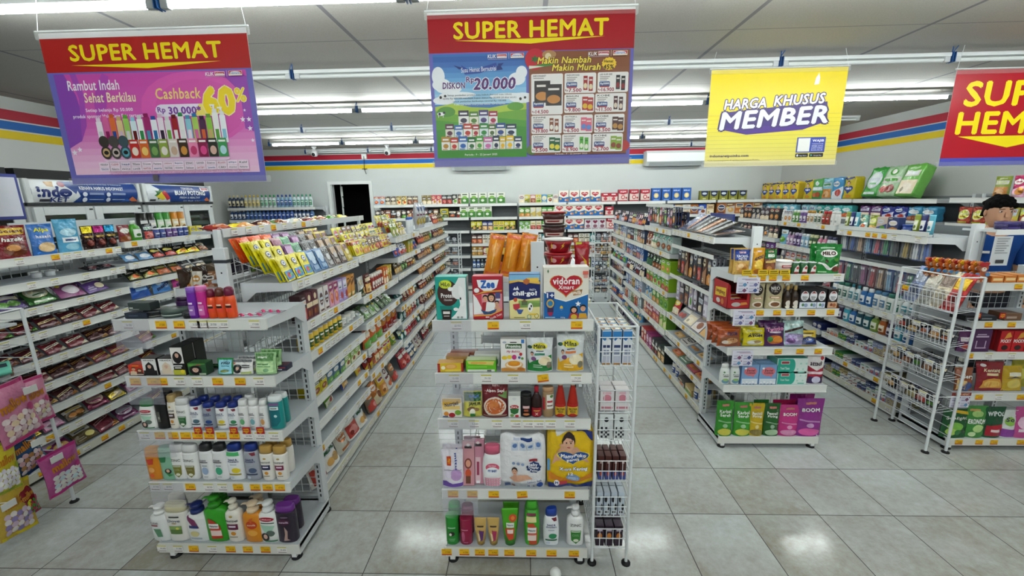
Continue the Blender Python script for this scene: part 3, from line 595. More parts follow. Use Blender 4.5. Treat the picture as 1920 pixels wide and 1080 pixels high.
E2 = Endcap(3.67, 1.02, (1.17, .92, .708, .415), .08, 'white shelf stand of snacks and cleaners cut by the right edge of the photo', D=.34,
  tags=[[(1908, '15.900', 1)], [(1852, '9.900', 1), (1895, '11.500', 1)], [(1816, '12.900', 1), (1852, '13.900'), (1895, '13.900')], [(1834, '8.900', 1), (1870, '9.500'), (1912, '9.900', 1)], [(1796, '14.900', 1), (1834, '13.500', 1), (1862, '12.900', 1), (1912, '16.900', 1)]])
# paper price lists clipped to the right stand
def pricelist(x0, x1, y0, y1, Y, label, head_=False):
    a = at(x0, y1, Y=Y); b = at(x1, y0, Y=Y); W, H = b.x-a.x, b.z-a.z
    m = MB(); S = lambda u, v, o=0: ((u-.5)*W, -o, v*H)
    m.box((-W/2, 0, 0), (W/2, .0012, H), 'd9d7e4', 'paper')
    o = [('R', .2, .88, .85, .92, '8a88a0'), ('R', .35, .82, .9, .85, 'b07088')]
    if head_: o = [('R', 0, .78, 1, 1, '8a3a34'), ('T', 'SUPER HEMAT', .55, .88, .7, .12, 'e8c8a0', .04)]
    for i in range(2):
        for j in range(2):
            u, v = .08+.47*i, .42-.36*j
            o += [('R', u, v+.22, u+.2, v+.25, 'a09eae'), ('R', u, v+.15, u+.15, v+.18, 'b8b6c4'), ('P', star(u+.27, v+.12, .1, .13, 4, .8), ('6a6a9a', '7a4a6a', '4a5a8a', '5a8ab0')[(i+j*2+len(label)) % 4]), ('E', u+.38, v+.25, .03, .04, '7a5a74'), ('R', u, v+.02, u+.2, v+.09, '9a98b4')]
    m.decals(S, o, 'paper', True, .0001, .0004)
    ob = m.obj('paper_price_list'); ob.location = ((a.x+b.x)/2, Y, a.z); tag(ob, label, 'sign', 'paper price lists on the shelf stands')
pricelist(1380, 1426, 520, 550, 1.012, 'small paper price list on the top shelf edge of the right stand')
pricelist(1373, 1418, 581, 611, 1.012, 'small paper price list on the second shelf edge of the right stand')
pricelist(1371, 1413, 657, 686, 1.012, 'small paper price list on the third shelf edge of the right stand')
pricelist(1779, 1822, 736, 764, 1.0, 'paper price list with brown heading hanging beside green cleaner pouches', True)
# ------------------------------------------------------------------ long shelving runs, bay by bay
class Bay:
    def __init__(s, name, x, y, face, L, D, zs, zb=.075, H=1.515, label='', phrase='', near='first', tags=True, back='grid', lipcol=None, seed=0, end=False, first=True):
        s.face = face; s.L, s.D, s.zs, s.zb, s.phrase, s.near = L, D, zs, zb, phrase, near
        s.rz = {'+X': HP, '-X': -HP, '-Y': 0, '+Y': math.pi}[face]
        e = s.e = empty('shelving_bay', (x, y, 0), s.rz, label, 'shelving', name)
        s.M = Matrix.Translation((x, y, 0)) @ Matrix.Rotation(s.rz, 4, 'Z')
        for xx in ([0] if first else [])+([L] if end else []):
            m = MB(); upright(m, xx, D-.005, H, .07, .034); m.obj('upright', e)
        m = MB()
        if back == 'grid': wiregrid(m, .025, L-.025, .15, H-.04, D-.03, .055)
        else: m.box((.02, D-.03, .1), (L-.02, D-.024, H-.02), '6c7072')  # dark closed sheet, added on the gondolas instead of mesh to darken bays
        m.obj('back_panel', e)
        m = MB(); m.box((.002, .004, zb-.02), (L-.002, D-.045, zb), WH); m.box((.002, -.004, zb-.05), (L-.002, .004, zb+.003), 'd2d1c2'); m.box((.01, .05, 0.0), (L-.01, .06, zb-.02), '2a2a2c', 'rubber')
        b = m.obj('base_deck', e); s.shelves = []
        rnd = random.Random(seed)
        for i, z in enumerate(list(zs)+[zb]):
            par = b
            if i < len(zs):
                par = shelf_mesh(L-.042, D-.045, x0=.021).obj('shelf', e); par.location = (0, 0, z); s.shelves.append(par)
            if tags:
                xx = .05+rnd.random()*.05
                while xx < L-.04:
                    k = mkobj('price_tag', tagmesh(rnd.choice(('8.500', '12.900', '5.700', '21.500', '3.200', '15.900')), rnd.random() < .16), par)
                    k.location = (xx, -.0055, -.02 if i < len(zs) else zb-.02); xx += rnd.choice((.07, .09, .13, .2))
A1 = Bay('sweets shelving by the coolers', -2.35, .56, '+X', .93, .38, (1.425, 1.268, 1.105, .945, .765, .6, .44, .27), label='far-left shelving bay of chocolate and sweets, nearest the camera', phrase="far-left run's nearest bay", seed=1)
A2 = Bay('sweets shelving by the coolers', -2.35, 1.49, '+X', .93, .38, (1.455, 1.285, 1.135, .985, .83, .62, .44, .27), label='far-left shelving bay of mints and tubs, in front of the coolers', phrase="far-left run's second bay", seed=2, end=True)
A0 = Bay('sweets shelving by the coolers', -2.35, -.37, '+X', .93, .38, (1.425, 1.268, 1.105, .945, .765, .6, .44, .27), label='far-left shelving bay cut by the left edge of the photo', phrase="far-left run's cut-off bay", seed=3, tags=False)
Ls = []
LZ = [(1.33, 1.088, .908, .778, .63, .482, .338), (1.345, 1.035, .825, .625, .415), (1.40, 1.21, 1.045, .905, .73, .55, .36), (1.42, 1.24, 1.06, .88, .7, .5, .3), (1.42, 1.24, 1.06, .88, .7, .5, .3)]
NM = ['nearest', 'second', 'third', 'fourth', 'fifth']
for i in range(5):
    Ls.append(Bay('left gondola, aisle side', -.42, .425+.88*i, '+X', .88, .325, LZ[i], label='%s shelving bay of the left gondola, on the centre aisle' % NM[i], phrase="left gondola's %s bay" % NM[i], seed=10+i, tags=i < 3, end=i == 4, first=i > 0, back='solid' if i else 'grid'))
RZ = [(1.44, .64, .455, .285), (1.425, 1.2, .995, .82, .63, .43), (1.41, 1.2, 1.0, .8, .6, .4, .24), (1.41, 1.2, 1.02, .84, .66, .48, .28)]
Rs = []
for i in range(4):
    Rs.append(Bay('right gondola, aisle side', 2.17, 1.42+.9*(i+1), '-X', .9, .33, RZ[i], label='%s shelving bay of the right gondola, on the centre aisle' % NM[i], phrase="right gondola's %s bay" % NM[i], near='last', seed=20+i, tags=i < 2, back='solid'))
TZ = [(1.42, .80, .605, .43, .255), (1.45, 1.2, .99, .8, .605, .43, .255), (1.45, 1.25, 1.05, .85, .65, .45, .25)]
Ts = []
for i in range(3):
    Ts.append(Bay('toothbrush gondola', 3.68, 1.42+.9*(i+1), '-X', .9, .33, TZ[i], label='%s shelving bay of the toothbrush gondola, on the right aisle' % NM[i], phrase="toothbrush gondola's %s bay" % NM[i], near='last', seed=30+i, tags=i < 2, back='solid'))
Ws = []
for i in range(3):
    Ws.append(Bay('right wall shelving', 5.3, 4.3+1.2*i, '-X', 1.2, .4, (1.67, 1.42, 1.17, .92) , H=1.72, label='%s shelving bay against the right wall, under the diaper packs' % NM[i], phrase="right wall's %s bay" % NM[i], near='last', seed=40+i, tags=False, back='solid', end=i == 0))
Bs = []
BZ = (1.674, 1.42, 1.17, .92, .69, .44)
for i in range(8):
    Bs.append(Bay('back wall shelving', -2.1+.92*i, 6.25, '-Y', .92, .44, BZ, H=1.7, label='%s shelving bay from the left against the back wall' % ORD[i], phrase="back wall's %s bay" % ORD[i], near='first', seed=50+i, tags=False, back='solid', end=i == 7))
Bw = Bay('back wall shelving', -4.95, 6.25, '-Y', 1.75, .44, (1.66, 1.43, 1.2, .95), H=1.68, label='bottle shelving in the corner left of the doorway', phrase='corner bay left of doorway', seed=60, tags=False, back='solid', end=True)

# middle gondola: two-sided bay seen end on behind the centre stand
e = empty('double_sided_shelving', (.85, .5, 0), 0, 'narrow two-sided shelving with a bare white end post, behind the centre stand', 'shelving')
for y in (0, .9):
    m = MB(); m.box((-.034, y, 0.02), (.034, y+.03, 1.52), 'd8dcde'); 
    m.add([(-.004, y-.0006, 1.385), (.004, y-.0006, 1.385), (.004, y-.0006, 1.393), (-.004, y-.0006, 1.393)], [(0, 1, 2, 3)], '1c1c1e'); m.obj('upright', e)
CZ = (1.31, 1.02, .72, .42)
for s_ in (-1, 1):
    for z in CZ:
        q = .28 if s_ > 0 else .3; m = shelf_mesh(.9, q-.04); o = m.obj('shelf', e); o.location = (s_*q, 0 if s_ > 0 else .9, z); o.rotation_euler = (0, 0, HP*s_)
    m = MB(); x0, x1 = (.036, .28) if s_ > 0 else (-.3, -.036); m.box((x0, 0, .03), (x1, .9, .075), 'd2d1c2'); m.obj('base_deck', e)
m = MB(); 
for i in range(16): m.bar((0, .03+.056*i, .1), (0, .03+.056*i, 1.48), .0016, 'cfd3d4', 'metal', 4)
for i in range(25): m.bar((.003, .03, .1+.056*i), (.003, .9, .1+.056*i), .0016, 'cfd3d4', 'metal', 4)
m.obj('wire_back_panel', e)
# white end posts of the gondolas, with the raised name board over the left one
def endpost(x, y, z1, label, band=False):
    e = empty('gondola_end_post', (x, y, 0), 0, label, 'post', 'white gondola end posts')
    m = MB(); m.box((-.032, -.012, .02), (.032, .02, z1), 'dde1e3', 'metal', .003); m.add([(-.004, -.0126, z1-.13), (.004, -.0126, z1-.13), (.004, -.0126, z1-.122), (-.004, -.0126, z1-.122)], [(0, 1, 2, 3)], '1c1c1e'); m.obj('post', e)
    m = MB(); m.box((-.045, -.008, 0), (.045, .03, .024), '18181a', 'rubber', .004); m.obj('foot', e)
    if band: m = MB(); m.box((-.036, -.016, z1-.075), (.036, .024, z1-.06), '3a3f44', 'rubber'); m.obj('dark_band', e)
endpost(-.745, .4, 1.52, 'bare white end post of the left gondola behind the hair sprays', True)
endpost(2.455, 1.405, 1.52, 'bare white end post of the right gondola beside the notebooks')
endpost(3.97, 1.395, 1.52, 'bare white end post beside the hanging toothbrushes')
e = empty('raised_sign_shelf', (-.75, .44, 0), 0, 'long raised white shelf with price labels above the left gondola sachets', 'shelf')
m = MB(); m.box((-.16, 0, 1.585), (.0, 1.85, 1.6), WH); m.box((0, 0, 1.568), (.006, 1.85, 1.612), 'd6d9da'); m.obj('shelf', e)
for y in (-.04, 1.74): m = MB(); m.box((-.014, y, 1.521), (.008, y+.025, 1.61), 'dde1e3'); m.obj('upright', e)
for i in range(9):
    k = mkobj('price_tag', tagmesh('1.600', i in (3, 6)), e); k.location = (.008, .08+.115*i, 1.59); k.rotation_euler = (0, 0, HP); k.scale = (1, 1, 1)
# left-hand side of the left gondola (only its near shelves show)
LB = Bay('left gondola, coolers side', -1.07, 1.32, '-X', .88, .29, (1.3, 1.16, .95, .7, .45), label='shelving bay of the left gondola facing the coolers', phrase='left gondola cooler-side bay', near='last', seed=80, tags=False, first=False)
m = MB(); m.box((0, 0, 0), (1.1, .012, .115), 'c3c9cc'); o = m.obj('header_panel'); o.matrix_world = Matrix.Translation((-2.715, 1.1, 1.515)) @ Matrix.Rotation(HP, 4, 'Z'); tag(o, 'long pale panel standing behind the far-left top shelf goods', 'panel')
AB = [Bay('sweets shelving, cooler side', -2.99, .56+.93*(i+1)+.0, '-X', .93, .25, (1.3, 1.0, .7, .4), label='far side of the far-left run facing the coolers, %s bay' % NM[i], phrase='far side of %s far-left bay' % NM[i], near='last', seed=90+i, tags=False, first=False) for i in (0, 1)]

# ------------------------------------------------------------------ product shapes
NAMED = {'red': 'c02028', 'dark red': '7a141e', 'orange': 'e0701c', 'yellow': 'e8cc1c', 'green': '2f9a34', 'dark green': '1c5a2c', 'lime': '9ccc3c', 'teal': '1f9a90', 'light blue': '8cc4e4', 'blue': '2563b0', 'navy': '1a2450', 'purple': '6a2c84', 'pink': 'e07aa8', 'magenta': 'b01c6a', 'brown': '6a3c22', 'black': '1a1a1c', 'white': 'eeeeec', 'grey': '8e9294', 'beige': 'd8c49c', 'gold': 'c09440', 'lilac': 'b49ccc'}
_cw = {}
def cword(h):
    if h not in _cw:
        a = [int(h[i:i+2], 16) for i in (0, 2, 4)]
        _cw[h] = min(NAMED, key=lambda n: sum((x-int(NAMED[n][i:i+2], 16))**2 for x, i in zip(a, (0, 2, 4))))
    return _cw[h]
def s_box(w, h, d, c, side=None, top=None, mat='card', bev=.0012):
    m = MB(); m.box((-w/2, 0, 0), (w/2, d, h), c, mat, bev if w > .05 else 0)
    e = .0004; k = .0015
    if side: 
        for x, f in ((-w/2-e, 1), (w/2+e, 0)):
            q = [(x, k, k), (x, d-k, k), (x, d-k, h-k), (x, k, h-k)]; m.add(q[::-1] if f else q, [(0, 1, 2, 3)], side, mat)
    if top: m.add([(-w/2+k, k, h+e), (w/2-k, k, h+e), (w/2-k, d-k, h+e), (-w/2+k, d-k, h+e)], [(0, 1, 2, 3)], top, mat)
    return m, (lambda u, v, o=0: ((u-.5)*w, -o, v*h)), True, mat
def _sheet(m, F, nu, nv, cf, mat):
    g = [[F(i/nu, j/nv) for i in range(nu+1)] for j in range(nv+1)]
    for sgn in (0, 1):
        vv = [p[sgn] for r in g for p in r]
        ff = [(j*(nu+1)+i, j*(nu+1)+i+1, (j+1)*(nu+1)+i+1, (j+1)*(nu+1)+i) for j in range(nv) for i in range(nu)]
        m.add(vv, [f[::-1] for f in ff] if sgn else ff, cf, mat, True)
def s_pouch(w, h, d, c, mat='film', seed=1, res=1):     # stand-up pouch with gusset
    m = MB(); rnd = random.Random(seed); ph = [rnd.random()*6 for _ in range(6)]
    def t(u, v):
        f = 1-max(0, min(1, (v-.22)/.7))**1.3; g = max(0, 1-(2*u-1)**2)**.55
        return (d/2)*f*g+.0016
    def X(u, v): return (u-.5)*w*(1-.05*math.sin(math.pi*min(1, v*1.05)))
    def wr(u, v): return .0016*(math.sin(9*u+ph[0]+5*v)+math.sin(13*v+ph[1]-6*u)+math.sin(17*u*v*2+ph[2]))*min(1, 4*(1-abs(2*u-1)))*(w/.12)**.5
    def F(u, v): return ((X(u, v), d/2-t(u, v)+wr(u, v), v*h), (X(u, v), d/2+t(u, v), v*h))
    _sheet(m, F, 9*res, 10*res, c, mat)
    n = 9*res; bt = [F(i/n, 0)[0] for i in range(n+1)]+[F(i/n, 0)[1] for i in range(n, -1, -1)]; m.add(bt[::-1], [tuple(range(len(bt)))], c, mat)
    return m, (lambda u, v, o=0: (lambda p: (p[0], p[1]-o-.0004, p[2]))(F(u, v)[0])), False, mat
def s_bag(w, h, d, c, mat='film', seed=1, res=1):       # pillow bag with crimped ends
    m = MB(); rnd = random.Random(seed); ph = [rnd.random()*6 for _ in range(6)]; cr = .07
    def t(u, v):
        q = max(0, min(1, (v-cr)/(1-2*cr))); f = max(0, math.sin(math.pi*q))**.55; g = max(0, 1-(2*u-1)**2)**.6
        return (d/2)*f*g+.0012
    def X(u, v): return (u-.5)*w*(1-.09*math.sin(math.pi*v))
    def wr(u, v): return .0018*(math.sin(11*u+ph[0]+4*v)+math.sin(12*v+ph[1]-7*u)+math.sin(9*(u+v)+ph[2]))*min(1, 4*(1-abs(2*u-1)))*(w/.12)**.5
    def F(u, v): return ((X(u, v), d/2-t(u, v)+wr(u, v), v*h), (X(u, v), d/2+t(u, v), v*h))
    _sheet(m, F, 9*res, 12*res, c, mat)
    return m, (lambda u, v, o=0: (lambda p: (p[0], p[1]-o-.0004, p[2]))(F(u, v)[0])), False, mat
PROF = {  # (height fraction, width scale, depth scale)
 'shampoo': [(0, .9, .86), (.02, .98, .96), (.1, 1, 1), (.55, 1, 1), (.72, .95, .95), (.8, .84, .88)],
 'curvy': [(0, .86, .84), (.03, .92, .9), (.2, .98, 1), (.45, 1, 1), (.68, .9, .9), (.8, .72, .74)],
 'taper': [(0, .8, .9), (.03, .86, .96), (.3, .93, 1), (.6, 1, 1), (.74, 1, .95), (.79, .94, .86)],
 'straight': [(0, .94, .94), (.02, 1, 1), (.5, 1, 1), (.82, 1, 1), (.84, .98, .98)],
 'pump': [(0, .9, .9), (.02, .98, .98), (.3, 1, 1), (.6, 1, 1), (.68, .94, .92), (.73, .7, .7), (.76, .42, .5)],
 'sauce': [(0, .9, .9), (.02, 1, 1), (.36, 1, 1), (.42, .93, .93), (.7, .62, .62), (.86, .42, .42), (.9, .4, .4)],
 'soy': [(0, .92, .92), (.02, 1, 1), (.55, 1, 1), (.66, .8, .8), (.74, .46, .46), (.8, .42, .42)],
 'round': [(0, .9, .9), (.03, 1, 1), (.55, 1, 1), (.7, .86, .86), (.78, .5, .5), (.82, .42, .42)],
 'jar': [(0, .94, .94), (.03, 1, 1), (.7, 1, 1), (.76, .96, .96), (.78, .9, .9)],
}
def s_bottle(w, h, d, c, prof='shampoo', cap='eeeeec', e=2.5, capk='flip', mat='plastic', n=16):
    P = PROF[prof]; m = MB(); rg = []
    def ring(z, sx, sy, e=e):
        q = []
        for i in range(n):
            t = 2*math.pi*i/n; ct, st = math.cos(t), math.sin(t)
            q.append((w/2*sx*math.copysign(abs(ct)**(2/e), ct), d/2+d/2*sy*math.copysign(abs(st)**(2/e), st), z))
        return q
    m.loft([ring(a*h, b, q) for a, b, q in P], c, mat)
    zt, sx, sy = P[-1]; zt *= h; k = MB()
    if capk == 'flip':
        k.loft([ring(zt-.001, sx*.98, sy*.98), ring(h*.9, sx*.96, sy*.96), ring(h*.975, sx*.92, sy*.9), ring(h, sx*.8, sy*.7)], cap)
    elif capk == 'slant':
        def sl(q, a): return [(x, y, z+a*x/w*h) for x, y, z in q]
        k.loft([ring(zt-.001, sx*.99, sy*.99), sl(ring(h*.9, sx*.98, sy*.98), .04), sl(ring(h*.97, sx*.9, sy*.9), .07), sl(ring(h*.985, sx*.7, sy*.7), .05)], cap)
    elif capk == 'screw':
        k.loft([ring(zt-.001, sx, sy, 2), ring(h*.985, sx, sy, 2), ring(h, sx*.9, sy*.9, 2)], cap)
    elif capk == 'pump':
        a = w*.2
        k.lathe([(a*1.25, zt), (a*1.25, zt+h*.07), (a*.9, zt+h*.085), (a*.45, zt+h*.09), (a*.45, zt+h*.15), (a*1.1, zt+h*.155), (a*1.15, zt+h*.2), (a*.9, zt+h*.225), (a*.3, zt+h*.23)], cap, 12, (0, d/2, 0))
        k.loft([[(-w*.0, d/2-.005, zt+h*.16), (-w*.0, d/2+.005, zt+h*.16), (-w*.0, d/2+.006, zt+h*.21), (-w*.0, d/2-.006, zt+h*.21)], [(-w*.42, d/2-.004, zt+h*.16), (-w*.42, d/2+.004, zt+h*.16), (-w*.42, d/2+.004, zt+h*.185), (-w*.42, d/2-.004, zt+h*.185)], [(-w*.5, d/2-.003, zt+h*.13), (-w*.5, d/2+.003, zt+h*.13), (-w*.52, d/2+.003, zt+h*.15), (-w*.52, d/2-.003, zt+h*.15)]], cap, smooth=False)
    def S(u, v, o=0):
        z = v*zt/h
        for (a, b, q), (a2, b2, q2) in zip(P, P[1:]):
            if z <= a2 or (a2, b2, q2) == P[-1]:
                f = min(1, max(0, (z-a)/max(a2-a, 1e-6))); sx_ = b+(b2-b)*f; sy_ = q+(q2-q)*f; break
        x = w/2*sx_*(2*u-1)*.97
        r = min(1, abs(x/(w/2*sx_)))
        return (x, d/2-d/2*sy_*(1-r**e)**(1/e)-o-.0005, v*zt)
    return m, S, False, mat, [('cap', k)] if capk else []
def s_tube(w, h, d, c, cap=None):               # squeeze tube standing on its cap
    P = [(0, .62, 1), (.1, .64, 1), (.12, .72, 1), (.5, .86, .72), (.94, 1, .08), (1, 1, .06)]
    m = MB(); rg = []
    for a, b, q in P: rg.append([(w/2*b*math.cos(2*math.pi*i/16), d/2+d/2*q*math.sin(2*math.pi*i/16), a*h) for i in range(16)])
    m.loft(rg[2:], c); k = MB(); k.loft(rg[:3], cap or c)
    def S(u, v, o=0):
        z = .12+.88*v
        for (a, b, q), (a2, b2, q2) in zip(P, P[1:]):
            if z <= a2: f = (z-a)/(a2-a); break
        x = w/2*(b+(b2-b)*f)*(2*u-1)*.95; r = (2*u-1)*.95
        return (x, d/2-d/2*(q+(q2-q)*f)*(1-r*r)**.5-o-.0005, z*h)
    return m, S, False, 'plastic', [('cap', k)]
def s_can(w, h, d, c, lid='c9ccce', cone=1.0, lidh=.04, mat='plastic', bulge=0):
    m = MB(); n = 18; r = w/2
    m.lathe([(r*cone*.94, 0), (r*cone, .004), (r*(1+cone)/2*(1+bulge), h*.5), (r, h*(1-lidh))], c, n, (0, r, 0), mat=mat)
    k = MB(); k.lathe([(r*1.03, h*(1-lidh)), (r*1.03, h-.002), (r*.95, h), (r*.2, h-.0005)], lid, n, (0, r, 0), mat=mat)
    def S(u, v, o=0):
        a = (u-.5)*2.4; rr_ = r*(cone+(1-cone)*v)*(1+bulge*(1-abs(2*v-1)))+o+.0006
        return (rr_*math.sin(a), r-rr_*math.cos(a), v*h*(1-lidh))
    return m, S, False, mat, [('lid', k)]
def s_strip(w, h, d, c, mat='film', seed=1):    # thin sachet
    m = MB()
    def F(u, v):
        t = d/2*max(0, 1-(2*u-1)**2)**.5*max(0, math.sin(math.pi*v))**.4+.0006
        return (((u-.5)*w, d/2-t, v*h), ((u-.5)*w, d/2+t, v*h))
    _sheet(m, F, 5, 6, c, mat)
    return m, (lambda u, v, o=0: (lambda p: (p[0], p[1]-o-.0004, p[2]))(F(u, v)[0])), False, mat
def s_diaper(w, h, d, c, mat='film', seed=3):   # plump plastic-wrapped pack
    m = MB(); bm = bmesh.new(); bmesh.ops.create_cube(bm, size=1); bmesh.ops.subdivide_edges(bm, edges=bm.edges[:], cuts=7, use_grid_fill=True)
    rnd = random.Random(seed); ph = [rnd.random()*6 for _ in range(4)]
    def warp(x, y, z):
        b = (1-(2*x)**6)*(1-(2*z)**6); r = 1-.06*(abs(2*z)**4)
        X = x*w*(1-.05*abs(2*z)**5); Z = (z+.5)*h*(1-.0)-.0
        Y = d/2+y*d*(.86+.16*(1-(2*x)**2)*(1-(2*z)**4))
        k = .0035*(math.sin(14*z+ph[0]+5*x)+math.sin(17*x+ph[1]-6*z)+math.sin(23*z*x+ph[2]))
        return X+k*.5*(2*abs(z))**3, Y+k*(1 if y < 0 else -1)*.8, max(0, Z+(k*1.5 if z > .3 else 0))
    for v in bm.verts: v.co = Vector(warp(*v.co))
    bm.verts.index_update(); m.add([v.co for v in bm.verts], [[v.index for v in f.verts] for f in bm.faces], c, mat, True); bm.free()
    def S(u, v, o=0): x, y, z = warp(u-.5, -.5, v-.5); return (x, y-o-.002, z)
    return m, S, False, mat
def s_brush(w, h, d, c, acc='eeeeee', back='2a3a6a'):   # toothbrush on a card inside a clear blister
    m = MB(); m.box((-w/2, d-.002, 0), (w/2, d, h), back, 'card'); m.box((-w/2, 0, .01), (w/2, d-.003, h*.86), 'dfe6ea', 'clear')
    n = 2 if w > .04 else 1
    for i in range(n):
        x = (i-(n-1)/2)*.02
        m.loft([[(x+a*s_, d*.55+b*.004, z*h) for a, b in ((-1, -1), (1, -1), (1, 1), (-1, 1))] for z, s_ in ((.06, .003), (.14, .0055), (.3, .005), (.42, .0065), (.52, .003), (.66, .003), (.7, .006), (.8, .006), (.82, .004))], c, 'plastic')
        m.box((x-.0055, d*.2, h*.7), (x+.0055, d*.5, h*.8), acc, 'plastic')
    m.add([(-.006, d-.0025, h*.92), (.006, d-.0025, h*.92), (.006, d-.0025, h*.96), (-.006, d-.0025, h*.96)], [(0, 1, 2, 3)], '202226', 'card')
    return m, (lambda u, v, o=0: ((u-.5)*w, d-.0022-o, v*h)), True, 'card'
# ------------------------------------------------------------------ printed designs made of plain shapes
def lighten(h, k): 
    a = [int(h[i:i+2], 16) for i in (0, 2, 4)]; return '%02x%02x%02x' % tuple(int(max(0, min(255, x+(255-x)*k if k > 0 else x*(1+k)))) for x in a)
def gen(style, b, a, rnd):
    a2 = lighten(b, .45); dk = lighten(b, -.45); wt = rnd.choice(('d8d4cc', 'd8cca8', 'c8d0d8')); pic = rnd.choice(('c8843a', 'd8a860', '8a4a24', '5f9a3a', 'd0683a', 'e8d8b8', 'b03a30', a))
    s = style % 8 if style < 8 else style
    if s >= 8:
        q = .1*(s % 3)
        return [('P', [(.02, .3+q), (.98, .5+q), (.98, .66+q), (.02, .46+q)], a), ('P', [(.1, .37+q), (.8, .51+q), (.8, .57+q), (.1, .43+q)], dk), ('R', .06, .08, .94, .2, a2), ('R', .1, .84, .6, .9, lighten(a, -.3)), ('P', [(.6, .02), (.98, .02), (.98, .34)], lighten(pic, -.25))]
    if s == 0: return [('R', 0, .72, 1, .97, a), ('E', .5, .8, .36, .1, wt), ('R', .26, .77, .74, .83, dk), ('E', .5, .33, .38, .2, pic), ('E', .42, .36, .16, .08, lighten(pic, .4)), ('R', .1, .05, .6, .09, a2)]
    if s == 1: return [('E', .5, .66, .4, .16, a), ('R', .2, .62, .8, .7, wt), ('R', .3, .5, .7, .54, wt), ('P', [(.03, .03), (.97, .03), (.97, .36), (.5, .42), (.03, .3)], pic), ('E', .65, .2, .2, .1, lighten(pic, .35)), ('R', .08, .9, .4, .94, wt)]
    if s == 2: return [('P', [(.02, .02), (.98, .02), (.98, .6), (.02, .35)], a), ('E', .38, .72, .3, .13, wt), ('R', .16, .69, .6, .75, b if b != wt else dk), ('E', .6, .3, .26, .17, pic), ('R', .1, .08, .5, .12, wt), ('R', .1, .15, .4, .18, wt)]
    if s == 3: return [('R', .06, .06, .94, .5, pic), ('E', .5, .26, .3, .15, lighten(pic, .35)), ('E', .3, .2, .12, .08, lighten(pic, -.3)), ('R', .1, .62, .9, .8, wt), ('R', .18, .66, .82, .76, a), ('R', .25, .86, .75, .92, a2)]
    if s == 4: return [('R', 0, .44, 1, .62, wt), ('R', .12, .48, .88, .58, a), ('E', .5, .8, .22, .12, a), ('E', .5, .8, .14, .07, wt), ('E', .3, .22, .2, .12, pic), ('E', .65, .24, .22, .14, lighten(pic, -.2))]
    if s == 5: return [('E', .5, .55, .42, .3, wt), ('E', .5, .55, .36, .25, a), ('R', .2, .52, .8, .62, wt), ('R', .3, .4, .7, .45, b if b != a else wt), ('R', .15, .06, .85, .14, a)]
    if s == 6: return [('P', [(.02, .6), (.98, .74), (.98, .98), (.02, .98)], a), ('R', .14, .8, .7, .9, wt), ('E', .55, .36, .34, .22, pic), ('E', .48, .42, .16, .1, lighten(pic, .4)), ('E', .18, .62, .1, .06, 'e8d020')]
    return [('R', .08, .55, .92, .92, wt), ('R', .16, .74, .84, .86, a), ('R', .2, .62, .7, .67, dk), ('E', .7, .28, .22, .16, pic), ('R', .1, .12, .45, .17, a2), ('R', .1, .22, .4, .27, a2)]
# ------------------------------------------------------------------ prototypes and placing
class Proto:
    def __init__(s, name, cat, mesh, parts, w, h, d, desc): s.name, s.cat, s.mesh, s.parts, s.w, s.h, s.d, s.desc = name, cat, mesh, parts, w, h, d, desc
def mkproto(name, cat, shp, ops, w, h, d, desc='', st=.00025):
    m, S, flat, mat = shp[:4]
    if ops: m.decals(S, ops, mat, flat, st)
    return Proto(name, cat, m.mesh(name), [(n, k.mesh(n)) for n, k in (shp[4] if len(shp) > 4 else [])], w, h, d, desc)
ITEMS = []
def put(pr, M, label=None, group=None, row=None, pos=0, keep=False, desc=None):
    o = bpy.data.objects.new(pr.name, pr.mesh); COL.objects.link(o); o.matrix_world = M; ch = []
    for n, me in pr.parts:
        c = bpy.data.objects.new(n, me); COL.objects.link(c); c.parent = o; ch.append(c)
    o['category'] = pr.cat
    if label: o['label'] = label
    if group: o['group'] = group
    ITEMS.append(dict(o=o, ch=ch, M=M, pr=pr, row=row, pos=pos, keep=keep, desc=desc or pr.desc, label=label))
    return o
_pc = {}
SHN = {'bag': ('snack_packet', 'packet'), 'pouch': ('stand_up_pouch', 'pouch'), 'box': ('carton_box', 'box'), 'can': ('tin_can', 'can'), 'tub': ('plastic_tub', 'tub'), 'bottle': ('plastic_bottle', 'bottle'), 'jar': ('glass_jar', 'jar'), 'strip': ('sachet', 'sachet'), 'brush': ('toothbrush_pack', 'toothbrush'), 'tube': ('squeeze_tube', 'tube'), 'diaper': ('diaper_pack', 'diaper pack'), 'bar': ('chocolate_bar', 'bar'), 'book': ('notebook', 'notebook'), 'sauce': ('sauce_bottle', 'bottle'), 'water': ('water_bottle', 'bottle'), 'insole': ('hanging_card_pack', 'pack')}
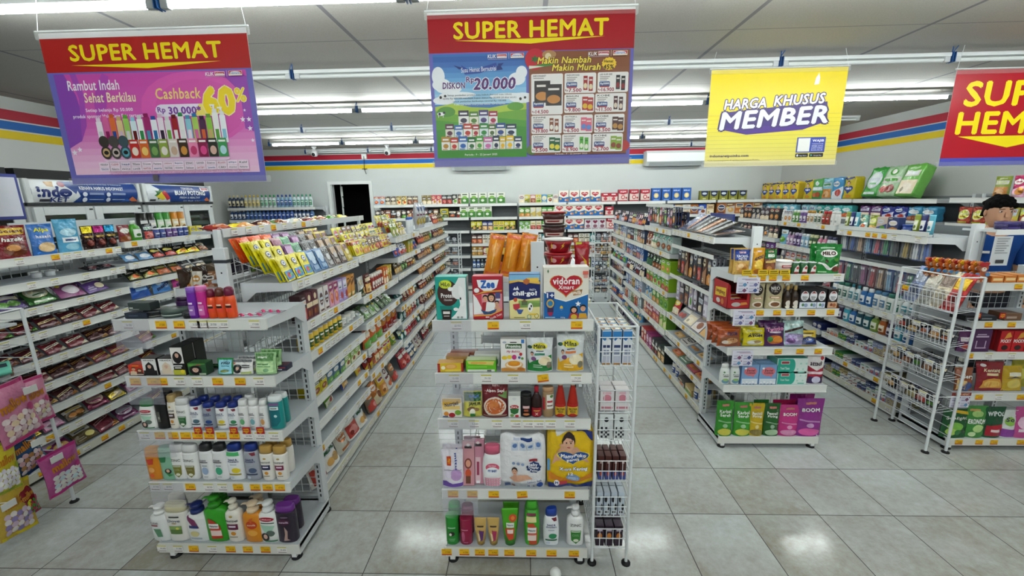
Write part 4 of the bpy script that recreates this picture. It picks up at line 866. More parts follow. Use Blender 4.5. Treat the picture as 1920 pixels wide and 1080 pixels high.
def P_(kind, w, h, d, b, a, style, nm=None):
    k = (kind, round(w, 3), round(h, 3), round(d, 3), b, a, style, nm)
    if k not in _pc:
        rnd = random.Random(str(k)); nc = SHN[kind]
        if kind in ('bag', 'bar'): shp = s_bag(w, h, d, b, 'foil' if style % 3 == 2 else 'film', rnd.random())
        elif kind == 'pouch': shp = s_pouch(w, h, d, b, 'foil' if style % 3 == 2 else 'film', rnd.random())
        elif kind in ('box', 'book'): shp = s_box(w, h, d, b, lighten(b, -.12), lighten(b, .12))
        elif kind in ('can', 'tub'): shp = s_can(w, h, d, b, a if kind == 'tub' else 'c9ccce', .92 if kind == 'tub' else 1, .14 if kind == 'tub' else .03)
        elif kind == 'bottle': shp = s_bottle(w, h, d, b, ('shampoo', 'curvy', 'round', 'taper')[style % 4], a, capk='screw' if style % 4 == 2 else 'flip', n=12)
        elif kind == 'water': shp = s_bottle(w, h, d, b, 'round', a, 2, 'screw', n=12)
        elif kind == 'sauce': shp = s_bottle(w, h, d, b, 'sauce', a, 2, 'screw', n=12)
        elif kind == 'jar': shp = s_bottle(w, h, d, b, 'jar', a, 2, 'screw', n=12)
        elif kind == 'strip': shp = s_strip(w, h, d, b)
        elif kind == 'brush': shp = s_brush(w, h, d, b, 'eef0f2', a)
        elif kind == 'tube': shp = s_tube(w, h, d, b, a)
        elif kind == 'diaper': shp = s_diaper(w, h, d, b, 'film', rnd.random())
        elif kind == 'insole': shp = s_box(w, h, d, b, None, None, 'film')
        ops = gen(style, b, a, rnd)
        if kind in ('bottle', 'jar', 'can', 'tub', 'water', 'sauce', 'tube'): ops = [('R', .1, .2, .9, .7, a if kind not in ('tub',) else lighten(b, .3)), ('R', .2, .5, .8, .6, 'f2efe8'), ('E', .5, .35, .25, .09, lighten(b, -.3))]
        if kind == 'diaper' and cword(b) in ('yellow', 'gold'): ops = [('P', heart(.5, .45, .4, .2), '1c3a86'), ('R', .25, .44, .75, .52, 'e0e4ec'), ('R', .02, .9, .98, .98, '22306a'), ('E', .5, .74, .16, .12, '2a1e1c'), ('E', .5, .71, .14, .1, 'd8a488'), ('E', .5, .14, .3, .07, 'd08a2a')]
        if kind == 'brush': ops = [('R', .1, .05, .9, .22, lighten(a, .5)), ('R', .2, .1, .8, .15, 'e8d020' if style % 2 else 'c02028')]
        nm2, cat = nc; col = cword(b)
        if nm: nm2 = nm.replace(' ', '_').replace('-', '_')
        _pc[k] = mkproto(nm2, cat, shp, ops, w, h, d, col+' '+(nm or nc[1]), .0003)
    return _pc[k]
def bayrow(B, i, specs, off=.02, gap=.006, cyc=True, y=.012, zadd=0, hmax=None, rows=1, x0=.02, x1=None, seed=None, jit=.004):
    zl = sorted(list(B.zs)+[B.zb], reverse=True); z = zl[i]
    up_ = zl[i-1] if i > 0 else z+.4
    hm = hmax or (up_-z-.035 if i > 0 else .4)
    rnd = random.Random(seed if seed is not None else len(ITEMS)*7+i)
    x = x0; x1 = x1 or B.L-.02; n = 0; q = 0
    while specs:
        if q >= len(specs) and not cyc: break
        sp = specs[q % len(specs)]; q += 1
        if q > 60: break
        kind, w, h, d, b, a, style, cnt, pose = sp[:9]; nm = sp[9] if len(sp) > 9 else None
        if pose in 's' : h = min(h, hm)
        if pose == 'l': h = min(h, hm*1.06)
        pr = P_(kind, w, h, d, b, a, style, nm)
        for c in range(cnt):
            if x+w > x1: return
            xc = x+w/2
            if B.near == 'last': xc = B.L-xc
            yy = y+rnd.uniform(0, jit)
            for r in range(rows):
                k_ = .13 if pose in 'lm' and kind in ('bag', 'pouch', 'bar') else .04; R = Matrix.Rotation(rnd.uniform(-k_, k_), 4, 'Z') @ Matrix.Rotation(rnd.uniform(-k_, k_)*.6, 4, 'Y' if k_ > .1 else 'Z'); th = {'l': .32, 'f': 1.32, 'm': .75}.get(pose, 0)
                zz = z+(.0015 if k_ < .1 else .004)+zadd
                if th: R = R @ Matrix.Rotation(-th, 4, 'X'); zz += d*math.sin(th)
                M = B.M @ Matrix.Translation((xc, yy+r*(d+.006 if pose not in 'fm' else .05 if pose == 'f' else .085), zz+(r*d*.9 if pose == 'f' else 0))) @ R
                put(pr, M, None, '%ss in the %s' % (SHN[kind][1], B.phrase), (B.phrase, i, B.near, pose), n, desc=('upper ' if (pose == 'f' and r) else 'rear ' if r else '')+pr.desc)
            n += 1; x += w+gap

# ------------------------------------------------------------------ goods on the four end stands
def solveX(px, Y, Z):
    e = Vector((-CP.x, Y-CP.y, Z-CP.z)); k = px-960
    return (k*e.dot(fw)-FPX*e.dot(rt))/(FPX*rt.x-k*fw.x)
def solveZ(py, X, Y):
    e = Vector((X-CP.x, Y-CP.y, -CP.z)); k = 540-py
    return (k*e.dot(fw)-FPX*e.dot(up))/(FPX*up.z-k*fw.z)
def EP(E, i, x0, x1, yt, mk, name, cat, label, d, ops=(), yo=.014, group=None, nb=0, lean=0, turn=0, dz=0, rear=None, gapb=.006, fill=None):
    z = (E.zs[i] if i < len(E.zs) else E.zb)+.0012+dz+d*math.sin(lean); Y = E.Y+yo; rnd_ = mk in BOT
    Yc = Y+(d/2 if rnd_ else 0)
    X0, X1 = solveX(x0, Yc, z+.05), solveX(x1, Yc, z+.05); w = X1-X0
    h = solveZ(yt, (X0+X1)/2, Yc)-z
    if lean: h /= math.cos(lean)
    shp = mk(w, h, d)
    m, S, flat, mat = shp[:4]
    ops = ops(w, h) if callable(ops) else ops
    pr = mkproto(name, cat, shp, list(ops), w, h, d, '', .00015)
    for r in range(nb+1):
        M = Matrix.Translation(((X0+X1)/2, Y+r*(d+gapb), z)) @ Matrix.Rotation(turn, 4, 'Z') @ Matrix.Rotation(-lean, 4, 'X')
        lb = label if r == 0 else (rear or label)+('' if nb == 1 else ', %s row' % ORD[r])
        put(pr, M, lb, group, keep=r == 0 or True)
    return pr
BOT = set()
def bot(c, prof, cap, e=2.5, ck='flip', mat='plastic'):
    f = lambda w, h, d: s_bottle(w, h, d, c, prof, cap, e, ck, mat)
    BOT.add(f); return f
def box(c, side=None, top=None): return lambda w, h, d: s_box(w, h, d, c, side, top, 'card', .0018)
def pou(c, mat='film', res=2): return lambda w, h, d: s_pouch(w, h, d, c, mat, w*100, res)
def bg(c, mat='film', res=2): return lambda w, h, d: s_bag(w, h, d, c, mat, w*100, res)
def can(c, lid='c9ccce', cone=1, lidh=.04):
    f = lambda w, h, d: s_can(w, h, d, c, lid, cone, lidh); BOT.add(f); return f
def tub(c, cap=None):
    f = lambda w, h, d: s_tube(w, h, d, c, cap); BOT.add(f); return f
def face(cu, cv, r, hair, skin='d9a88c', k=1, ln=1):        # a small printed portrait
    return [('E', cu, cv-r*.15*k, r*1.12, r*1.3*k, hair) if ln else ('E', cu, cv+r*.2*k, r*.86, r*.86*k, hair), ('E', cu, cv-r*.1*k, r*.72, r*.95*k, skin), ('P', [(cu-r*.75, cv+r*.1*k), (cu-r*.6, cv+r*.85*k), (cu, cv+r*1.05*k), (cu+r*.7, cv+r*.8*k), (cu+r*.78, cv+r*.1*k), (cu+r*.3, cv+r*.5*k), (cu-r*.3, cv+r*.52*k)], hair), ('E', cu-r*.28, cv, r*.1, r*.09*k, '2a2020'), ('E', cu+r*.28, cv, r*.1, r*.09*k, '2a2020'), ('E', cu, cv-r*.55*k, r*.22, r*.08*k, 'b0504a')]
# --- left stand, top shelf
E_ = EL
EP(E_, 0, 230, 272, 587, box('27303f', '1f2733', '2c3644'), 'hair_wax_tin', 'tin', 'dark blue flat box at the left end of the top shelf, left stand', .05, [('R', .2, .4, .6, .6, '4a5668')], yo=.02)
EP(E_, 0, 237, 278, 568, box('2f3a38', '242d2c', '384442'), 'hair_wax_box', 'box', 'dark green square box resting on the dark blue flat box', .05, [('R', .06, .3, .22, .42, 'd8dcd8'), ('R', .06, .16, .5, .22, '9aa29e')], yo=.024, dz=.0345)
EP(E_, 0, 268, 308, 580, can('1e2020', '26292a', 1, .45), 'hair_wax_tin', 'tin', 'flat round black tin on the top shelf, left stand', .075, [('R', .1, .3, .9, .5, '8a8a7a')], yo=.03)
EP(E_, 0, 302, 344, 578, can('3c4a46', '46554f', 1, .5), 'hair_wax_tin', 'tin', 'flat round grey-green tin beside the black tins', .078, [('R', .05, .6, .95, .85, 'a8b0a8')], yo=.02)
EP(E_, 0, 341, 362, 584, can('1c1d1f', '2a2c2e', 1, .4), 'hair_wax_tin', 'tin', 'small low black tin beside the purple spray', .04, [], yo=.012)
EP(E_, 0, 333, 357, 556, bot('3a1a4a', 'jar', '2a1236'), 'hair_gel_jar', 'jar', 'dark purple jar behind the small black tin', .05, [('R', .2, .3, .8, .6, '6a4a86')], yo=.10)
def spray(c): return lambda w, h: [('R', .2, .12, .8, .5, lighten(c, .35)), ('R', .3, .55, .7, .62, 'f0e0ee'), ('R', .35, .3, .65, .36, 'f4e8f4')]
EP(E_, 0, 355, 374, 538, bot('6a1f9a', 'straight', '8a5ac0', 2, 'screw'), 'hair_spray_bottle', 'bottle', 'slim purple hair spray with lilac cap on the left stand', .04, spray('6a1f9a'))
EP(E_, 0, 373, 392, 536, bot('c4288a', 'straight', 'd870b0', 2, 'screw'), 'hair_spray_bottle', 'bottle', 'slim magenta hair spray with pink cap on the left stand', .04, spray('c4288a'))
def serum(w, h): return [('R', .12, .25, .88, .62, 'e0482c'), ('R', .2, .42, .8, .5, '2a1a14'), ('R', .25, .52, .75, .57, 'f0d8b8')]
for k, (a, b, t, cp) in enumerate(((391, 408, 541, '6a1230'), (407, 425, 539, '5a2a1c'), (424, 443, 537, '6a1036'))):
    EP(E_, 0, a, b, t, bot('e0501c', 'round', cp, 2, None), 'hair_vitamin_bottle', 'bottle', ('orange hair serum with dark red cap beside the magenta spray', 'orange hair serum with brown cap, middle of three', 'orange hair serum with dark red cap, rightmost of three')[k], .037, serum)
    o = ITEMS[-1]; q = MB(); q.lathe([(.4*o['pr'].w, o['pr'].h*.72), (.42*o['pr'].w, o['pr'].h*.85), (.36*o['pr'].w, o['pr'].h*.96), (.15*o['pr'].w, o['pr'].h)], cp, 14, (0, .0185, 0)); c = q.obj('cap', o['o']); o['ch'].append(c)
for k, (x, y, l) in enumerate(((470, .06, 'pink capsule blister strip lying at front of the top shelf'), (508, .12, 'pink capsule blister strip lying further back on the top shelf'))):
    X = solveX(x, E_.Y+y, E_.zs[0]); m = MB(); m.box((-.06, -.025, 0), (.06, .025, .0025), 'b8bcc4', 'foil')
    for i in range(6): m.ball((-.048+.019*i, (-.01 if i % 2 else .01), .003), .0085, 'c8306a', 'foil', 8, (1, .8, .6))
    put(Proto('capsule_strip', 'sachet', m.mesh('capsule_strip'), [], .12, .01, .05, ''), Matrix.Translation((X, E_.Y+y, E_.zs[0]+.001)) @ Matrix.Rotation(.1*(1-k*2), 4, 'Z'), l, keep=True)
# --- left stand, hair colour shelf
def hairbox(bgc, hair, t, tc, low): return lambda w, h: [('R', .03, .03, .97, .97, bgc), ('T', t, .5, .88, .7, .08, tc, .04)]+[('R', .05, .03, .95, .3, low)]+[('E', .5, .32, .3, .22, hair), ('P', [(.2, .1), (.24, .6), (.5, .8), (.76, .6), (.82, .1)], hair)]+face(.5, .55, .17, hair, 'd8b09a', .85*w/h*1.1)
EP(E_, 1, 239, 270, 684, box('c2331c', '8a1f14', 'a82a18'), 'hair_colour_box', 'box', 'red hair colour box showing two people, at the shelf left end', .045, lambda w, h: [('R', 0, 0, 1, .2, '3a2a20')]+face(.32, .62, .16, '2a1c18', 'd8a888', .9, 0)+face(.68, .5, .15, '2a1c18', 'd8a888', .9)+[('P', [(.1, .05), (.14, .4), (.32, .45), (.5, .38), (.5, .05)], 'd8c0a0'), ('P', [(.5, .05), (.52, .3), (.7, .33), (.9, .28), (.92, .05)], '4a2a20'), ('R', .3, .88, .7, .95, 'e8a028'), ('R', .1, .08, .9, .16, 'e0d0c0')])
EP(E_, 1, 266, 294, 672, box('22201f', '181716', '2c2a2a'), 'hair_colour_box', 'box', 'white-fronted hair colour box with black-haired portrait', .05, hairbox('e8e6e4', '161316', 'MIRANDA', '3a3a3c', '1c1a1c'))
EP(E_, 1, 297, 326, 672, box('22201f', '181716', '2c2a2a'), 'hair_colour_box', 'box', 'white-fronted hair colour box with blond portrait', .05, hairbox('e8e6e4', 'd9c8b0', 'MIRANDA', '3a3a3c', 'cfc8c0'))
EP(E_, 1, 323, 347, 650, box('161516', '2a2c26', '1c1c1c'), 'hair_colour_box', 'box', 'tall black hair colour box with portrait above yellow flowers', .06, lambda w, h: [('R', .04, .42, .96, .97, 'e4e0dc'), ('E', .5, .62, .36, .2, '141214')]+face(.5, .72, .2, '141214', 'd9ae98', .5)+[('R', .04, .02, .96, .2, 'b8b83a'), ('E', .75, .14, .16, .07, 'e8d030'), ('R', .12, .32, .8, .36, 'e4e4e0'), ('R', .2, .25, .7, .29, 'e4e4e0')], nb=1, rear='tall black hair colour box behind the front tall black one')
EP(E_, 1, 351, 385, 681, box('2a5a34', '1c3c24', '3a6a3c'), 'hair_colour_box', 'box', 'green hair colour box with dark-haired woman and pale lower corner', .045, lambda w, h: [('P', [(.02, .7), (.98, .9), (.98, .98), (.02, .98)], '4a8a3a'), ('E', .42, .42, .34, .38, '181414')]+face(.42, .5, .24, '181414', 'dcb4a0', 1)+[('R', .6, .03, .97, .2, 'a8b8a0'), ('R', .5, .84, .75, .9, 'c03a48')])
EP(E_, 1, 384, 412, 683, pou('1f4a2a', 'foil'), 'henna_sachet', 'sachet', 'dark green henna sachet leaning behind the portrait boxes', .02, [('R', .2, .6, .8, .75, '6aa060')], yo=.09, lean=.25)
EP(E_, 1, 402, 432, 674, pou('2f8a4a'), 'henna_sachet', 'sachet', 'green-edged henna sachet with pale blue panel', .025, [('R', .14, .05, .95, .9, '8ac8d8'), ('T', 'niu', .58, .72, .55, .18, '1a3a4a', .04, .2), ('R', .3, .5, .85, .55, '3a7a8a'), ('E', .55, .22, .25, .09, '6a7a30')], lean=.15)
EP(E_, 1, 430, 469, 676, pou('e6e4e0', 'film'), 'hair_colour_sachet', 'sachet', 'white hair colour sachet with black-haired woman and grey top', .03, lambda w, h: [('R', .04, .8, .96, .98, '6a6c70'), ('E', .28, .36, .24, .3, '18161a')]+face(.3, .42, .15, '18161a', 'dab4a0', 1)+[('R', .5, .55, .9, .62, '3a3a40'), ('R', .5, .44, .9, .5, '3a3a40'), ('R', .05, .7, .2, .78, 'd8642a'), ('P', [(.5, .03), (.96, .03), (.96, .2), (.5, .15)], 'b8c878')], lean=.15, nb=1, rear='white hair colour sachet behind the one with grey top')
EP(E_, 1, 473, 513, 664, pou('9cc48c', 'film'), 'henna_sachet', 'sachet', 'pale green henna sachet at the right of the hair colour shelf', .035, [('R', .06, .62, .9, .95, '5a8a50'), ('R', .15, .74, .6, .82, 'e8f0e0'), ('R', .06, .1, .9, .58, 'b8dca0'), ('R', .14, .44, .7, .5, '5a8a5a'), ('R', .14, .34, .8, .38, '6a9a6a'), ('E', .6, .2, .14, .08, '7aa87a')], lean=.12, nb=1, rear='pale green henna sachet behind the front pale green one')
EP(E_, 1, 514, 535, 686, box('2a2c44', '20223a', '4a2a34'), 'small_carton_box', 'box', 'small navy box at the right end of the hair colour shelf', .05, [('R', .1, .55, .9, .7, 'c0404a'), ('R', .1, .2, .6, .4, 'd8dce4')], yo=.06, nb=0)
# --- left stand, first shampoo shelf
def zinc(c): return lambda w, h: [('T', 'ZINC', .5, .74, .66, .09, '23242a', .02), ('P', [(.2, .55), (.82, .55), (.78, .22), (.52, .1), (.24, .22)], c), ('R', .24, .5, .78, .53, 'd8e0d0'), ('T', 'COOL', .5, .4, .4, .07, lighten(c, .5), .02), ('E', .52, .22, .16, .05, 'e8e8d8'), ('R', .15, .04, .85, .055, 'b8bcc0')]
def hs(pic): return lambda w, h: [('T', 'head &', .5, .74, .55, .06, '1c2c6a', .04), ('T', 'shoulders', .5, .67, .68, .055, '1c2c6a', .04), ('P', [(.5, .96), (.92, .98), (.9, .87), (.7, .86)], '7a2a3a'), ('E', .6, .36, .26, .09, pic), ('R', .12, .2, .88, .25, lighten(pic, -.3)), ('E', .3, .12, .14, .05, 'c8d0dc'), ('R', .3, .55, .7, .58, 'a8b0bc')]
def clear_(pic): return lambda w, h: [('T', 'CLEAR', .4, .7, .5, .06, '3a3a44', .03), ('R', .08, .62, .72, .645, '2a2a30'), ('E', .45, .34, .24, .13, pic), ('R', .3, .5, .65, .54, '9aa2aa'), ('R', .3, .12, .6, .15, 'b0b4b8')]
def pant(c): return lambda w, h: [('E', .5, .84, .12, .03, 'b89a50'), ('T', 'PANTENE', .5, .7, .76, .055, '2a2a34', .03), ('R', .16, .42, .84, .6, c), ('R', .28, .5, .72, .55, 'e8e0ec'), ('E', .52, .3, .16, .06, 'd8902c'), ('R', .25, .17, .75, .2, '9a8a70')]
def lifeb(w, h): return [('E', .5, .8, .36, .07, 'b02038'), ('T', 'Lifebuoy', .5, .8, .5, .05, 'f4e8e8', .03), ('R', .2, .66, .85, .69, '2a4a3a'), ('P', [(.15, .62), (.85, .58), (.7, .4), (.35, .36)], 'a8d0b8'), ('E', .62, .33, .2, .1, '5a6a62'), ('E', .34, .2, .2, .14, '2a2024'), ('E', .36, .22, .1, .08, 'd8b0a0'), ('R', .3, .05, .9, .09, '2a7a4a')]
SP = [(267, 297, 749, 'eeeeea', 'shampoo', '1d7a36', lifeb, 'white shampoo bottle with flat green cap at the shelf left end', 'flip'),
      (297, 319, 745, '141416', 'straight', '1c1c1e', lambda w, h: [('R', .3, .3, .55, .7, '5a5a52'), ('R', .35, .4, .5, .5, '9a9a90')], 'glossy black shampoo bottle beside the green-capped white one', 'flip'),
      (321, 338, 739, 'ece6da', 'shampoo', 'b89c66', pant('4a3a30'), 'white shampoo bottle with gold cap and black label band', 'flip'),
      (335, 361, 745, 'ececea', 'taper', 'dcdcdc', zinc('2f6a3a'), 'white shampoo bottle with a dark green shield label', 'flip'),
      (361, 383, 748, 'eceef0', 'shampoo', '1a2f7e', hs('4a6a7a'), 'blue-capped dandruff shampoo with grey-green picture, leftmost of four', 'slant'),
      (384, 406, 752, '9aa0ac', 'shampoo', '1a2f7e', hs('2a4a8a'), 'blue-capped dandruff shampoo with grey front', 'slant'),
      (408, 430, 752, 'eceef0', 'shampoo', '1a2f7e', hs('e0c838'), 'blue-capped dandruff shampoo with lemon picture on the upper shelf', 'slant'),
      (431, 451, 752, 'eceef0', 'shampoo', '1a2f7e', hs('3a8a5a'), 'blue-capped dandruff shampoo with green leaf picture', 'slant'),
      (451, 470, 748, 'ecebea', 'shampoo', 'e6e6e4', clear_('6ab07a'), 'white-capped white shampoo with green picture, upper bottle shelf', 'flip'),
      (470, 489, 748, 'ecebea', 'shampoo', 'e6e6e4', clear_('7ab0b8'), 'white-capped white shampoo with blue-grey picture, upper bottle shelf', 'flip'),
      (490, 506, 748, 'ecebea', 'shampoo', 'e6e6e4', clear_('d09a60'), 'white-capped white shampoo with orange picture, upper bottle shelf', 'flip'),
      (508, 533, 741, '1d8f8c', 'straight', 'e4e8e8', lambda w, h: [('P', [(.1, .1), (.6, .12), (.9, .3), (.9, .85), (.1, .85)], '0f6a74'), ('R', .2, .72, .85, .84, 'dce6e6'), ('R', .28, .76, .75, .79, '3a3a3a'), ('R', .15, .88, .9, .98, '7a5a8a'), ('E', .6, .5, .12, .05, 'c8e0e0')], 'tall teal shampoo bottle at the right end of its shelf', 'flip')]
for a, b, t, c, p, cp, op, l, ck in SP: EP(E_, 2, a, b, t, bot(c, p, cp, 2.6, ck), 'shampoo_bottle', 'bottle', l, .042, op)
for a, b, t, c, p, cp, l, ck in ((309, 329, 733, '141416', 'straight', '1c1c1e', 'tall black shampoo bottle behind the front black one', 'flip'), (330, 347, 735, 'ece6da', 'shampoo', 'b89c66', 'gold-capped white bottle behind the green shield bottle', 'flip'), (349, 372, 742, 'ececea', 'shampoo', 'dcdcdc', 'white-capped white bottle behind the green shield bottle', 'flip'),
      (376, 396, 741, 'eceef0', 'shampoo', '1a2f7e', 'blue-capped bottle in the second row, leftmost of four', 'slant'), (398, 417, 742, 'eceef0', 'shampoo', '1a2f7e', 'blue-capped bottle in the second row, second of four', 'slant'), (419, 438, 743, 'eceef0', 'shampoo', '1a2f7e', 'blue-capped bottle in the second row, third of four', 'slant'), (440, 459, 742, 'eceef0', 'shampoo', '1a2f7e', 'blue-capped bottle in the second row, last of four', 'slant'), (463, 481, 739, 'ecebea', 'shampoo', 'e6e6e4', 'white-capped bottle behind the white shampoos', 'flip'), (518, 542, 735, '1d8f8c', 'straight', 'e4e8e8', 'tall teal shampoo bottle behind the front teal one', 'flip')):
    EP(E_, 2, a, b, t, bot(c, p, cp, 2.6, ck), 'shampoo_bottle', 'bottle', l, .042, [], yo=.07)
# --- left stand, second shampoo shelf
SP = [(280, 308, 838, 'd8861c', 'straight', 'e09a30', lambda w, h: [('P', [(.2, .8), (.7, .84), (.62, .62), (.3, .6)], 'c03a28'), ('E', .45, .4, .2, .1, 'e8a860'), ('E', .42, .18, .16, .08, 'e0602c')], 'orange shampoo bottle at the left end of the third shelf', 'flip'),
      (305, 336, 836, '86b89c', 'straight', '9ac8ac', lambda w, h: [('P', [(.1, .84), (.6, .88), (.5, .68), (.2, .66)], '2a7a4a'), ('E', .58, .34, .2, .1, '2a2e28'), ('E', .58, .36, .1, .06, 'd8b090'), ('P', [(.4, .3), (.85, .2), (.6, .14)], '3a8a48')], 'mint green shampoo bottle beside the orange one', 'flip'),
      (326, 354, 831, 'ececea', 'taper', 'dcdcdc', zinc('7a7a2c'), 'white bottle with olive shield label, left of the pair', 'flip'),
      (349, 378, 832, 'ececea', 'taper', 'dcdcdc', zinc('7a7230'), 'white bottle with olive shield label, right of the pair', 'flip'),
      (380, 406, 829, 'e8e8e8', 'shampoo', '222226', clear_('9ab0d0'), 'white shampoo with black oval cap and pale blue picture', 'slant'),
      (405, 432, 829, 'e8e8e8', 'shampoo', '222226', clear_('3aa880'), 'white shampoo with black oval cap and green round picture', 'slant'),
      (431, 461, 829, 'eceef0', 'shampoo', '17307e', lambda w, h: hs('e8d030')(w, h)+[('R', .08, .86, .92, .99, '4ab06a')], 'large blue-capped shampoo with lemon picture and green collar', 'slant'),
      (463, 491, 829, 'a4a8b2', 'shampoo', '17307e', hs('4a5a7a'), 'large blue-capped shampoo with grey front panel', 'slant'),
      (492, 517, 834, 'eae6de', 'taper', 'b89248', pant('1f2450'), 'gold-capped white shampoo with navy label', 'flip'),
      (517, 542, 835, 'eae6de', 'taper', 'b89248', pant('7a1c44'), 'gold-capped white shampoo with wine red label', 'flip')]
for a, b, t, c, p, cp, op, l, ck in SP: EP(E_, 3, a, b, t, bot(c, p, cp, 2.6, ck), 'shampoo_bottle', 'bottle', l, .044, op)
for a, b, t, l in ((503, 526, 824, 'gold-capped bottle behind the navy-label one'), (528, 552, 822, 'gold-capped bottle behind the wine-label one, at right end')): EP(E_, 3, a, b, t, bot('eae6de', 'taper', 'b89248', 2.6), 'shampoo_bottle', 'bottle', l, .044, [], yo=.075)
# --- left stand, bottom shelf
SP = [(289, 327, 945, 'e4e6e4', 'pump', 'e8e8e6', lambda w, h: [('T', 'CLEAR', .35, .72, .4, .07, '5a4a5a', .03), ('R', .15, .6, .5, .65, '8a2a3a'), ('P', [(.25, .5), (.6, .5), (.65, .2), (.4, .18)], '5a8a6a')], 'white pump bottle at the left end of the bottom shelf', 'pump'),
      (318, 360, 941, 'e4e2da', 'taper', 'e0d8b0', lambda w, h: [('R', .3, .84, .75, .89, '3a3a3a'), ('T', 'Dove', .5, .74, .55, .09, '2a3a6a', .02), ('E', .5, .65, .12, .02, 'a88a4a'), ('R', .24, .28, .8, .56, '5a7a3a'), ('R', .24, .44, .8, .56, '8aa860'), ('E', .62, .48, .08, .04, 'e0d860')], 'cream-capped white bottle with olive square label', 'flip'),
      (356, 399, 941, 'e6e8e6', 'pump', '1d2c6a', lambda w, h: [('P', [(.1, .95), (.5, .8), (.65, .5), (.4, .55), (.2, .75)], '7a2a5a'), ('R', .2, .5, .6, .6, '2a3a7a'), ('E', .4, .3, .2, .1, 'd8cc90'), ('R', .2, .1, .7, .16, 'a8b0b8')], 'navy-pump white bottle with purple ribbon label', 'pump'),
      (391, 433, 927, '2f9a1f', 'pump', '2a8a1c', lambda w, h: [('P', [(.25, .72), (.5, .66), (.75, .5), (.8, .12), (.3, .1)], 'b83a20'), ('R', .25, .42, .7, .56, 'f0ece8'), ('T', 'Makarizo', .48, .49, .36, .05, '2a2a2a', .03), ('R', .3, .2, .78, .38, 'f0d8d0'), ('R', .3, .36, .78, .4, 'd05a48')], 'bright green pump bottle with red flower label', 'pump'),
      (430, 460, 934, 'e9e4da', 'pump', 'e2dccc', pant('6a1c44'), 'cream pump bottle with wine red label', 'pump'),
      (461, 501, 939, 'd98a1c', 'pump', 'e0c8a8', lambda w, h: [('E', .5, .62, .26, .14, 'c0401c'), ('T', 'sunsilk', .5, .62, .4, .06, 'f4e4d0', .03), ('E', .5, .34, .24, .1, 'e8a848'), ('P', [(.4, .8), (.6, .86), (.5, .66)], 'd0602c')], 'orange pump bottle with red round label', 'pump'),
      (490, 529, 938, 'eceeea', 'pump', 'e8eae8', lifeb, 'white pump bottle with red oval logo', 'pump'),
      (523, 559, 944, '2a1f30', 'straight', '6a2c84', lambda w, h: [('E', .5, .7, .3, .1, '4a1c3a'), ('T', 'sunsilk', .5, .7, .5, .06, 'd8c0d8', .03), ('P', [(.5, .55), (.65, .4), (.6, .15), (.75, .1), (.4, .08), (.5, .3)], 'b89a90'), ('E', .55, .86, .2, .03, '6a5a70')], 'black shampoo with purple cap at the right end', 'flip')]
for a, b, t, c, p, cp, op, l, ck in SP: EP(E_, 4, a, b, t, bot(c, p, cp, 2.6, ck), 'shampoo_bottle', 'bottle', l, .055, op)
for a, b, t, c, p, cp, l, ck in ((324, 355, 925, 'dcdcd6', 'taper', 'd8d4c4', 'tall white bottle behind the cream-capped bottle', 'flip'), (407, 440, 917, '2f9a1f', 'pump', '2a8a1c', 'green pump bottle behind the front green one', 'pump'), (474, 506, 927, 'd98a1c', 'pump', 'e0c8a8', 'orange pump bottle behind the front orange one', 'pump'), (537, 567, 932, '2a1f30', 'straight', '6a2c84', 'black purple-capped bottle behind the front one', 'flip')):
    EP(E_, 4, a, b, t, bot(c, p, cp, 2.6, ck), 'shampoo_bottle', 'bottle', l, .055, [], yo=.095)
# --- centre stand
E_ = EC
EP(E_, 0, 818, 876, 519, box('1f9a8c', '9aa4a6', '2aa89a'), 'milk_powder_box', 'box', 'teal protein milk box at the left end of the centre stand', .06, lambda w, h: [('P', [(.76, .98), (.98, .98), (.98, .02), (.45, .02), (.6, .12), (.7, .22), (.78, .35), (.74, .6), (.6, .78), (.7, .9)], 'e9ebea'), ('E', .4, .62, .34, .3, '3f2520'), ('E', .72, .66, .2, .18, 'e9ebea'), ('P', [(.76, .8), (.88, .74), (.95, .55), (.92, .35), (.82, .3), (.84, .5), (.74, .62)], 'f2f3f2'), ('E', .33, .83, .2, .1, 'b8cc2a'), ('E', .33, .83, .17, .08, 'd2dc3a'), ('T', 'HiLo', .33, .83, .28, .09, '2a2a2c', .05), ('P', star(.49, .72, .1, .055, 10, .75), 'f4f4f4'), ('T', 'Protein', .4, .57, .44, .1, 'f2efec', .05), ('T', 'Chocolate', .4, .47, .26, .045, 'e4dcd8', .03), ('P', [(.12, .33), (.54, .33), (.48, .01), (.18, .01)], '157a70'), ('P', [(.17, .24), (.5, .24), (.46, .01), (.2, .01)], '2c1c1a'), ('R', .22, .14, .44, .2, 'e8e4e0'), ('R', .24, .08, .42, .1, 'c8c0bc'), ('E', .64, .25, .08, .04, 'f0f2f0'), ('E', .7, .06, .04, .025, '8a9290'), ('E', .82, .06, .04, .025, '8a9290'), ('E', .8, .5, .025, .03, '2a2a2a')])
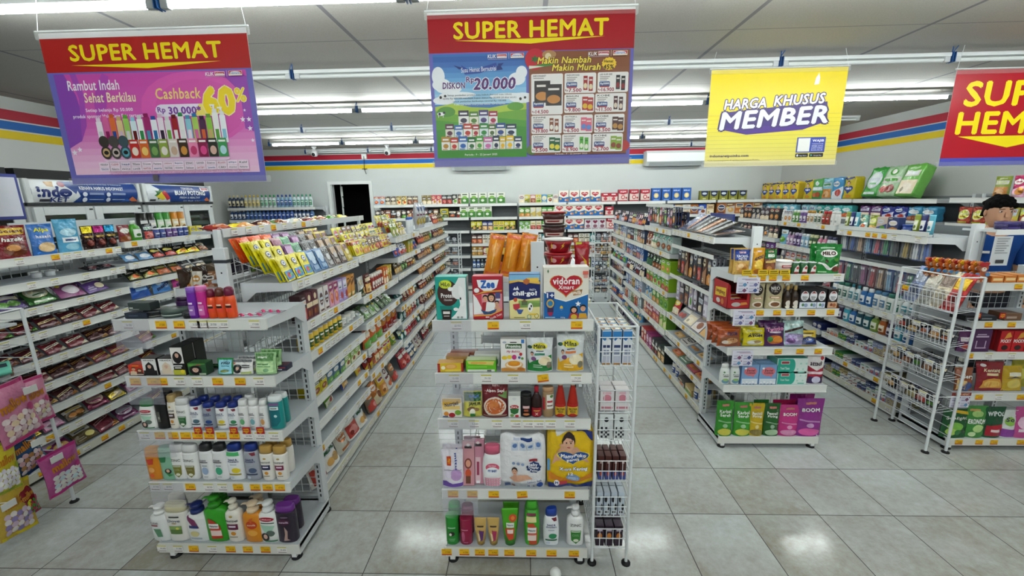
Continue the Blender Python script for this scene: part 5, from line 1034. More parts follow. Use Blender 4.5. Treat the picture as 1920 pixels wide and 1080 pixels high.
EP(E_, 0, 887, 943, 518, box('a81c2c', '7a1420', 'b83040'), 'milk_powder_box', 'box', 'red milk box showing a reading family', .055, lambda w, h: [('R', .02, .05, .98, .6, 'd88a94'), ('R', .02, .3, .3, .6, 'c8404e'), ('P', [(.15, .92), (.88, .92), (.8, .74), (.55, .64), (.42, .64), (.2, .76)], 'f2f2f4'), ('T', 'Zee', .51, .82, .44, .16, '2a62b4', .1), ('P', star(.14, .68, .1, .06, 12, .8), 'f4f2f2'), ('P', [(.02, .12), (.02, .6), (.14, .5), (.28, .3), (.34, .14)], 'efefef')]+face(.42, .5, .1, '201818', 'd8a484', .75, 0)+face(.62, .52, .12, '2a1a16', 'dba888', .75)+face(.8, .38, .09, '1a1414', 'd8a484', .75, 0)+[('P', [(.28, .2), (.32, .4), (.46, .42), (.46, .22)], 'a82c34'), ('P', [(.42, .2), (.46, .42), (.74, .4), (.76, .2)], 'eeeeec'), ('E', .82, .26, .1, .07, 'd89c80'), ('P', [(.26, .24), (.5, .18), (.8, .26), (.7, .12), (.4, .1)], '2f4f7a'), ('P', [(.02, .02), (.98, .02), (.98, .22), (.6, .1), (.02, .09)], 'b0202e'), ('P', [(.02, .08), (.6, .1), (.98, .22), (.98, .25), (.6, .13), (.02, .11)], 'e0a848'), ('P', [(.05, .58), (.5, .64), (.98, .66), (.98, .69), (.4, .67)], 'e0a040'), ('T', 'Vanilla Twist', .76, .08, .4, .05, 'f4ece8', .03, 0, .3), ('R', .76, .5, .92, .64, '4a4a7a'), ('R', .78, .45, .92, .49, 'd8dce8'), ('R', .42, .05, .54, .08, 'e8d8d4')])
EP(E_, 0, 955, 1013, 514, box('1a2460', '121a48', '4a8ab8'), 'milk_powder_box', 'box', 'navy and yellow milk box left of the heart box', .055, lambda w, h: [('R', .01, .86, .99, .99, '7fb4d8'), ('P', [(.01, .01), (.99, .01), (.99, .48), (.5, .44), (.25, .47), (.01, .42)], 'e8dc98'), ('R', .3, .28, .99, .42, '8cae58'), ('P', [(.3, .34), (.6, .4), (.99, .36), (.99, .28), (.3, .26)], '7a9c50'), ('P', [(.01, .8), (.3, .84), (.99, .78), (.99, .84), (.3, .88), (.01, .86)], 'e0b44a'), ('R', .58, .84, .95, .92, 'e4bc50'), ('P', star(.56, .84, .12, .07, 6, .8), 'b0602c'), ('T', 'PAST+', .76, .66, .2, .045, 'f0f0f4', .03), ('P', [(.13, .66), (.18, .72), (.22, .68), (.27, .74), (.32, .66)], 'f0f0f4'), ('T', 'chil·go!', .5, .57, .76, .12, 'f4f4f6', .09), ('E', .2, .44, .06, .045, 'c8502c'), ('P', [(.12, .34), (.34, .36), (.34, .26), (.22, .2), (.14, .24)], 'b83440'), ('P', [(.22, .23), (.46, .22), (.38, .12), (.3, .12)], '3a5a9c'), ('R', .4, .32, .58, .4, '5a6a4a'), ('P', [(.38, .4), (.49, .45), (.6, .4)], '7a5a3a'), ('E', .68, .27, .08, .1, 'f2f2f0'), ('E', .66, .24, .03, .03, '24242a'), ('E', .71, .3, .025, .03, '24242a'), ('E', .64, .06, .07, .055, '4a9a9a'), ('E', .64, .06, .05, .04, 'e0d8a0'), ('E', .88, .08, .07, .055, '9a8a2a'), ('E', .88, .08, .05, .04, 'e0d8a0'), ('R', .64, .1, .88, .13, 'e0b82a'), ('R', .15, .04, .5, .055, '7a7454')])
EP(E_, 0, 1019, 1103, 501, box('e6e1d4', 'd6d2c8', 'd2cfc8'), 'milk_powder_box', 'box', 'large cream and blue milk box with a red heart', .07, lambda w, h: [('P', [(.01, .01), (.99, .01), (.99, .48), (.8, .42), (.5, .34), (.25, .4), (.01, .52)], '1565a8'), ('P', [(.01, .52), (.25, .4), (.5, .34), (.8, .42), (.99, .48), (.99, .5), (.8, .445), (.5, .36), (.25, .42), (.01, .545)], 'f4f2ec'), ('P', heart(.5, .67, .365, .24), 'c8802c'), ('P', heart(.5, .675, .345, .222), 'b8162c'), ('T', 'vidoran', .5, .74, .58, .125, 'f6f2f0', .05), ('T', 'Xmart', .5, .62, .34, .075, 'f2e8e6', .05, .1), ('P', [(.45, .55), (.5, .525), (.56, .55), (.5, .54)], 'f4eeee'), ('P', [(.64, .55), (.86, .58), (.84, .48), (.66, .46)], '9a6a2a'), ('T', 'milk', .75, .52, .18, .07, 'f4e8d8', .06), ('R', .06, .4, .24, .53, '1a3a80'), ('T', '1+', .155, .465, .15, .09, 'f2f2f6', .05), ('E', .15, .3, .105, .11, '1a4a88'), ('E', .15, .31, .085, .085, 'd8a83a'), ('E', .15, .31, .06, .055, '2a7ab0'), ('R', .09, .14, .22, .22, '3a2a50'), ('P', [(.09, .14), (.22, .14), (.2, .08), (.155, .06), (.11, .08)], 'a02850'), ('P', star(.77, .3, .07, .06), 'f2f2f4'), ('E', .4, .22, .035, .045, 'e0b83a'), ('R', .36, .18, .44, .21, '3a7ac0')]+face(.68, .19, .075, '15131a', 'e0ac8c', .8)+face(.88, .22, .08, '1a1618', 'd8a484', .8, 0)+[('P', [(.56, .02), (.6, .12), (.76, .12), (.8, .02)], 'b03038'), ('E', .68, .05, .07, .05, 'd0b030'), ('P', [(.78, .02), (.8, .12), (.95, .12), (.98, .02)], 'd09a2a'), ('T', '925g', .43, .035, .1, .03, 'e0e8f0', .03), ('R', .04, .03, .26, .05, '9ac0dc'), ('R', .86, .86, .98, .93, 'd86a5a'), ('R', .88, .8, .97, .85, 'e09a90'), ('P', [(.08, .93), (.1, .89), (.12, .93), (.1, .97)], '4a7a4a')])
# second shelf
EP(E_, 1, 820, 868, 681, box('d8b828', '8a2420', 'c89030'), 'biscuit_pack', 'packet', 'yellow biscuit pack at front left of the second shelf, centre stand', .05, [('E', .52, .62, .24, .3, 'd89848'), ('E', .52, .62, .18, .22, 'e0b068'), ('R', .0, .0, .1, 1, 'a02a24'), ('R', .92, 0, 1, 1, 'a02a24'), ('R', .3, .05, .9, .3, 'e8d048'), ('E', .22, .5, .08, .2, 'f0ead0')], turn=.05)
EP(E_, 1, 836, 878, 668, box('b89058', '7a2a24', 'a86a3a'), 'biscuit_pack', 'packet', 'brown biscuit pack behind the yellow pack', .045, [('E', .25, .5, .16, .34, 'd8a860'), ('R', .45, .3, .8, .7, 'e8e0d8'), ('R', .5, .4, .75, .55, 'b83a34')], yo=.075)
EP(E_, 1, 843, 893, 661, box('a8684a', '6a2a24', '8a4a34'), 'biscuit_pack', 'packet', 'dark red topped biscuit pack at the back of the second shelf', .045, [('R', .1, .55, .8, .9, '8a2a28'), ('R', .2, .65, .65, .8, 'e8dccc')], yo=.135, dz=.03)
EP(E_, 1, 873, 930, 676, box('62b81e', '3a7a14', 'c8d8a0'), 'biscuit_pack', 'packet', 'green biscuit pack beside the yellow one', .05, [('R', .05, .02, .95, .22, 'dce0d8'), ('R', .7, .04, .84, .2, '6a6a6a'), ('P', [(.05, .95), (.95, .95), (.9, .6), (.1, .7)], 'd8c870'), ('E', .3, .8, .14, .12, 'd8a850'), ('E', .55, .8, .14, .12, 'd8a850'), ('R', .08, .4, .7, .5, '8ad04a')])
EP(E_, 1, 889, 937, 664, box('e2e2dc', '2a6a3a', 'd8d8d0'), 'biscuit_pack', 'packet', 'white biscuit pack with green bar behind the green pack', .045, [('R', .15, .3, .7, .7, '1f5a3a'), ('T', 'Promina', .42, .5, .45, .28, 'e8f0e8', .03), ('E', .85, .4, .08, .3, '3a8a4a')], yo=.075)
EP(E_, 1, 939, 986, 636, box('eceae6', 'c8c4bc', 'd8d6d0'), 'baby_noodle_box', 'box', 'white baby food box with a bowl of noodles', .05, lambda w, h: [('R', .2, .72, .84, .86, '2f5a26'), ('T', 'Promina', .52, .79, .56, .09, 'f2f4ee', .06), ('T', 'My Babita', .5, .62, .52, .08, 'c03a60', .03, .2), ('R', .38, .89, .64, .92, '2a2a2a'), ('R', .82, .88, .94, .99, '3a7ac0'), ('E', .16, .91, .08, .03, 'a8b0c0'), ('E', .53, .22, .36, .13, 'dfb27a'), ('E', .53, .24, .3, .1, 'eee4d0'), ('E', .53, .26, .25, .085, 'd8881c'), ('E', .53, .3, .14, .05, 'e09a2a'), ('P', [(.02, .02), (.98, .02), (.98, .12), (.6, .08), (.2, .14), (.02, .12)], 'c88a3a'), ('E', .15, .44, .11, .06, 'e0c030'), ('E', .35, .46, .09, .06, 'e0c030'), ('E', .54, .46, .09, .075, 'c03a7a'), ('E', .8, .55, .06, .05, 'c02a30'), ('E', .74, .45, .05, .04, '4a5aa0'), ('E', .86, .42, .05, .04, '5a8a3a'), ('E', .8, .1, .14, .05, 'b06a28')])
def milna(lo, pic, bar): return lambda w, h: [('P', [(.03, .03), (.97, .03), (.97, .5), (.6, .42), (.3, .36), (.1, .26), (.03, .4)], lo), ('E', .5, .75, .3, .1, 'd8cc1c'), ('T', 'Milna', .5, .75, .44, .11, '1c2c24', .06), ('E', .12, .74, .09, .05, '1f4a3a'), ('R', .3, .5, .7, .56, bar), ('R', .36, .6, .66, .63, '5a5a5a'), ('E', .7, .34, .26, .14, 'e6dcc0'), ('E', .7, .34, .2, .1, pic), ('E', .86, .2, .1, .1, lighten(pic, -.45)), ('E', .26, .4, .1, .06, '7a4a7a')]+face(.2, .54, .07, '2a1c18', 'd8a88c', .9, 0)+[('R', .25, .14, .6, .17, lighten(lo, .6)), ('R', .25, .2, .55, .23, lighten(lo, .6))]
EP(E_, 1, 987, 1037, 636, pou('d8dcdc'), 'baby_food_pouch', 'pouch', 'silver and green baby food pouch on the centre stand', .045, milna('1f7a34', 'e8d8b0', '2a7a5a'))
EP(E_, 1, 1044, 1096, 629, pou('d4d8d8'), 'baby_food_pouch', 'pouch', 'silver and yellow baby food pouch on the centre stand', .045, milna('e0a81c', 'e8dcb8', 'd8783a'))
EP(E_, 1, 1047, 1096, 618, pou('c4c8ca', 'foil'), 'baby_food_pouch', 'pouch', 'plain silver pouch top behind the yellow baby food pouch', .04, [], yo=.08)
# third shelf
EP(E_, 2, 828, 866, 746, box('eae4d8', 'd8d0c4', 'd8d0c4'), 'jelly_powder_box', 'box', 'small white jelly powder box with fruit', .03, [('P', [(.05, .6), (.95, .75), (.95, .95), (.05, .95)], 'e0b040'), ('R', .05, .4, .9, .6, 'e8c878'), ('T', 'Nutrijell', .5, .66, .7, .24, '2a2a4a', .05, .2, .2), ('E', .22, .18, .12, .12, 'd88a30'), ('E', .5, .12, .16, .12, 'a82430'), ('E', .8, .25, .16, .13, '6a9a2a'), ('R', .05, .02, .3, .08, '3a5a8a')])
EP(E_, 2, 868, 903, 738, pou('c8c050', 'film'), 'mushroom_seasoning_pouch', 'pouch', 'green and yellow mushroom seasoning pouch', .03, [('R', .04, .62, .96, .97, '1f5a2c'), ('R', .3, .75, .85, .86, '3a6ab0'), ('T', 'JAMUR', .62, .5, .66, .16, '1c2a1c', .06), ('E', .45, .3, .24, .1, '7a5a3a'), ('E', .5, .18, .16, .14, 'e8e4d0'), ('R', .38, .02, .66, .14, '2a7a34'), ('E', .75, .3, .14, .07, '8a6a44')], lean=.12)
EP(E_, 2, 903, 953, 716, pou('6a1a22', 'film'), 'shredded_beef_pouch', 'pouch', 'dark red shredded beef pouch with a bowl picture', .04, [('R', .04, .62, .96, .97, '701820'), ('P', [(.6, .62), (.97, .5), (.97, .72)], '6a8a4a'), ('R', .4, .84, .68, .89, 'd8a0a0'), ('T', 'Abon Sapi', .52, .72, .68, .1, 'f4ece8', .04), ('E', .5, .3, .44, .26, 'dccfc0'), ('E', .5, .31, .38, .21, 'c0602a'), ('E', .44, .36, .2, .1, 'd0783a'), ('R', .05, .04, .95, .08, '8a6a5a')], nb=0)
EP(E_, 2, 903, 950, 706, pou('5a161e', 'film'), 'shredded_beef_pouch', 'pouch', 'dark red pouch behind the shredded beef pouch', .035, [], yo=.075)
EP(E_, 2, 953, 976, 743, box('e6e8e2', 'd0d4cc', 'd8dad6'), 'coconut_milk_carton', 'carton', 'white coconut milk carton with green label', .035, [('E', .5, .5, .36, .09, 'b03038'), ('T', 'Kara', .5, .5, .45, .08, 'f4f0ec', .04), ('P', [(.14, .42), (.86, .42), (.8, .22), (.5, .14), (.2, .22)], '2a6a34'), ('E', .7, .07, .16, .06, 'c02a34'), ('E', .3, .1, .16, .07, '7aa050'), ('E', .5, .88, .16, .06, 'd8dad8')], nb=1, rear='white coconut milk carton behind the front carton')
EP(E_, 2, 976, 997, 735, bot('1a1618', 'straight', '121214', 2, 'screw'), 'seasoning_shaker', 'bottle', 'black seasoning shaker with pale lettering', .037, [('R', .2, .45, .8, .58, 'd8b0b0'), ('R', .3, .3, .7, .4, 'b85a3a'), ('E', .5, .16, .3, .06, 'c87a48')])
EP(E_, 2, 996, 1016, 723, bot('24100e', 'soy', 'a8182c', 2, 'screw'), 'soy_sauce_bottle', 'bottle', 'dark soy sauce bottle with red cap and red label', .036, [('R', .02, .04, .98, .4, '9a1626'), ('R', .2, .26, .8, .3, 'd8a848'), ('T', 'X', .5, .15, .3, .1, 'e8c8b8', .04)])
EP(E_, 2, 1017, 1038, 724, bot('a08460', 'straight', 'b8906a', 2, 'screw'), 'salad_dressing_bottle', 'bottle', 'beige sesame dressing bottle with gold cap', .037, [('R', .35, .35, .98, .92, 'e6e2da'), ('R', .4, .6, .9, .68, 'b0303a'), ('R', .4, .45, .9, .5, '6a4a3a'), ('R', .02, .3, .2, .8, 'b02a34'), ('E', .8, .85, .15, .06, '5a8a3a')])
for k, (a, b, l) in enumerate(((1040, 1061, 'red chilli sauce bottle with yellow label, left of two'), (1063, 1084, 'red chilli sauce bottle with yellow label, right of two'))):
    EP(E_, 2, a, b, 715, bot('a3200f', 'sauce', 'e2d8c4', 2, 'screw'), 'chilli_sauce_bottle', 'bottle', l, .037, [('R', .02, .06, .98, .42, 'd8b428'), ('R', .02, .34, .98, .42, 'b01c24'), ('T', 'EKSTRA', .5, .27, .7, .07, '2a1a14', .05), ('T', 'PEDAS', .5, .19, .5, .06, '2a1a14', .05), ('P', [(.1, .06), (.9, .06), (.6, .14), (.3, .13)], 'b02418')])
# fourth shelf
EP(E_, 3, 828, 869, 846, pou('e4dfe8'), 'baby_wipes_pouch', 'pouch', 'white and purple baby wipes pouch at the left end', .035, [('P', [(.03, .02), (.97, .02), (.97, .12), (.5, .1), (.2, .2), (.03, .16)], '6a4aa4'), ('T', 'mitu', .68, .7, .42, .1, '2a4aa0', .05, 0, -HP*.95), ('R', .25, .58, .45, .82, 'd0481c'), ('R', .28, .64, .42, .76, 'e8a028'), ('E', .68, .34, .26, .17, 'c49cd0'), ('E', .3, .36, .16, .09, 'dcd4e4'), ('R', .1, .46, .95, .475, '8a84a0')], nb=1, rear='white and purple baby wipes pouch behind the front one')
for k, (a, b, t, c, l) in enumerate(((866, 889, 838, 'c89098', 'pink kids toothbrush pack with brown toy figure'), (884, 908, 834, 'c88a9c', 'pink kids toothbrush pack with white toothpaste tube'), (899, 915, 846, 'b81c5a', 'magenta kids toothbrush pack beside the baby lotion'))):
    EP(E_, 3, a, b, t, box(c, lighten(c, -.3), lighten(c, .2)), 'kids_toothbrush_pack', 'toothbrush pack', l, .018, [('R', .2, .84, .8, .9, '2a2024'), ('E', .5, .92, .14, .03, 'e8dcdc')]+([('E', .5, .5, .3, .12, '7a3a34'), ('E', .5, .5, .2, .08, 'd89a80'), ('E', .5, .28, .24, .1, 'c8502c'), ('R', .3, .05, .7, .22, '6a4030')] if k == 0 else [('R', .3, .05, .7, .6, 'e0c0c8'), ('R', .35, .02, .65, .08, 'f0f0f0'), ('R', .4, .2, .6, .5, 'a03a5a')] if k == 1 else [('R', .35, .1, .6, .8, 'd884b0'), ('E', .48, .2, .2, .1, 'e0a0c4')]), lean=.22, yo=.02+.012*k)
EP(E_, 3, 870, 900, 826, box('b8808c', '7a4a58', 'c894a0'), 'kids_toothbrush_pack', 'toothbrush pack', 'pink toothbrush pack with hanging hole, in the second row', .018, [('R', .55, .7, .8, .85, '2a2024')], yo=.09, lean=.15)
EP(E_, 3, 905, 944, 833, bot('eceeee', 'curvy', 'd4607e', 2.2, 'screw'), 'baby_lotion_bottle', 'bottle', 'white baby lotion bottle with pink cap', .05, [('E', .5, .62, .34, .13, 'd85a78'), ('E', .5, .5, .32, .14, 'f0f2f4'), ('T', 'MY BABY', .5, .53, .42, .07, '2a5ab0', .06), ('T', 'EXTRA', .5, .68, .36, .04, 'f4e8ec', .03)]+[('R', .12+.13*i, .04, .18+.13*i, .3, 'e08aa4') for i in range(6)]+[('R', .1, .06+.07*i, .9, .09+.07*i, 'e6a0b4') for i in range(4)])
EP(E_, 3, 938, 1023, 818, lambda w, h, d: s_diaper(w, h, d, 'e8e8ea', 'film', 5), 'diaper_pack', 'diaper pack', 'white diaper pack with a crawling baby picture', .14, lambda w, h: [('R', .3, .92, .44, .985, 'c8d0e4'), ('R', .46, .93, .72, .985, '24407e')]+[('R', .26+.17*i, .74, .4+.17*i, .87, 'c4cede') for i in range(4)]+[('E', .33+.17*i, .82, .05, .035, '5a7ab0') for i in range(4)]+[('R', .64, .54, .82, .58, '9a2430'), ('P', star(.74, .42, .17, .12, 9, .85), '1f3a72'), ('T', 'Baby', .72, .47, .2, .075, 'f4f4f8', .06), ('T', 'Diaper', .74, .415, .22, .065, 'f4f4f8', .06), ('T', 'Pants', .74, .36, .16, .045, 'f4f4f8', .06), ('E', .3, .49, .035, .03, '8aa0c4'), ('E', .4, .49, .035, .03, '8aa0c4'), ('E', .5, .49, .035, .03, '8aa0c4'), ('P', [(.2, .2), (.3, .26), (.45, .28), (.6, .26), (.72, .18), (.5, .16), (.3, .14)], 'd8a488'), ('P', [(.28, .16), (.3, .28), (.36, .28), (.38, .16)], 'd09a80')]+face(.32, .34, .075, '2a1c1a', 'd8a488', .95, 0)+[('T', 'Luxury Soft', .76, .125, .3, .045, '3a5a90', .04), ('R', .08, .03, .2, .09, '4a5a80'), ('E', .28, .055, .05, .025, '8a6a60'), ('R', .58, .03, .7, .08, 'c8ccd8'), ('T', '28', .63, .055, .06, .035, '3a4a70', .03), ('T', 'L', .76, .055, .03, .04, '3a4a70', .05), ('E', .88, .06, .07, .045, '2a4a90')])
EP(E_, 3, 1026, 1113, 803, lambda w, h, d: s_diaper(w, h, d, 'e0b80c', 'film', 8), 'diaper_pack', 'diaper pack', 'large yellow diaper pack with a smiling baby', .15, lambda w, h: [('P', [(.15, .99), (.75, .99), (.7, .93), (.2, .92)], 'd8d8d4'), ('P', [(.6, .99), (.98, .99), (.96, .8), (.8, .9), (.62, .93)], '20307a'), ('P', [(.01, .01), (.99, .01), (.99, .12), (.7, .06), (.3, .05), (.01, .1)], '1f2f70'), ('P', [(.03, .28), (.2, .2), (.5, .14), (.97, .26), (.97, .18), (.5, .08), (.03, .14)], 'd0801c'), ('P', [(.1, .4), (.16, .56), (.3, .7), (.62, .7), (.8, .56), (.9, .42), (.8, .46), (.5, .5), (.2, .46)], 'd4a084')]+face(.45, .77, .165, '2a1e1c', 'dcaa8c', .8, 0)+[('E', .3, .73, .04, .03, 'd8a488'), ('P', heart(.55, .53, .36, .13), 'e8d048'), ('P', heart(.55, .53, .335, .118), '1c4a96')]+[('T', 'MamyPoko', .55, .545, .52, .075, 'f2f4f8', .06, .1, .03), ('T', 'pants', .55, .475, .26, .05, 'f2f4f8', .06)]+out('X-tra Kering', .56, .335, .6, .065, 'f4f4f4', '2a3a6a', .06, .14, .1)+[('T', '12', .5, .255, .1, .045, 'f4f4f8', .06), ('E', .55, .19, .15, .06, '7a94b8'), ('R', .44, .15, .66, .2, 'a8bcd4'), ('E', .2, .09, .06, .045, 'e8e8ee'), ('T', 'M', .2, .09, .06, .04, '2a3a6a', .06), ('R', .26, .06, .42, .12, 'c8404a'), ('R', .0, .3, .06, .5, '6aa0c0')])
# bottom shelf
def gb(c2): return [('R', .2, .62, .8, .66, lighten(c2, .6)), ('E', .5, .42, .24, .08, '2a2a20'), ('E', .4, .4, .1, .05, 'd8d8c8'), ('R', .25, .22, .75, .24, lighten(c2, .5)), ('R', .3, .16, .7, .18, lighten(c2, .5))]
EP(E_, 4, 837, 861, 955, bot('1f8a2c', 'straight', '2a9a38', 2.4, None), 'shampoo_bottle', 'bottle', 'green bottle at front left of the bottom shelf, centre stand', .05, gb('1f8a2c'))
EP(E_, 4, 842, 865, 941, bot('1f8a2c', 'straight', '48a858', 2.4), 'shampoo_bottle', 'bottle', 'green bottle behind the front green one, centre stand', .05, [], yo=.08)
EP(E_, 4, 863, 886, 960, bot('94163f', 'straight', 'a02050', 2.4, None), 'shampoo_bottle', 'bottle', 'wine red bottle in the front row, centre stand', .05, [('R', .15, .6, .7, .63, 'd89ab0'), ('E', .3, .35, .14, .2, 'c05a80'), ('R', .3, .1, .7, .13, 'c87a98')])
EP(E_, 4, 866, 889, 945, bot('94163f', 'straight', '84204a', 2.4), 'shampoo_bottle', 'bottle', 'wine red bottle behind the front wine red one', .05, [], yo=.08)
for a, b, c, l in ((890, 913, '5a2a6a', 'gold squeeze tube with purple foot, left of two'), (914, 937, 'a83058', 'gold squeeze tube with rose foot, right of two')):
    EP(E_, 4, a, b, 970, tub('c8a45c', 'a8863c'), 'hair_conditioner_tube', 'tube', l, .036, [('R', .2, .62, .8, .68, '3a3028'), ('P', [(.35, .5), (.85, .46), (.75, .1), (.5, .05)], c), ('P', [(.2, .4), (.4, .35), (.5, .1), (.3, .04)], 'e8d0a0')])
EP(E_, 4, 941, 972, 953, tub('4aa41c', '2a7a18'), 'hair_conditioner_tube', 'tube', 'green squeeze tube with orange flower', .04, [('E', .7, .72, .26, .12, 'd0502c'), ('E', .7, .72, .12, .06, 'e88a3a'), ('R', .25, .44, .8, .58, 'eeeeea'), ('T', 'Makarizo', .52, .52, .45, .05, '2a2a2a', .03), ('P', [(.15, .42), (.85, .42), (.8, .08), (.4, .05), (.2, .2)], 'c8482c'), ('R', .3, .26, .75, .38, 'f0dcd4')])
EP(E_, 4, 944, 974, 940, tub('4aa41c', '2a7a18'), 'hair_conditioner_tube', 'tube', 'green squeeze tube behind the orange flower tube', .04, [], yo=.075)
EP(E_, 4, 983, 1012, 936, bot('3aa024', 'curvy', '44a82c', 2.4, 'flip'), 'shampoo_bottle', 'bottle', 'tall green bottle with red flower and white label', .045, [('R', .1, .86, .8, .93, '7a2a4a'), ('R', .1, .68, .8, .84, 'e8dca0'), ('P', [(.2, .64), (.6, .66), (.85, .5), (.85, .04), (.3, .04)], 'c04a28'), ('R', .2, .38, .78, .54, 'eeeeea'), ('T', 'Makarizo', .5, .46, .46, .05, '2a2a2a', .03), ('R', .2, .16, .78, .34, 'f0dcd4'), ('R', .2, .32, .78, .37, 'd0685a')], nb=1, rear='tall green bottle behind the red flower bottle')
EP(E_, 4, 1018, 1048, 950, bot('eaecee', 'curvy', '173a94', 2.6, 'slant'), 'shampoo_bottle', 'bottle', 'white dandruff shampoo with blue cap, centre stand', .045, lambda w, h: hs('2a8a58')(w, h), nb=0)
EP(E_, 4, 1062, 1094, 946, bot('ececea', 'pump', 'e6e6e6', 2.6, 'pump'), 'shampoo_bottle', 'bottle', 'white pump shampoo with green shield, centre stand', .05, zinc('2f7a2c'))
# --- right stand
E_ = ER
def nut(t, c, t2): return lambda w, h: [('R', .04, .55, .96, .97, c), ('R', .3, .82, .7, .9, 'c8a0a0'), ('T', t, .5, .72, .66, .09, 'f2f2f4', .04)]+([('T', t2, .5, .61, .5, .08, 'f2f2f4', .04)] if t2 else [])+[('E', .5, .28, .36, .2, 'c8944c'), ('E', .4, .34, .16, .09, 'e0bc80'), ('E', .62, .24, .14, .08, 'a87038'), ('R', .06, .05, .94, .1, 'b89048')]
EP(E_, 0, 1376, 1408, 467, pou('c8a050'), 'nut_pouch', 'pouch', 'blue and gold nut pouch at the left of the right stand', .04, nut('KACANG', '1c3a8a', 'METE'), nb=1, rear='blue and gold nut pouch behind the front one')
EP(E_, 0, 1412, 1434, 465, pou('d89a1c'), 'nut_pouch', 'pouch', 'orange almond pouch on the right stand', .035, [('R', .3, .84, .7, .9, 'e8c8c0'), ('T', 'ALMOND', .5, .63, .8, .12, '2a2a4a', .06, .2, .15), ('E', .5, .35, .36, .2, 'e8c44a'), ('E', .45, .12, .36, .1, 'a86a2c')])
EP(E_, 0, 1433, 1457, 466, pou('6a3a24'), 'nut_pouch', 'pouch', 'green-topped mixed nut pouch on the right stand', .035, [('R', .04, .6, .96, .97, '1f6a2c'), ('R', .3, .84, .7, .92, 'd8a0a0'), ('R', .25, .66, .78, .78, 'e8ece0'), ('E', .5, .3, .36, .2, '8a5030'), ('E', .4, .24, .18, .08, 'c88a50'), ('P', [(.1, .5), (.9, .58), (.9, .46), (.1, .44)], 'd8b868')])
EP(E_, 0, 1454, 1485, 488, can('e4dcd8', 'f0ecea', .78, .1), 'instant_food_bowl', 'bowl', 'white paper bowl with red lettering on the right stand', .08, [('R', .25, .5, .85, .75, 'b83a40'), ('R', .3, .58, .8, .68, 'f0e4e0'), ('R', .1, .02, .9, .25, '8a3a2c')])
for k, (a, b) in enumerate(((1484, 1498), (1499, 1514), (1515, 1530))):
    EP(E_, 0, a, b, 491, can('1f5a2e', 'd0d4d6', 1, .06), 'milk_can', 'can', '%s of three small green cans in a row' % ('leftmost', 'middle', 'rightmost')[k], .04, [('P', [(.25, .1), (.8, .1), (.85, .6), (.55, .85), (.3, .5)], 'e4e0dc'), ('E', .6, .55, .18, .12, 'b03a3a'), ('E', .5, .12, .3, .1, '8a2a24')])
EP(E_, 0, 1531, 1579, 459, pou('1c7a30'), 'malt_drink_pouch', 'pouch', 'large green malt drink pouch at the right of the right stand', .05, [('E', .48, .7, .34, .13, 'ece8e4'), ('T', 'MILO', .48, .7, .52, .12, '4a2418', .08), ('R', .15, .87, .7, .9, 'c8e0c8'), ('P', [(.1, .4), (.3, .36), (.55, .2), (.85, .34), (.9, .3), (.55, .12), (.4, .16), (.2, .34), (.05, .36)], 'e8e8e4'), ('E', .38, .44, .06, .06, '3a2a20'), ('E', .78, .16, .16, .1, '6a3424'), ('E', .78, .48, .1, .06, '4a8a2c'), ('R', .1, .05, .4, .09, 'a8d0a0')], nb=1, rear='green malt drink pouch behind the front one')
m = MB()                                   # open red display carton
EPx = lambda i, x, yo: solveX(x, E_.Y+yo, E_.zs[i]+.05)
xa, xb = EPx(1, 1363, .02), EPx(1, 1406, .02); W = xb-xa; H = .17; D_ = .2
m.box((0, 0, 0), (W, D_, .004), '8a1c20', 'card'); m.box((0, 0, 0), (.003, D_, H), 'a81c24', 'card'); m.box((W-.003, 0, 0), (W, D_, H), 'a81c24', 'card'); m.box((0, D_-.003, 0), (W, D_, H), '5a2a1c', 'card')
m.add([(0, 0, 0), (W, 0, 0), (W, 0, H), (W*.9, 0, H*.92), (W*.85, 0, H*.35), (W*.15, 0, H*.35), (W*.1, 0, H*.92), (0, 0, H)], [(0, 1, 4, 5), (1, 2, 3, 4), (0, 5, 6, 7)], 'a81c24', 'card')
S = lambda u, v, o=0: (-.0004-o, (1-u)*D_, v*H); m.decals(S, [('P', [(.15, .35), (.9, .45), (.9, .8), (.15, .7)], 'd8b830'), ('T', 'bengbeng', .52, .57, .6, .2, '7a1c1c', .06), ('E', .4, .2, .14, .1, 'c8c4c0'), ('E', .7, .22, .1, .12, 'c87038')], 'card', True)
S = lambda u, v, o=0: (u*W, -.0004-o, v*H*.35); m.decals(S, [('E', .4, .5, .2, .25, 'b8b4b0'), ('P', [(.6, .4), (.9, .5), (.85, .75), (.6, .7)], 'd08a3a')], 'card', True)
put(Proto('display_carton', 'box', m.mesh('display_carton'), [], W, H, D_, ''), Matrix.Translation((xa-.0, E_.Y+.02, E_.zs[1]+.001)), 'open red display carton of wafer bars on the right stand', keep=True)
for k in range(3):
    pr = P_('bag', .1, .06, .03, '8a1a22', 'd8a848', 1, 'wafer bar')
    put(pr, Matrix.Translation((xa+W/2, E_.Y+.03+.042*k, E_.zs[1]+.007+.012*k)) @ Matrix.Rotation(-.2, 4, 'X') @ Matrix.Scale((W-.02)/.1, 4, (1, 0, 0)), '%s red wafer bar packet inside the open red carton' % ('front', 'middle', 'rear')[k], keep=True)
def neo(w, h): return [('E', .5, .72, .36, .21, '241614'), ('T', 'NEO', .5, .74, .5, .11, 'f0ece8', .03), ('T', 'COFFEE', .5, .63, .24, .04, 'd8c8b8', .03), ('R', .2, .38, .8, .45, 'a06a50'), ('R', .25, .395, .75, .435, 'e8d8c0'), ('E', .5, .17, .36, .12, 'e4d8c8'), ('E', .5, .17, .26, .08, '7a5030')]
EP(E_, 1, 1407, 1435, 531, pou('b4a882', 'film'), 'coffee_pouch', 'pouch', 'beige coffee pouch beside the open red carton', .045, neo)
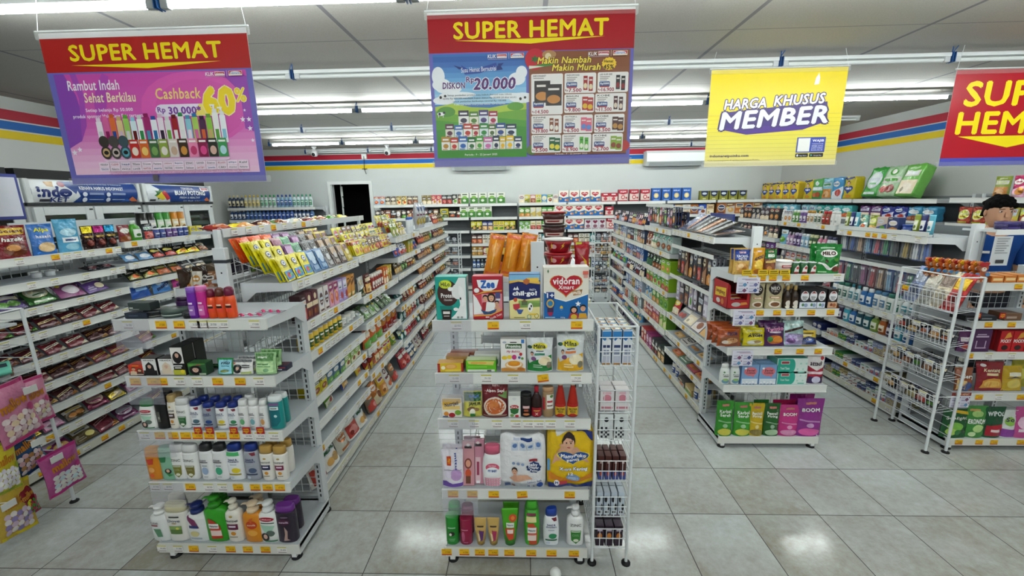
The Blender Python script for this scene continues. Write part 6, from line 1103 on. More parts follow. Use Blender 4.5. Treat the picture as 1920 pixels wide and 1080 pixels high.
EP(E_, 1, 1437, 1470, 528, pou('b4a882', 'film'), 'coffee_pouch', 'pouch', 'beige coffee pouch left of the small coffee bottles', .045, neo, nb=1, rear='beige coffee pouch behind the right-hand beige one')
for k, (a, b) in enumerate(((1468, 1481), (1482, 1496))):
    EP(E_, 1, a, b, 535, bot('3a2a1e', 'soy', 'c8a868', 2, 'screw'), 'coffee_drink_bottle', 'bottle', 'small brown coffee bottle, %s of two' % ('left', 'right')[k], .04, [('R', .15, .6, .85, .75, '241814'), ('E', .5, .3, .34, .16, 'd8d0c4'), ('E', .5, .1, .36, .1, 'e4dccc')], nb=1, rear='small brown coffee bottle behind the %s front one' % ('left', 'right')[k])
for k, (a, b) in enumerate(((1499, 1517), (1516, 1532), (1532, 1548), (1552, 1570))):
    c = '26262a' if k < 3 else '2a2220'
    EP(E_, 1, a, b, 543, box(c, '1c1c1e', '2a2a2c'), 'milk_drink_box', 'carton', ('leftmost black and white milk carton of three', 'middle black and white milk carton of three', 'third black and white milk carton beside a gap', 'black and white carton with brown foot at the right end')[k], .04, [('E', .5, .66, .42, .26, 'e8e8ea'), ('T', 'FRESH', .5, .6, .5, .09, '2a2a30', .05), ('T', 'MILK', .5, .5, .4, .08, '2a2a30', .05), ('P', [(.2, .8), (.5, .92), (.8, .8)], '9a4a4a'), ('R', .03, .03, .97, .34, 'd8dee8' if k < 3 else 'c8a080'), ('E', .4, .2, .14, .08, '4a7a4a' if k < 3 else '7a3a28'), ('E', .7, .18, .2, .1, '8a9ab8' if k < 3 else 'a0603a')], nb=2, rear='black and white milk carton in a row behind, column %s' % ORD[k])
SN = [(1347, 1393, 615, 'a0481c', 'orange-brown roasted nut bag, frontmost of its row', .04, lambda w, h: [('R', .1, .84, .9, .88, 'c86a2a')]+[('T', 'KACANG', .6, .72, .4, .07, '2a2a50', .05), ('T', 'TELUR', .6, .63, .5, .1, '2a2a50', .07), ('P', [(.1, .05), (.9, .05), (.9, .5), (.5, .55), (.1, .45)], '8a5030'), ('E', .6, .3, .25, .15, 'c89060'), ('E', .4, .2, .2, .1, 'd8b088'), ('E', .3, .22, .14, .09, 'e0d4c8')], 2, 'orange-brown roasted nut bag %s the front one'),
      (1396, 1439, 617, 'd8c80c', 'yellow peanut bag with dark lettering', .045, lambda w, h: [('T', 'Garuda', .5, .86, .7, .08, 'f0ecd0', .04), ('T', 'KACANG', .5, .7, .5, .08, '1c2040', .05), ('T', 'ATOM', .5, .58, .66, .12, '1c2040', .09), ('E', .5, .2, .36, .15, 'd8d4b8'), ('E', .6, .24, .2, .09, 'a88a50'), ('E', .35, .2, .14, .07, 'eeeade')], 2, 'yellow peanut bag %s the front yellow one'),
      (1436, 1475, 608, '4a1a54', 'purple corn snack bag with fries picture', .04, lambda w, h: [('T', 'Twistko', .5, .74, .84, .16, 'e890c0', .07, .1, .08), ('R', .2, .58, .8, .64, 'e8d8e8'), ('E', .5, .28, .4, .2, 'c8681c'), ('E', .62, .3, .24, .13, 'e0902c'), ('E', .24, .3, .14, .12, '2a7a34')], 1, 'yellow-topped purple snack bag %s the front purple one')]
for a, b, t, c, l, d, op, nb, rl in SN:
    pr = EP(E_, 2, a, b, t, bg(c), 'snack_bag', 'snack bag', l, d, op, lean=.16, yo=.02)
    base = ITEMS[-1]
    for r in range(nb): put(pr, base['M'] @ Matrix.Translation((-.012*(r+1), .05*(r+1), .012*(r+1))), rl % ('just behind', 'last in line behind')[r], keep=True)
EP(E_, 2, 1473, 1512, 604, pou('a8c4c0', 'foil'), 'chocolate_pouch', 'pouch', 'pale teal and lilac chocolate pouch', .035, [('P', [(.04, .04), (.96, .04), (.96, .45), (.04, .5)], 'a898c4'), ('R', .3, .8, .85, .86, 'dce8e4'), ('P', [(.04, .5), (.96, .7), (.96, .78), (.04, .6)], '3a2420'), ('E', .3, .2, .2, .1, '6a4a7a'), ('R', .55, .2, .9, .34, 'c8bcdc')], lean=.2, yo=.03)
EP(E_, 2, 1503, 1536, 622, pou('d8b82c', 'film'), 'biscuit_pouch', 'pouch', 'yellow and navy biscuit pouch at the shelf right end', .03, [('P', [(.04, .04), (.96, .04), (.96, .5), (.5, .6), (.04, .45)], '1f2a5a'), ('E', .5, .36, .26, .14, '4a6ab0'), ('E', .5, .38, .14, .07, 'd8d8e0'), ('R', .15, .75, .85, .85, '5a4a1c'), ('R', .2, .64, .7, .7, 'f0e8c0')], lean=.3, yo=.03)
for k, (a, b) in enumerate(((1349, 1367), (1368, 1386))):
    EP(E_, 3, a, b, 681, bot('e6eae6', 'curvy', 'e2e4e2', 2.3, 'slant'), 'fabric_spray_bottle', 'bottle', 'white bottle with blue flower foot, %s of two' % ('left', 'right')[k], .045, [('E', .5, .2, .4, .14, '6a9ab0'), ('E', .5, .3, .3, .08, '9ac070'), ('T', 'Rapika', .5, .6, .6, .08, '2a4a34', .03), ('R', .25, .48, .8, .53, '3a3a3a'), ('E', .3, .76, .1, .05, '4a8a4a')])
for k, (a, b) in enumerate(((1390, 1422), (1423, 1456))):
    EP(E_, 3, a, b, 684, box('7aa0cc', '5a86b8', '8ab0d8'), 'cotton_pack', 'pack', 'blue facial cotton pack with pink bubble, %s of two' % ('left', 'right')[k], .05, [('R', .04, .02, .96, .3, 'd8e2ea'), ('E', .5, .66, .38, .22, 'd8747c'), ('P', [(.55, .5), (.75, .5), (.7, .36)], 'd8747c'), ('T', 'Facial', .52, .72, .44, .1, '3a2430', .05), ('T', 'Cotton', .52, .6, .5, .1, '3a2430', .05), ('E', .2, .82, .07, .05, 'f0f0f4')]+[('E', .15+.18*i, .08+.05*(i % 2), .07, .05, 'f0f2f4') for i in range(5)]+[('R', .1+.2*i, .02, .18+.2*i, .05, '3a5a9a') for i in range(4)], nb=1, rear='blue facial cotton pack behind the %s front pack' % ('left', 'right')[k])
def tis(w, h): return [('P', [(.02, .03), (.5, .03), (.6, .5), (.5, .97), (.02, .97)], '2aa58e'), ('E', .48, .5, .12, .46, '2aa58e'), ('R', .12, .62, .4, .84, 'e0d0cc'), ('R', .14, .66, .38, .8, 'a03a44'), ('T', 'Travel Tissue', .26, .36, .3, .16, 'dcf0ea', .04)]+[('E', .68+.09*i, .3+.36*(i % 2), .03, .06, 'a8dccc') for i in range(4)]+[('R', .7, .06, .92, .14, '6ab8a4')]
EP(E_, 3, 1457, 1513, 696, box('dcebe6', '6ab8a4', '4aa892'), 'tissue_pack', 'tissue pack', 'teal and white tissue pack, lower of the stack', .09, tis)
EP(E_, 3, 1457, 1514, 672, box('dcebe6', '6ab8a4', '4aa892'), 'tissue_pack', 'tissue pack', 'teal and white tissue pack, upper of the stack', .09, tis, dz=.0792)
EP(E_, 3, 1448, 1500, 668, box('cfe3dc', '4aa28e', '3a9a84'), 'tissue_pack', 'tissue pack', 'tall teal tissue pack behind the stacked tissue packs', .08, tis, yo=.13)
EP(E_, 3, 1513, 1546, 664, pou('e2dcdc'), 'detergent_pouch', 'pouch', 'white, red and navy detergent pouch at the right end', .045, [('P', [(.04, .04), (.96, .04), (.96, .55), (.5, .45), (.04, .6)], 'a01c34'), ('T', 'attack', .5, .68, .7, .13, '3a1c34', .05, .2), ('R', .04, .34, .96, .42, 'e0ccd4'), ('P', [(.04, .04), (.96, .04), (.9, .26), (.1, .26)], '3a2a54'), ('E', .52, .16, .26, .11, 'c8c4dc'), ('E', .82, .84, .1, .06, 'c03a48')])
def det(c, t, t2, pic): return lambda w, h: [('R', .3, .84, .72, .9, 'c87a70'), ('T', t, .5, .7, .66, .09, 'eef2e8', .05)]+([('T', t2, .5, .6, .6, .08, 'eef2e8', .05)] if t2 else [])+[('E', .5, .12, .4, .1, pic), ('E', .5, .3, .14, .06, lighten(c, .5)), ('P', [(.1, .42), (.9, .36), (.9, .4), (.1, .46)], lighten(c, .4))]
for a, b, t, c, tx, t2, pic, l in ((1343, 1375, 754, '2f8a24', 'Karbol', 'Sereh', 'c8c44a', 'green pine cleaner pouch at the left end of the bottom shelf'), (1376, 1410, 757, '38922a', 'Karbol', 'Sereh', 'c8c44a', 'green pine cleaner pouch, second on the bottom shelf'), (1404, 1433, 759, 'c8a81c', 'Pencuci', 'Piring', '8a7a3a', 'yellow dish soap pouch between green pouches'), (1432, 1463, 759, '1f5a20', 'Pencuci', 'Piring', 'a8c8a0', 'dark green dish soap pouch with lime slices'), (1461, 1499, 762, 'c0307c', 'BOOM', '', 'd890b8', 'pink detergent pouch with white lettering'), (1493, 1543, 750, '8a2a84', 'BOOM', '', 'd85aa0', 'large purple detergent pouch at the right end')):
    EP(E_, 4, a, b, t, pou(c), 'cleaner_pouch', 'pouch', l, .05, det(c, tx, t2, pic))
EP(E_, 4, 1412, 1440, 752, pou('2a6a2c'), 'cleaner_pouch', 'pouch', 'green pouch top in the rear row of the bottom shelf', .045, [], yo=.09)
EP(E_, 4, 1448, 1490, 752, pou('a01c4a'), 'cleaner_pouch', 'pouch', 'magenta pouch top in the rear row of the bottom shelf', .045, [], yo=.09)
EP(E_, 4, 1478, 1524, 741, pou('8a1c6a'), 'cleaner_pouch', 'pouch', 'purple pouch top behind the large purple detergent pouch', .045, [], yo=.1)
# --- far right stand
E_ = E2
def bear(c, cap, n=22):
    m = MB(); D = .012
    def disc(cx, cz, rx, rz, col, y0=0, y1=D):
        m.loft([[(cx+rx*math.cos(2*math.pi*i/n), y, cz+rz*math.sin(2*math.pi*i/n)) for i in range(n)] for y in (y1, y0)], col, 'film', smooth=False)
    disc(0, .035, .04, .036, c); disc(0, .095, .034, .03, c, -.002, D); disc(-.028, .12, .011, .011, c); disc(.028, .12, .011, .011, c); disc(0, .115, .031, .015, cap, -.004, D+.002); disc(0, .085, .016, .013, 'e8d8c8', -.006, 0); disc(0, .09, .004, .003, '1c1414', -.008, -.006)
    disc(-.036, .05, .016, .012, '4a86b8', -.003, 0); disc(.036, .05, .016, .012, '4a86b8', -.003, 0); disc(-.022, .008, .014, .01, 'e0c0a8', -.003, 0); disc(.022, .008, .014, .01, 'e0c0a8', -.003, 0)
    return m
for k in range(9):
    c, cp = (('b8602c', 'a01c24'), ('c86a24', 'c8861c'), ('b8501c', '8a2a20'), ('c0702c', 'd8b01c'))[k % 4]
    bm_ = bear(c, cp) if k else bear('a8542c', 'a81c24')
    X = solveX(1838-11.5*k, E_.Y+.03+.028*k, 1.17)
    put(Proto('bear_shaped_pack', 'candy pack', bm_.mesh('bear_shaped_pack'), [], .09, .135, .012, ''), Matrix.Translation((X, E_.Y+.03+.03*k, E_.zs[0]+.0015)) @ Matrix.Rotation(.1, 4, 'Z'), 'bear-shaped candy pack, %s from the front of the leaning row' % ORD[k], 'bear-shaped candy packs', keep=True)
for k in range(3):
    EP(E_, 0, 1862+24*k, 1884+24*k, 518-k, box('c8742c', 'a0501c', 'd08a48'), 'wafer_stick_pack', 'packet', 'flat orange wafer pack, %s from left on the far right stand' % ORD[k], .12, [('R', .1, .3, .9, .7, 'e8c890')], yo=.02)
for a, b, t, c, l in ((1812, 1838, 592, '1c1c20', 'flat black pack at the left of the second shelf, far right stand'), (1840, 1872, 593, '202228', 'flat black pack between the red tags, far right stand'), (1886, 1918, 588, '6a4a34', 'brown flat pack at the right edge of the photo, second shelf')): EP(E_, 1, a, b, t, box(c, c, lighten(c, .2)), 'flat_pack', 'packet', l, .1, [('R', .1, .3, .7, .6, lighten(c, .4))])
EP(E_, 2, 1800, 1822, 622, pou('5a2a5a'), 'biscuit_pouch', 'pouch', 'purple biscuit pouch at the left of the red stick boxes', .04, [('R', .1, .5, .9, .7, 'e8d8e0'), ('E', .5, .25, .3, .14, 'b0382c')])
EP(E_, 2, 1822, 1856, 618, box('4a2450', '3a1c40', '5a2a54'), 'biscuit_box', 'box', 'purple biscuit box with white drawing beside red stick boxes', .05, [('R', .15, .65, .85, .72, 'c8b0c8'), ('R', .2, .76, .7, .8, 'c8b0c8'), ('R', .2, .15, .8, .2, 'b8a0b8'), ('R', .2, .2, .26, .5, 'b8a0b8'), ('R', .7, .2, .76, .5, 'b8a0b8')])
for k, (a, b) in enumerate(((1873, 1896), (1897, 1921), (1922, 1946))):
    EP(E_, 2, a, b, 621, box('b8121c', '8a0e16', 'c02a30'), 'chocolate_stick_box', 'box', 'red chocolate stick box, %s from left on the far right stand' % ORD[k], .03, [('T', 'POCKY', .5, .52, .8, .15, 'f4f0ee', .07), ('P', [(.3, .62), (.9, .72), (.7, .95), (.5, .9)], 'd89a3a'), ('E', .5, .2, .26, .12, '2a1414')], nb=4, gapb=.003, rear='red chocolate stick box in a row behind, column %s' % ORD[k])
for a, b, t, c, op, l in ((1797, 1832, 693, '8a4a2a', [('T', 'Gery', .55, .62, .7, .2, 'f0ece8', .06, .1), ('P', [(.05, .05), (.6, .05), (.5, .45), (.05, .5)], 'd8b070'), ('E', .6, .2, .3, .2, '2a4a8a')], 'brown and blue biscuit pouch, fourth shelf of the far right stand'), (1836, 1890, 682, '8a1420', [('T', 'Kentang', .5, .7, .6, .14, 'e8d8b0', .05, .1), ('R', .3, .54, .7, .62, 'e8d0a0'), ('P', [(.1, .1), (.9, .1), (.85, .4), (.5, .46), (.15, .36)], 'd8983a'), ('E', .5, .25, .3, .12, 'e8b858'), ('E', .2, .88, .1, .05, 'e8e0e0')], 'red potato stick bag on the far right stand'), (1886, 1925, 690, 'c8a41c', [('E', .5, .3, .34, .2, 'e0c860'), ('R', .2, .6, .8, .75, 'f0ead0'), ('P', [(.1, .5), (.5, .6), (.9, .5), (.5, .55)], '3a4a6a')], 'yellow snack bag cut by the right edge, fourth shelf')):
    EP(E_, 3, a, b, t, bg(c), 'snack_bag', 'snack bag', l, .045, op, lean=.15, yo=.02)
EP(E_, 3, 1895, 1930, 675, bg('a8a024'), 'snack_bag', 'snack bag', 'olive yellow snack bag at the back, right edge', .04, [('E', .5, .5, .3, .2, 'd8d060')], yo=.09)
for a, b, t, c, op, l in ((1768, 1818, 770, '17562a', [('P', [(.4, .98), (.98, .9), (.98, .8), (.4, .88)], 'd8b01c'), ('T', 'Sunlight', .5, .68, .8, .13, 'e8f0e0', .04, .1), ('E', .45, .4, .3, .14, '7ab848'), ('E', .3, .22, .2, .12, 'a8cc5a'), ('E', .55, .2, .13, .1, '2a7a34')], 'dark green lime dish soap pouch at the left of the bottom shelf'), (1812, 1850, 764, '3f8a3a', [('R', .1, .84, .6, .9, 'c89a5a'), ('T', 'EKONOMI', .5, .52, .86, .14, 'eef2ea', .07), ('E', .5, .75, .3, .1, 'a8d078'), ('E', .55, .3, .3, .12, 'b8dc8a'), ('E', .3, .12, .16, .08, 'd0e8b0')], 'light green dish soap pouch on the far right stand'), (1846, 1884, 766, '14502e', [('T', 'WIPOL', .5, .78, .8, .13, 'e8f0ec', .07), ('P', [(.1, .4), (.9, .44), (.9, .06), (.1, .06)], 'a81c2c'), ('R', .3, .2, .75, .28, 'e8d0d0')], 'dark green floor cleaner pouch with red lower half'), (1878, 1908, 772, 'd8dcd8', [('E', .5, .6, .32, .16, '8ab84a'), ('P', [(.04, .04), (.96, .04), (.96, .3), (.04, .34)], '8a3a9a'), ('T', 'So', .5, .66, .5, .14, '3a2a5a', .05)], 'white and purple detergent pouch on the far right stand'), (1903, 1935, 766, 'c04a8a', [('E', .5, .5, .36, .2, 'e8c0d8'), ('R', .2, .2, .8, .3, 'f0dce8')], 'pink detergent pouch cut by the right edge')):
    EP(E_, 4, a, b, t, pou(c), 'cleaner_pouch', 'pouch', l, .05, op)
# red shelf flags
def flag(x, y, Y, l, rot=0):
    p = at(x, y, Y=Y); m = MB(); S = lambda u, v, o=0: ((u-.5)*.036, -o, (v-.5)*.034)
    m.box((-.018, 0, -.017), (.018, .0012, .017), 'b81824', 'paper'); m.decals(S, [('T', 'SUPER', .5, .7, .7, .2, 'f0cc28', .06), ('T', 'HEMAT', .5, .4, .75, .2, 'f0cc28', .06), ('P', [(.3, .22), (.7, .22), (.5, .1)], 'f0cc28')], 'paper', True, .0001)
    o = m.obj('promotion_flag'); o.location = p; tag(o, l, 'sign', 'small red promotion flags'); return o
for k, x in enumerate((371, 393, 438, 462, 488)): flag(x, 807.5, .0588, 'small red promotion flag, %s of five on the left stand shelf edge' % ORD[k])
flag(1834, 592, 1.004, 'small red promotion flag on the far right stand, left of two'); flag(1880, 592, 1.004, 'small red promotion flag on the far right stand, right of two')
def yflag(x, y, k): 
    p = at(x, y, Y=1.018); m = MB(); S = lambda u, v, o=0: ((u-.5)*.062, -o, (v-.5)*.037)
    m.box((-.031, 0, -.0185), (.031, .0012, .0185), 'd8b414', 'paper'); m.decals(S, [('R', .12, .6, .82, .75, '4a4a3a'), ('R', .1, .3, .86, .42, '8a6a1c'), ('E', .86, .35, .05, .08, '3a3a3a')], 'paper', True, .0001)
    o = m.obj('promotion_flag'); o.location = p; tag(o, 'small yellow promotion flag, %s from left on the right stand' % ORD[k], 'sign', 'small yellow promotion flags')
for k, x in enumerate((1401, 1431, 1451, 1472)): yflag(x, 511, k)

# ------------------------------------------------------------------ goods in the long runs
# spec: kind, w, h, d, base, accent, design, count, pose, noun
def sp(k, w, h, d, cols, style=0, n=3, pose='s', nm=None):
    r = []
    for i, c in enumerate(cols):
        b, a = c.split('/') if '/' in c else (c, 'e8e0d0'); r.append((k, w, h, d, b, a, style+i, n, pose, nm))
    return r
# far-left sweets run
bayrow(A0, 0, sp('pouch', .15, .2, .05, ['7a1220/d8b84a'], 6, 4, 's', 'biscuit pouch'), x0=.3)
P1 = lambda t, c: [('R', .1, .72, .92, .92, c), ('T', t, .52, .82, .74, .13, '5a1a1a', .05), ('T', 'hazelit', .5, .58, .7, .12, 'f0ece4', .05, .2), ('E', .5, .26, .38, .2, '6a3018'), ('E', .42, .32, .2, .1, 'c88a4a')]
def one(B, i, y0, w, h, d, shp, ops, nm, cat, label, yo=.012, lean=0, dz=0):    # y0: along the bay from its near end
    zl = sorted(list(B.zs)+[B.zb], reverse=True); pr = mkproto(nm, cat, shp(w, h, d), ops, w, h, d, '', .0002)
    xc = y0+w/2; xc = B.L-xc if B.near == 'last' else xc
    return put(pr, B.M @ Matrix.Translation((xc, yo, zl[i]+.0015+dz+d*math.sin(lean))) @ Matrix.Rotation(-lean, 4, 'X'), label, keep=True)
for k in range(2): one(A1, 0, -.03+.19*k+.03, .17, .2, .05, pou('7a101c'), P1('Goseng', 'd8b02c'), 'biscuit_pouch', 'pouch', 'dark red hazelnut biscuit pouch on the far-left top shelf, %s of two' % ('left', 'right')[k])
one(A1, 0, .37, .14, .2, .05, pou('2a6ab8'), [('T', 'Alpa', .5, .8, .6, .16, 'd8d83a', .06), ('T', 'hazelit', .5, .6, .6, .1, 'f0f0f0', .04, .2), ('E', .5, .25, .36, .16, 'd8b888')], 'biscuit_pouch', 'pouch', 'blue biscuit pouch on the far-left top shelf')
one(A1, 0, .52, .15, .225, .05, pou('4a9ac0', 'film'), [('E', .5, .6, .36, .12, 'a8d0e0'), ('R', .15, .3, .85, .45, 'e8eef0'), ('R', .25, .34, .75, .4, '2a4a7a'), ('E', .5, .16, .3, .1, '8ac0d4')], 'biscuit_pouch', 'pouch', 'tall light blue pouch on the far-left top shelf')
for k, (c, c2) in enumerate((('2c1410', 'e0cc1c'), ('32141a', 'b0207a'), ('1c1618', '2aa0d0'))):
    one(A1, 0, .68+.082*k, .08, .17, .04, pou(c, 'foil'), [('R', .04, .7, .96, .97, c2), ('R', .1, .5, .9, .58, 'b89848'), ('E', .5, .28, .34, .14, '6a2a20')], 'candy_pouch', 'pouch', 'dark chocolate candy pouch with %s top on the far-left top shelf' % ('yellow', 'magenta', 'blue')[k])
one(A1, 1, .42, .05, .035, .05, lambda w, h, d: s_can(w, h, d, 'e4e6e8', 'eeeeee'), [], 'plastic_tub', 'tub', 'small white tub alone on the nearly empty far-left shelf', .12); one(A1, 1, .5, .05, .035, .05, lambda w, h, d: s_can(w, h, d, 'e0e4e8', 'eeeeee'), [], 'plastic_tub', 'tub', 'second small white tub on the nearly empty far-left shelf', .12)
bayrow(A1, 1, sp('bag', .1, .08, .02, ['26242a/6a3a40', '1c1c20/4a4a50'], 0, 3, 'f', 'chocolate packet'), x0=.66)
bayrow(A1, 2, sp('bag', .17, .15, .03, ['4a3470/d8d0e0', '3a6a34/e0e8d8', '8a4a78/e8dce4', '5a3a80/d8d0e0'], 4, 1, 'm', 'toffee bag'), x0=.1)
ch = ['5a1420/d8b060', '48141c/e0c890', '6a1822/e8dcc8', '3a1618/b8884a', '70202a/d8a848']
for i in (3, 4, 5, 6): bayrow(A1, i, sp('bar', .13, .09, .02, ch[i % 3:]+ch[:i % 3], 8+i, 2, 'm', 'chocolate packet'), rows=3)
bayrow(A1, 7, sp('bag', .14, .12, .03, ['6a5a1c/c8b040', '7a2a5a/d8a0c0', '4a3a1c/d8c060', '6a1c3a/d890a8'], 2, 1, 'm', 'candy bag'))
bayrow(A1, 8, sp('bag', .15, .13, .03, ['6a2a54/d8b8d0', '8a2a6a/e0c0d8', '5a4a20/e0d070', '6a1c2c/c89090'], 5, 1, 'm', 'candy bag'))
for i in range(3, 9): bayrow(A0, i, sp('bar', .13, .1, .025, ch, 8+i, 2, 'm', 'chocolate packet'), x0=.35, rows=2)
bayrow(A2, 0, sp('pouch', .1, .13, .04, ['7a1c28/e0d8d0'], 1, 1)+sp('bottle', .09, .16, .07, ['4a9a2c/e8eee8'], 2, 1, 's', 'candy jar')+sp('pouch', .1, .13, .04, ['23262a/5a8a5a'], 3, 1)+sp('tub', .055, .085, .055, ['3a4a90/eef0f2', '5a3a80/eef0f2', '2a3f8a/eef0f2'], 0, 2, 's', 'gum tub')+sp('box', .07, .08, .05, ['d8c83a/7a6a1c', 'c8a83a/a04a2c'], 1, 3), cyc=False)
bayrow(A2, 0, sp('can', .075, .22, .075, ['1c1e1c/d8d8d8', '3a8a34/d8e8d0', 'c07a1c/e8d8b0'], 0, 2, 's', 'crisp tube'), y=.2, x0=.42)
bayrow(A2, 1, sp('bag', .12, .1, .02, ['5a8ab8/e0e8f0', '1c1c1e/e0d020', '202022/d8c81c', '3a3428/b89848', '4a2430/d8d0d0', '55282c/d8c8c8', '8aa8c0/e8e8f0'], 0, 2, 'm', 'candy packet'), rows=2)
bayrow(A2, 2, sp('bag', .13, .1, .02, ['2a3024/8a8a4a', '5a5420/c8c04a', '4a4a50/e0e0e0', '6a6424/d8d050'], 2, 2, 'm', 'candy packet'))
for k, (c, c2, l) in enumerate((('2a5ab0', '8ab8e8', 'navy mint candy bag hanging over the second bay edge'), ('4a8ad0', 'd8eaf8', 'blue mint candy bag with diagonal lettering'), ('c03a8a', 'e8c040', 'pink fruit mint candy bag with diagonal lettering'), ('5a8a94', 'd8e4e4', 'grey-teal mint candy bag beside the pink one'))):
    one(A2, 3, .02+.2*k, .18, .14, .05, bg(c), [('E', .3, .6, .16, .14, c2), ('E', .7, .36, .16, .12, lighten(c, .4)), ('T', 'mentos', .52, .4, .84, .2, '1a2450', .07, .2, .45)] if k in (1, 2) else [('R', .2, .4, .8, .6, c2)], 'candy_bag', 'candy bag', l, lean=.2)
bayrow(A2, 4, sp('bag', .12, .1, .02, ['2a3024/8a8a4a', '2a2a2c/c8c8c8', '5a5420/c8c04a'], 9, 2, 'm', 'candy packet'), rows=2)
for i in (5, 6, 7, 8): bayrow(A2, i, sp('bag', .13, .1, .02, ch[::-1]+['6a5a20/d8c050', '2a4a7a/c8d8e8'], 8+i, 2, 'm', 'sweets packet'), rows=2)
for B in AB:
    for i in range(5): bayrow(B, i, sp('box', .12, .18, .1, ['3a2a24/c8a878', '2a3040/c8c8d8', '5a1c24/d8b8a0'], 9, 2, 's', 'biscuit box'))
# left gondola, aisle side -----------------------------------------------------
L0, L1, L2, L3, L4 = Ls
# rack of instant drink sachets in three rising rows
def sach(c, c2, big=True): return mkproto('drink_sachet', 'sachet', s_strip(.085, .135, .01, c), [('E', .5, .74, .24, .13, '2a2a30'), ('E', .5, .74, .17, .09, 'e8e8e4'), ('E', .5, .74, .1, .05, '3a4a6a'), ('R', .3, .56, .7, .62, lighten(c, -.4)), ('R', .12, .06, .88, .42, c2), ('E', .4, .24, .16, .11, 'c03a3a'), ('E', .62, .24, .12, .09, '3a8a3a')] if big else [('R', .12, .55, .88, .9, c2), ('E', .5, .5, .26, .16, lighten(c, .5)), ('R', .2, .1, .8, .3, lighten(c, .35))], .085, .135, .01, '')
SC = {'yellow': sach('d8cc14', '4a8ab8'), 'orange': sach('e0561c', 'e88a4a', 0), 'pink': sach('b88a94', '8a4a64', 0), 'green': sach('7ab884', '2a7a54', 0), 'purple': sach('6a3a6a', 'a87aa8', 0), 'light blue': sach('3a6a9a', 'a8c0d4', 0), 'grey': sach('6a6a6c', '3a3a3c', 0), 'brown': sach('4a3a30', 'a88a6a', 0), 'gold': sach('b8a02c', '6a3a20', 0)}
rows_ = [(.02, 0, ['yellow']*3+['light blue', 'light blue', 'grey', 'brown', 'brown', 'gold']), (.10, .045, ['yellow', 'yellow', 'purple', 'green', 'grey', 'grey', 'brown', 'brown', 'gold']), (.165, .08, ['yellow', 'yellow', 'pink', 'green', 'purple', 'grey', 'brown', 'gold', 'gold']), (.225, .10, ['orange', 'orange', 'orange', 'purple', 'purple', 'grey', 'brown', 'gold', 'gold'])]
for r, (yo, dz, cs) in enumerate(rows_):
    for k, c in enumerate(cs):
        for q in range(3 if k < 4 else 2):
            M = L0.M @ Matrix.Translation((.06+.093*k-.012*q+.01*r, yo+.013*q, L0.zs[0]+.006+dz)) @ Matrix.Rotation(-.38, 4, 'X') @ Matrix.Rotation(.03*((k*7+q*3) % 5-2), 4, 'Y')
            put(SC[c], M, '%s drink sachet, %s from near end, %s tier from front%s' % (c, ORD[k], ORD[r], ('', ', middle of stack', ', back of stack')[q]), 'instant drink sachets on the left gondola')
m = MB()          # wire rests that hold the sachet rows
for yo, dz, _ in rows_[1:]: m.bar((.03, yo-.012, L0.zs[0]+dz-.006), (.85, yo-.012, L0.zs[0]+dz-.006), .002, 'c8ccce'); m.bar((.03, yo+.04, L0.zs[0]+dz-.006), (.85, yo+.04, L0.zs[0]+dz-.006), .002, 'c8ccce')
for x in (.03, .3, .58, .85): m.path([(x, .02, L0.zs[0]+.004), (x, .3, L0.zs[0]+.12), (x, .3, L0.zs[0]+.003)], .002, 'c8ccce')
o = m.obj('wire_step_rack'); o.matrix_world = L0.M; tag(o, 'stepped wire rack holding the rows of drink sachets', 'rack')
bayrow(L0, 1, sp('box', .06, .15, .06, ['3a1c20/d8b8a0', '5a2430/e0c8a8', 'e0d8d4/5a3a34', 'd8a0b8/8a2a5a', 'a894c8/e8e0f0', 'c88a3c/6a3a1c'], 3, 2, 's', 'tea box'), rows=1)
bayrow(L0, 2, sp('can', .055, .1, .055, ['d8b41c/2a5a2c'], 0, 9, 's', 'drink can')+sp('tub', .07, .06, .07, ['c8ccc8/e0e0d8'], 0, 4, 's', 'bowl'), cyc=False)
bayrow(L0, 3, sp('box', .07, .08, .1, ['b8421c/e8c890', 'c89a4a/7a3a1c', '1c2a54/b8c4e0', '2a4a8a/d8e0f0', '2a6a3a/d8e8d0'], 0, 2, 's', 'drink box'))
bayrow(L0, 4, sp('box', .08, .09, .1, ['c8b81c/4a4a1c', '4a6a8a/d8e0e8', '8ab04a/e8e8c0'], 0, 3, 's', 'cereal box'))
bayrow(L0, 5, sp('bag', .11, .1, .04, ['c87a2c/e8d8b0', '6a9a3a/e8e8d0', '3a4a9a/e0e4f0', 'd8b82c/b84a2c'], 1, 2, 'l', 'noodle packet'))
bayrow(L0, 6, sp('bag', .12, .1, .03, ['e8e0dc/b02a3a', '2a5a34/d8e0c8', 'c02a50/f0d0d8', 'd8b82c/3a3a2c'], 2, 1, 'm', 'pasta packet'))
bayrow(L0, 7, sp('pouch', .16, .2, .06, ['e4e0d8/c86a3a', 'e4e2da/2a5a34', 'd8d4c8/b86a34'], 3, 1, 'l', 'macaroni pouch'), hmax=.22)
bayrow(L1, 0, sp('strip', .07, .11, .012, ['d8cc24/a82a2c', 'c8b828/5a3a20', '6a4a2c/d8c83a', '4a3020/b89848', 'd8c020/b03020', 'b0982c/8a3020'], 0, 2, 'l', 'bouillon sachet'), rows=3, gap=.003)
for r in (1, 2): bayrow(L1, 0, sp('strip', .08, .12, .012, ['d8cc24/b02a2c', 'b8a828/6a3a20', '5a3a24/d8c83a', 'c8b41c/2a5a2c'], 3+r, 2, 'l', 'bouillon sachet'), y=.075*r, zadd=.045*r, gap=.003)
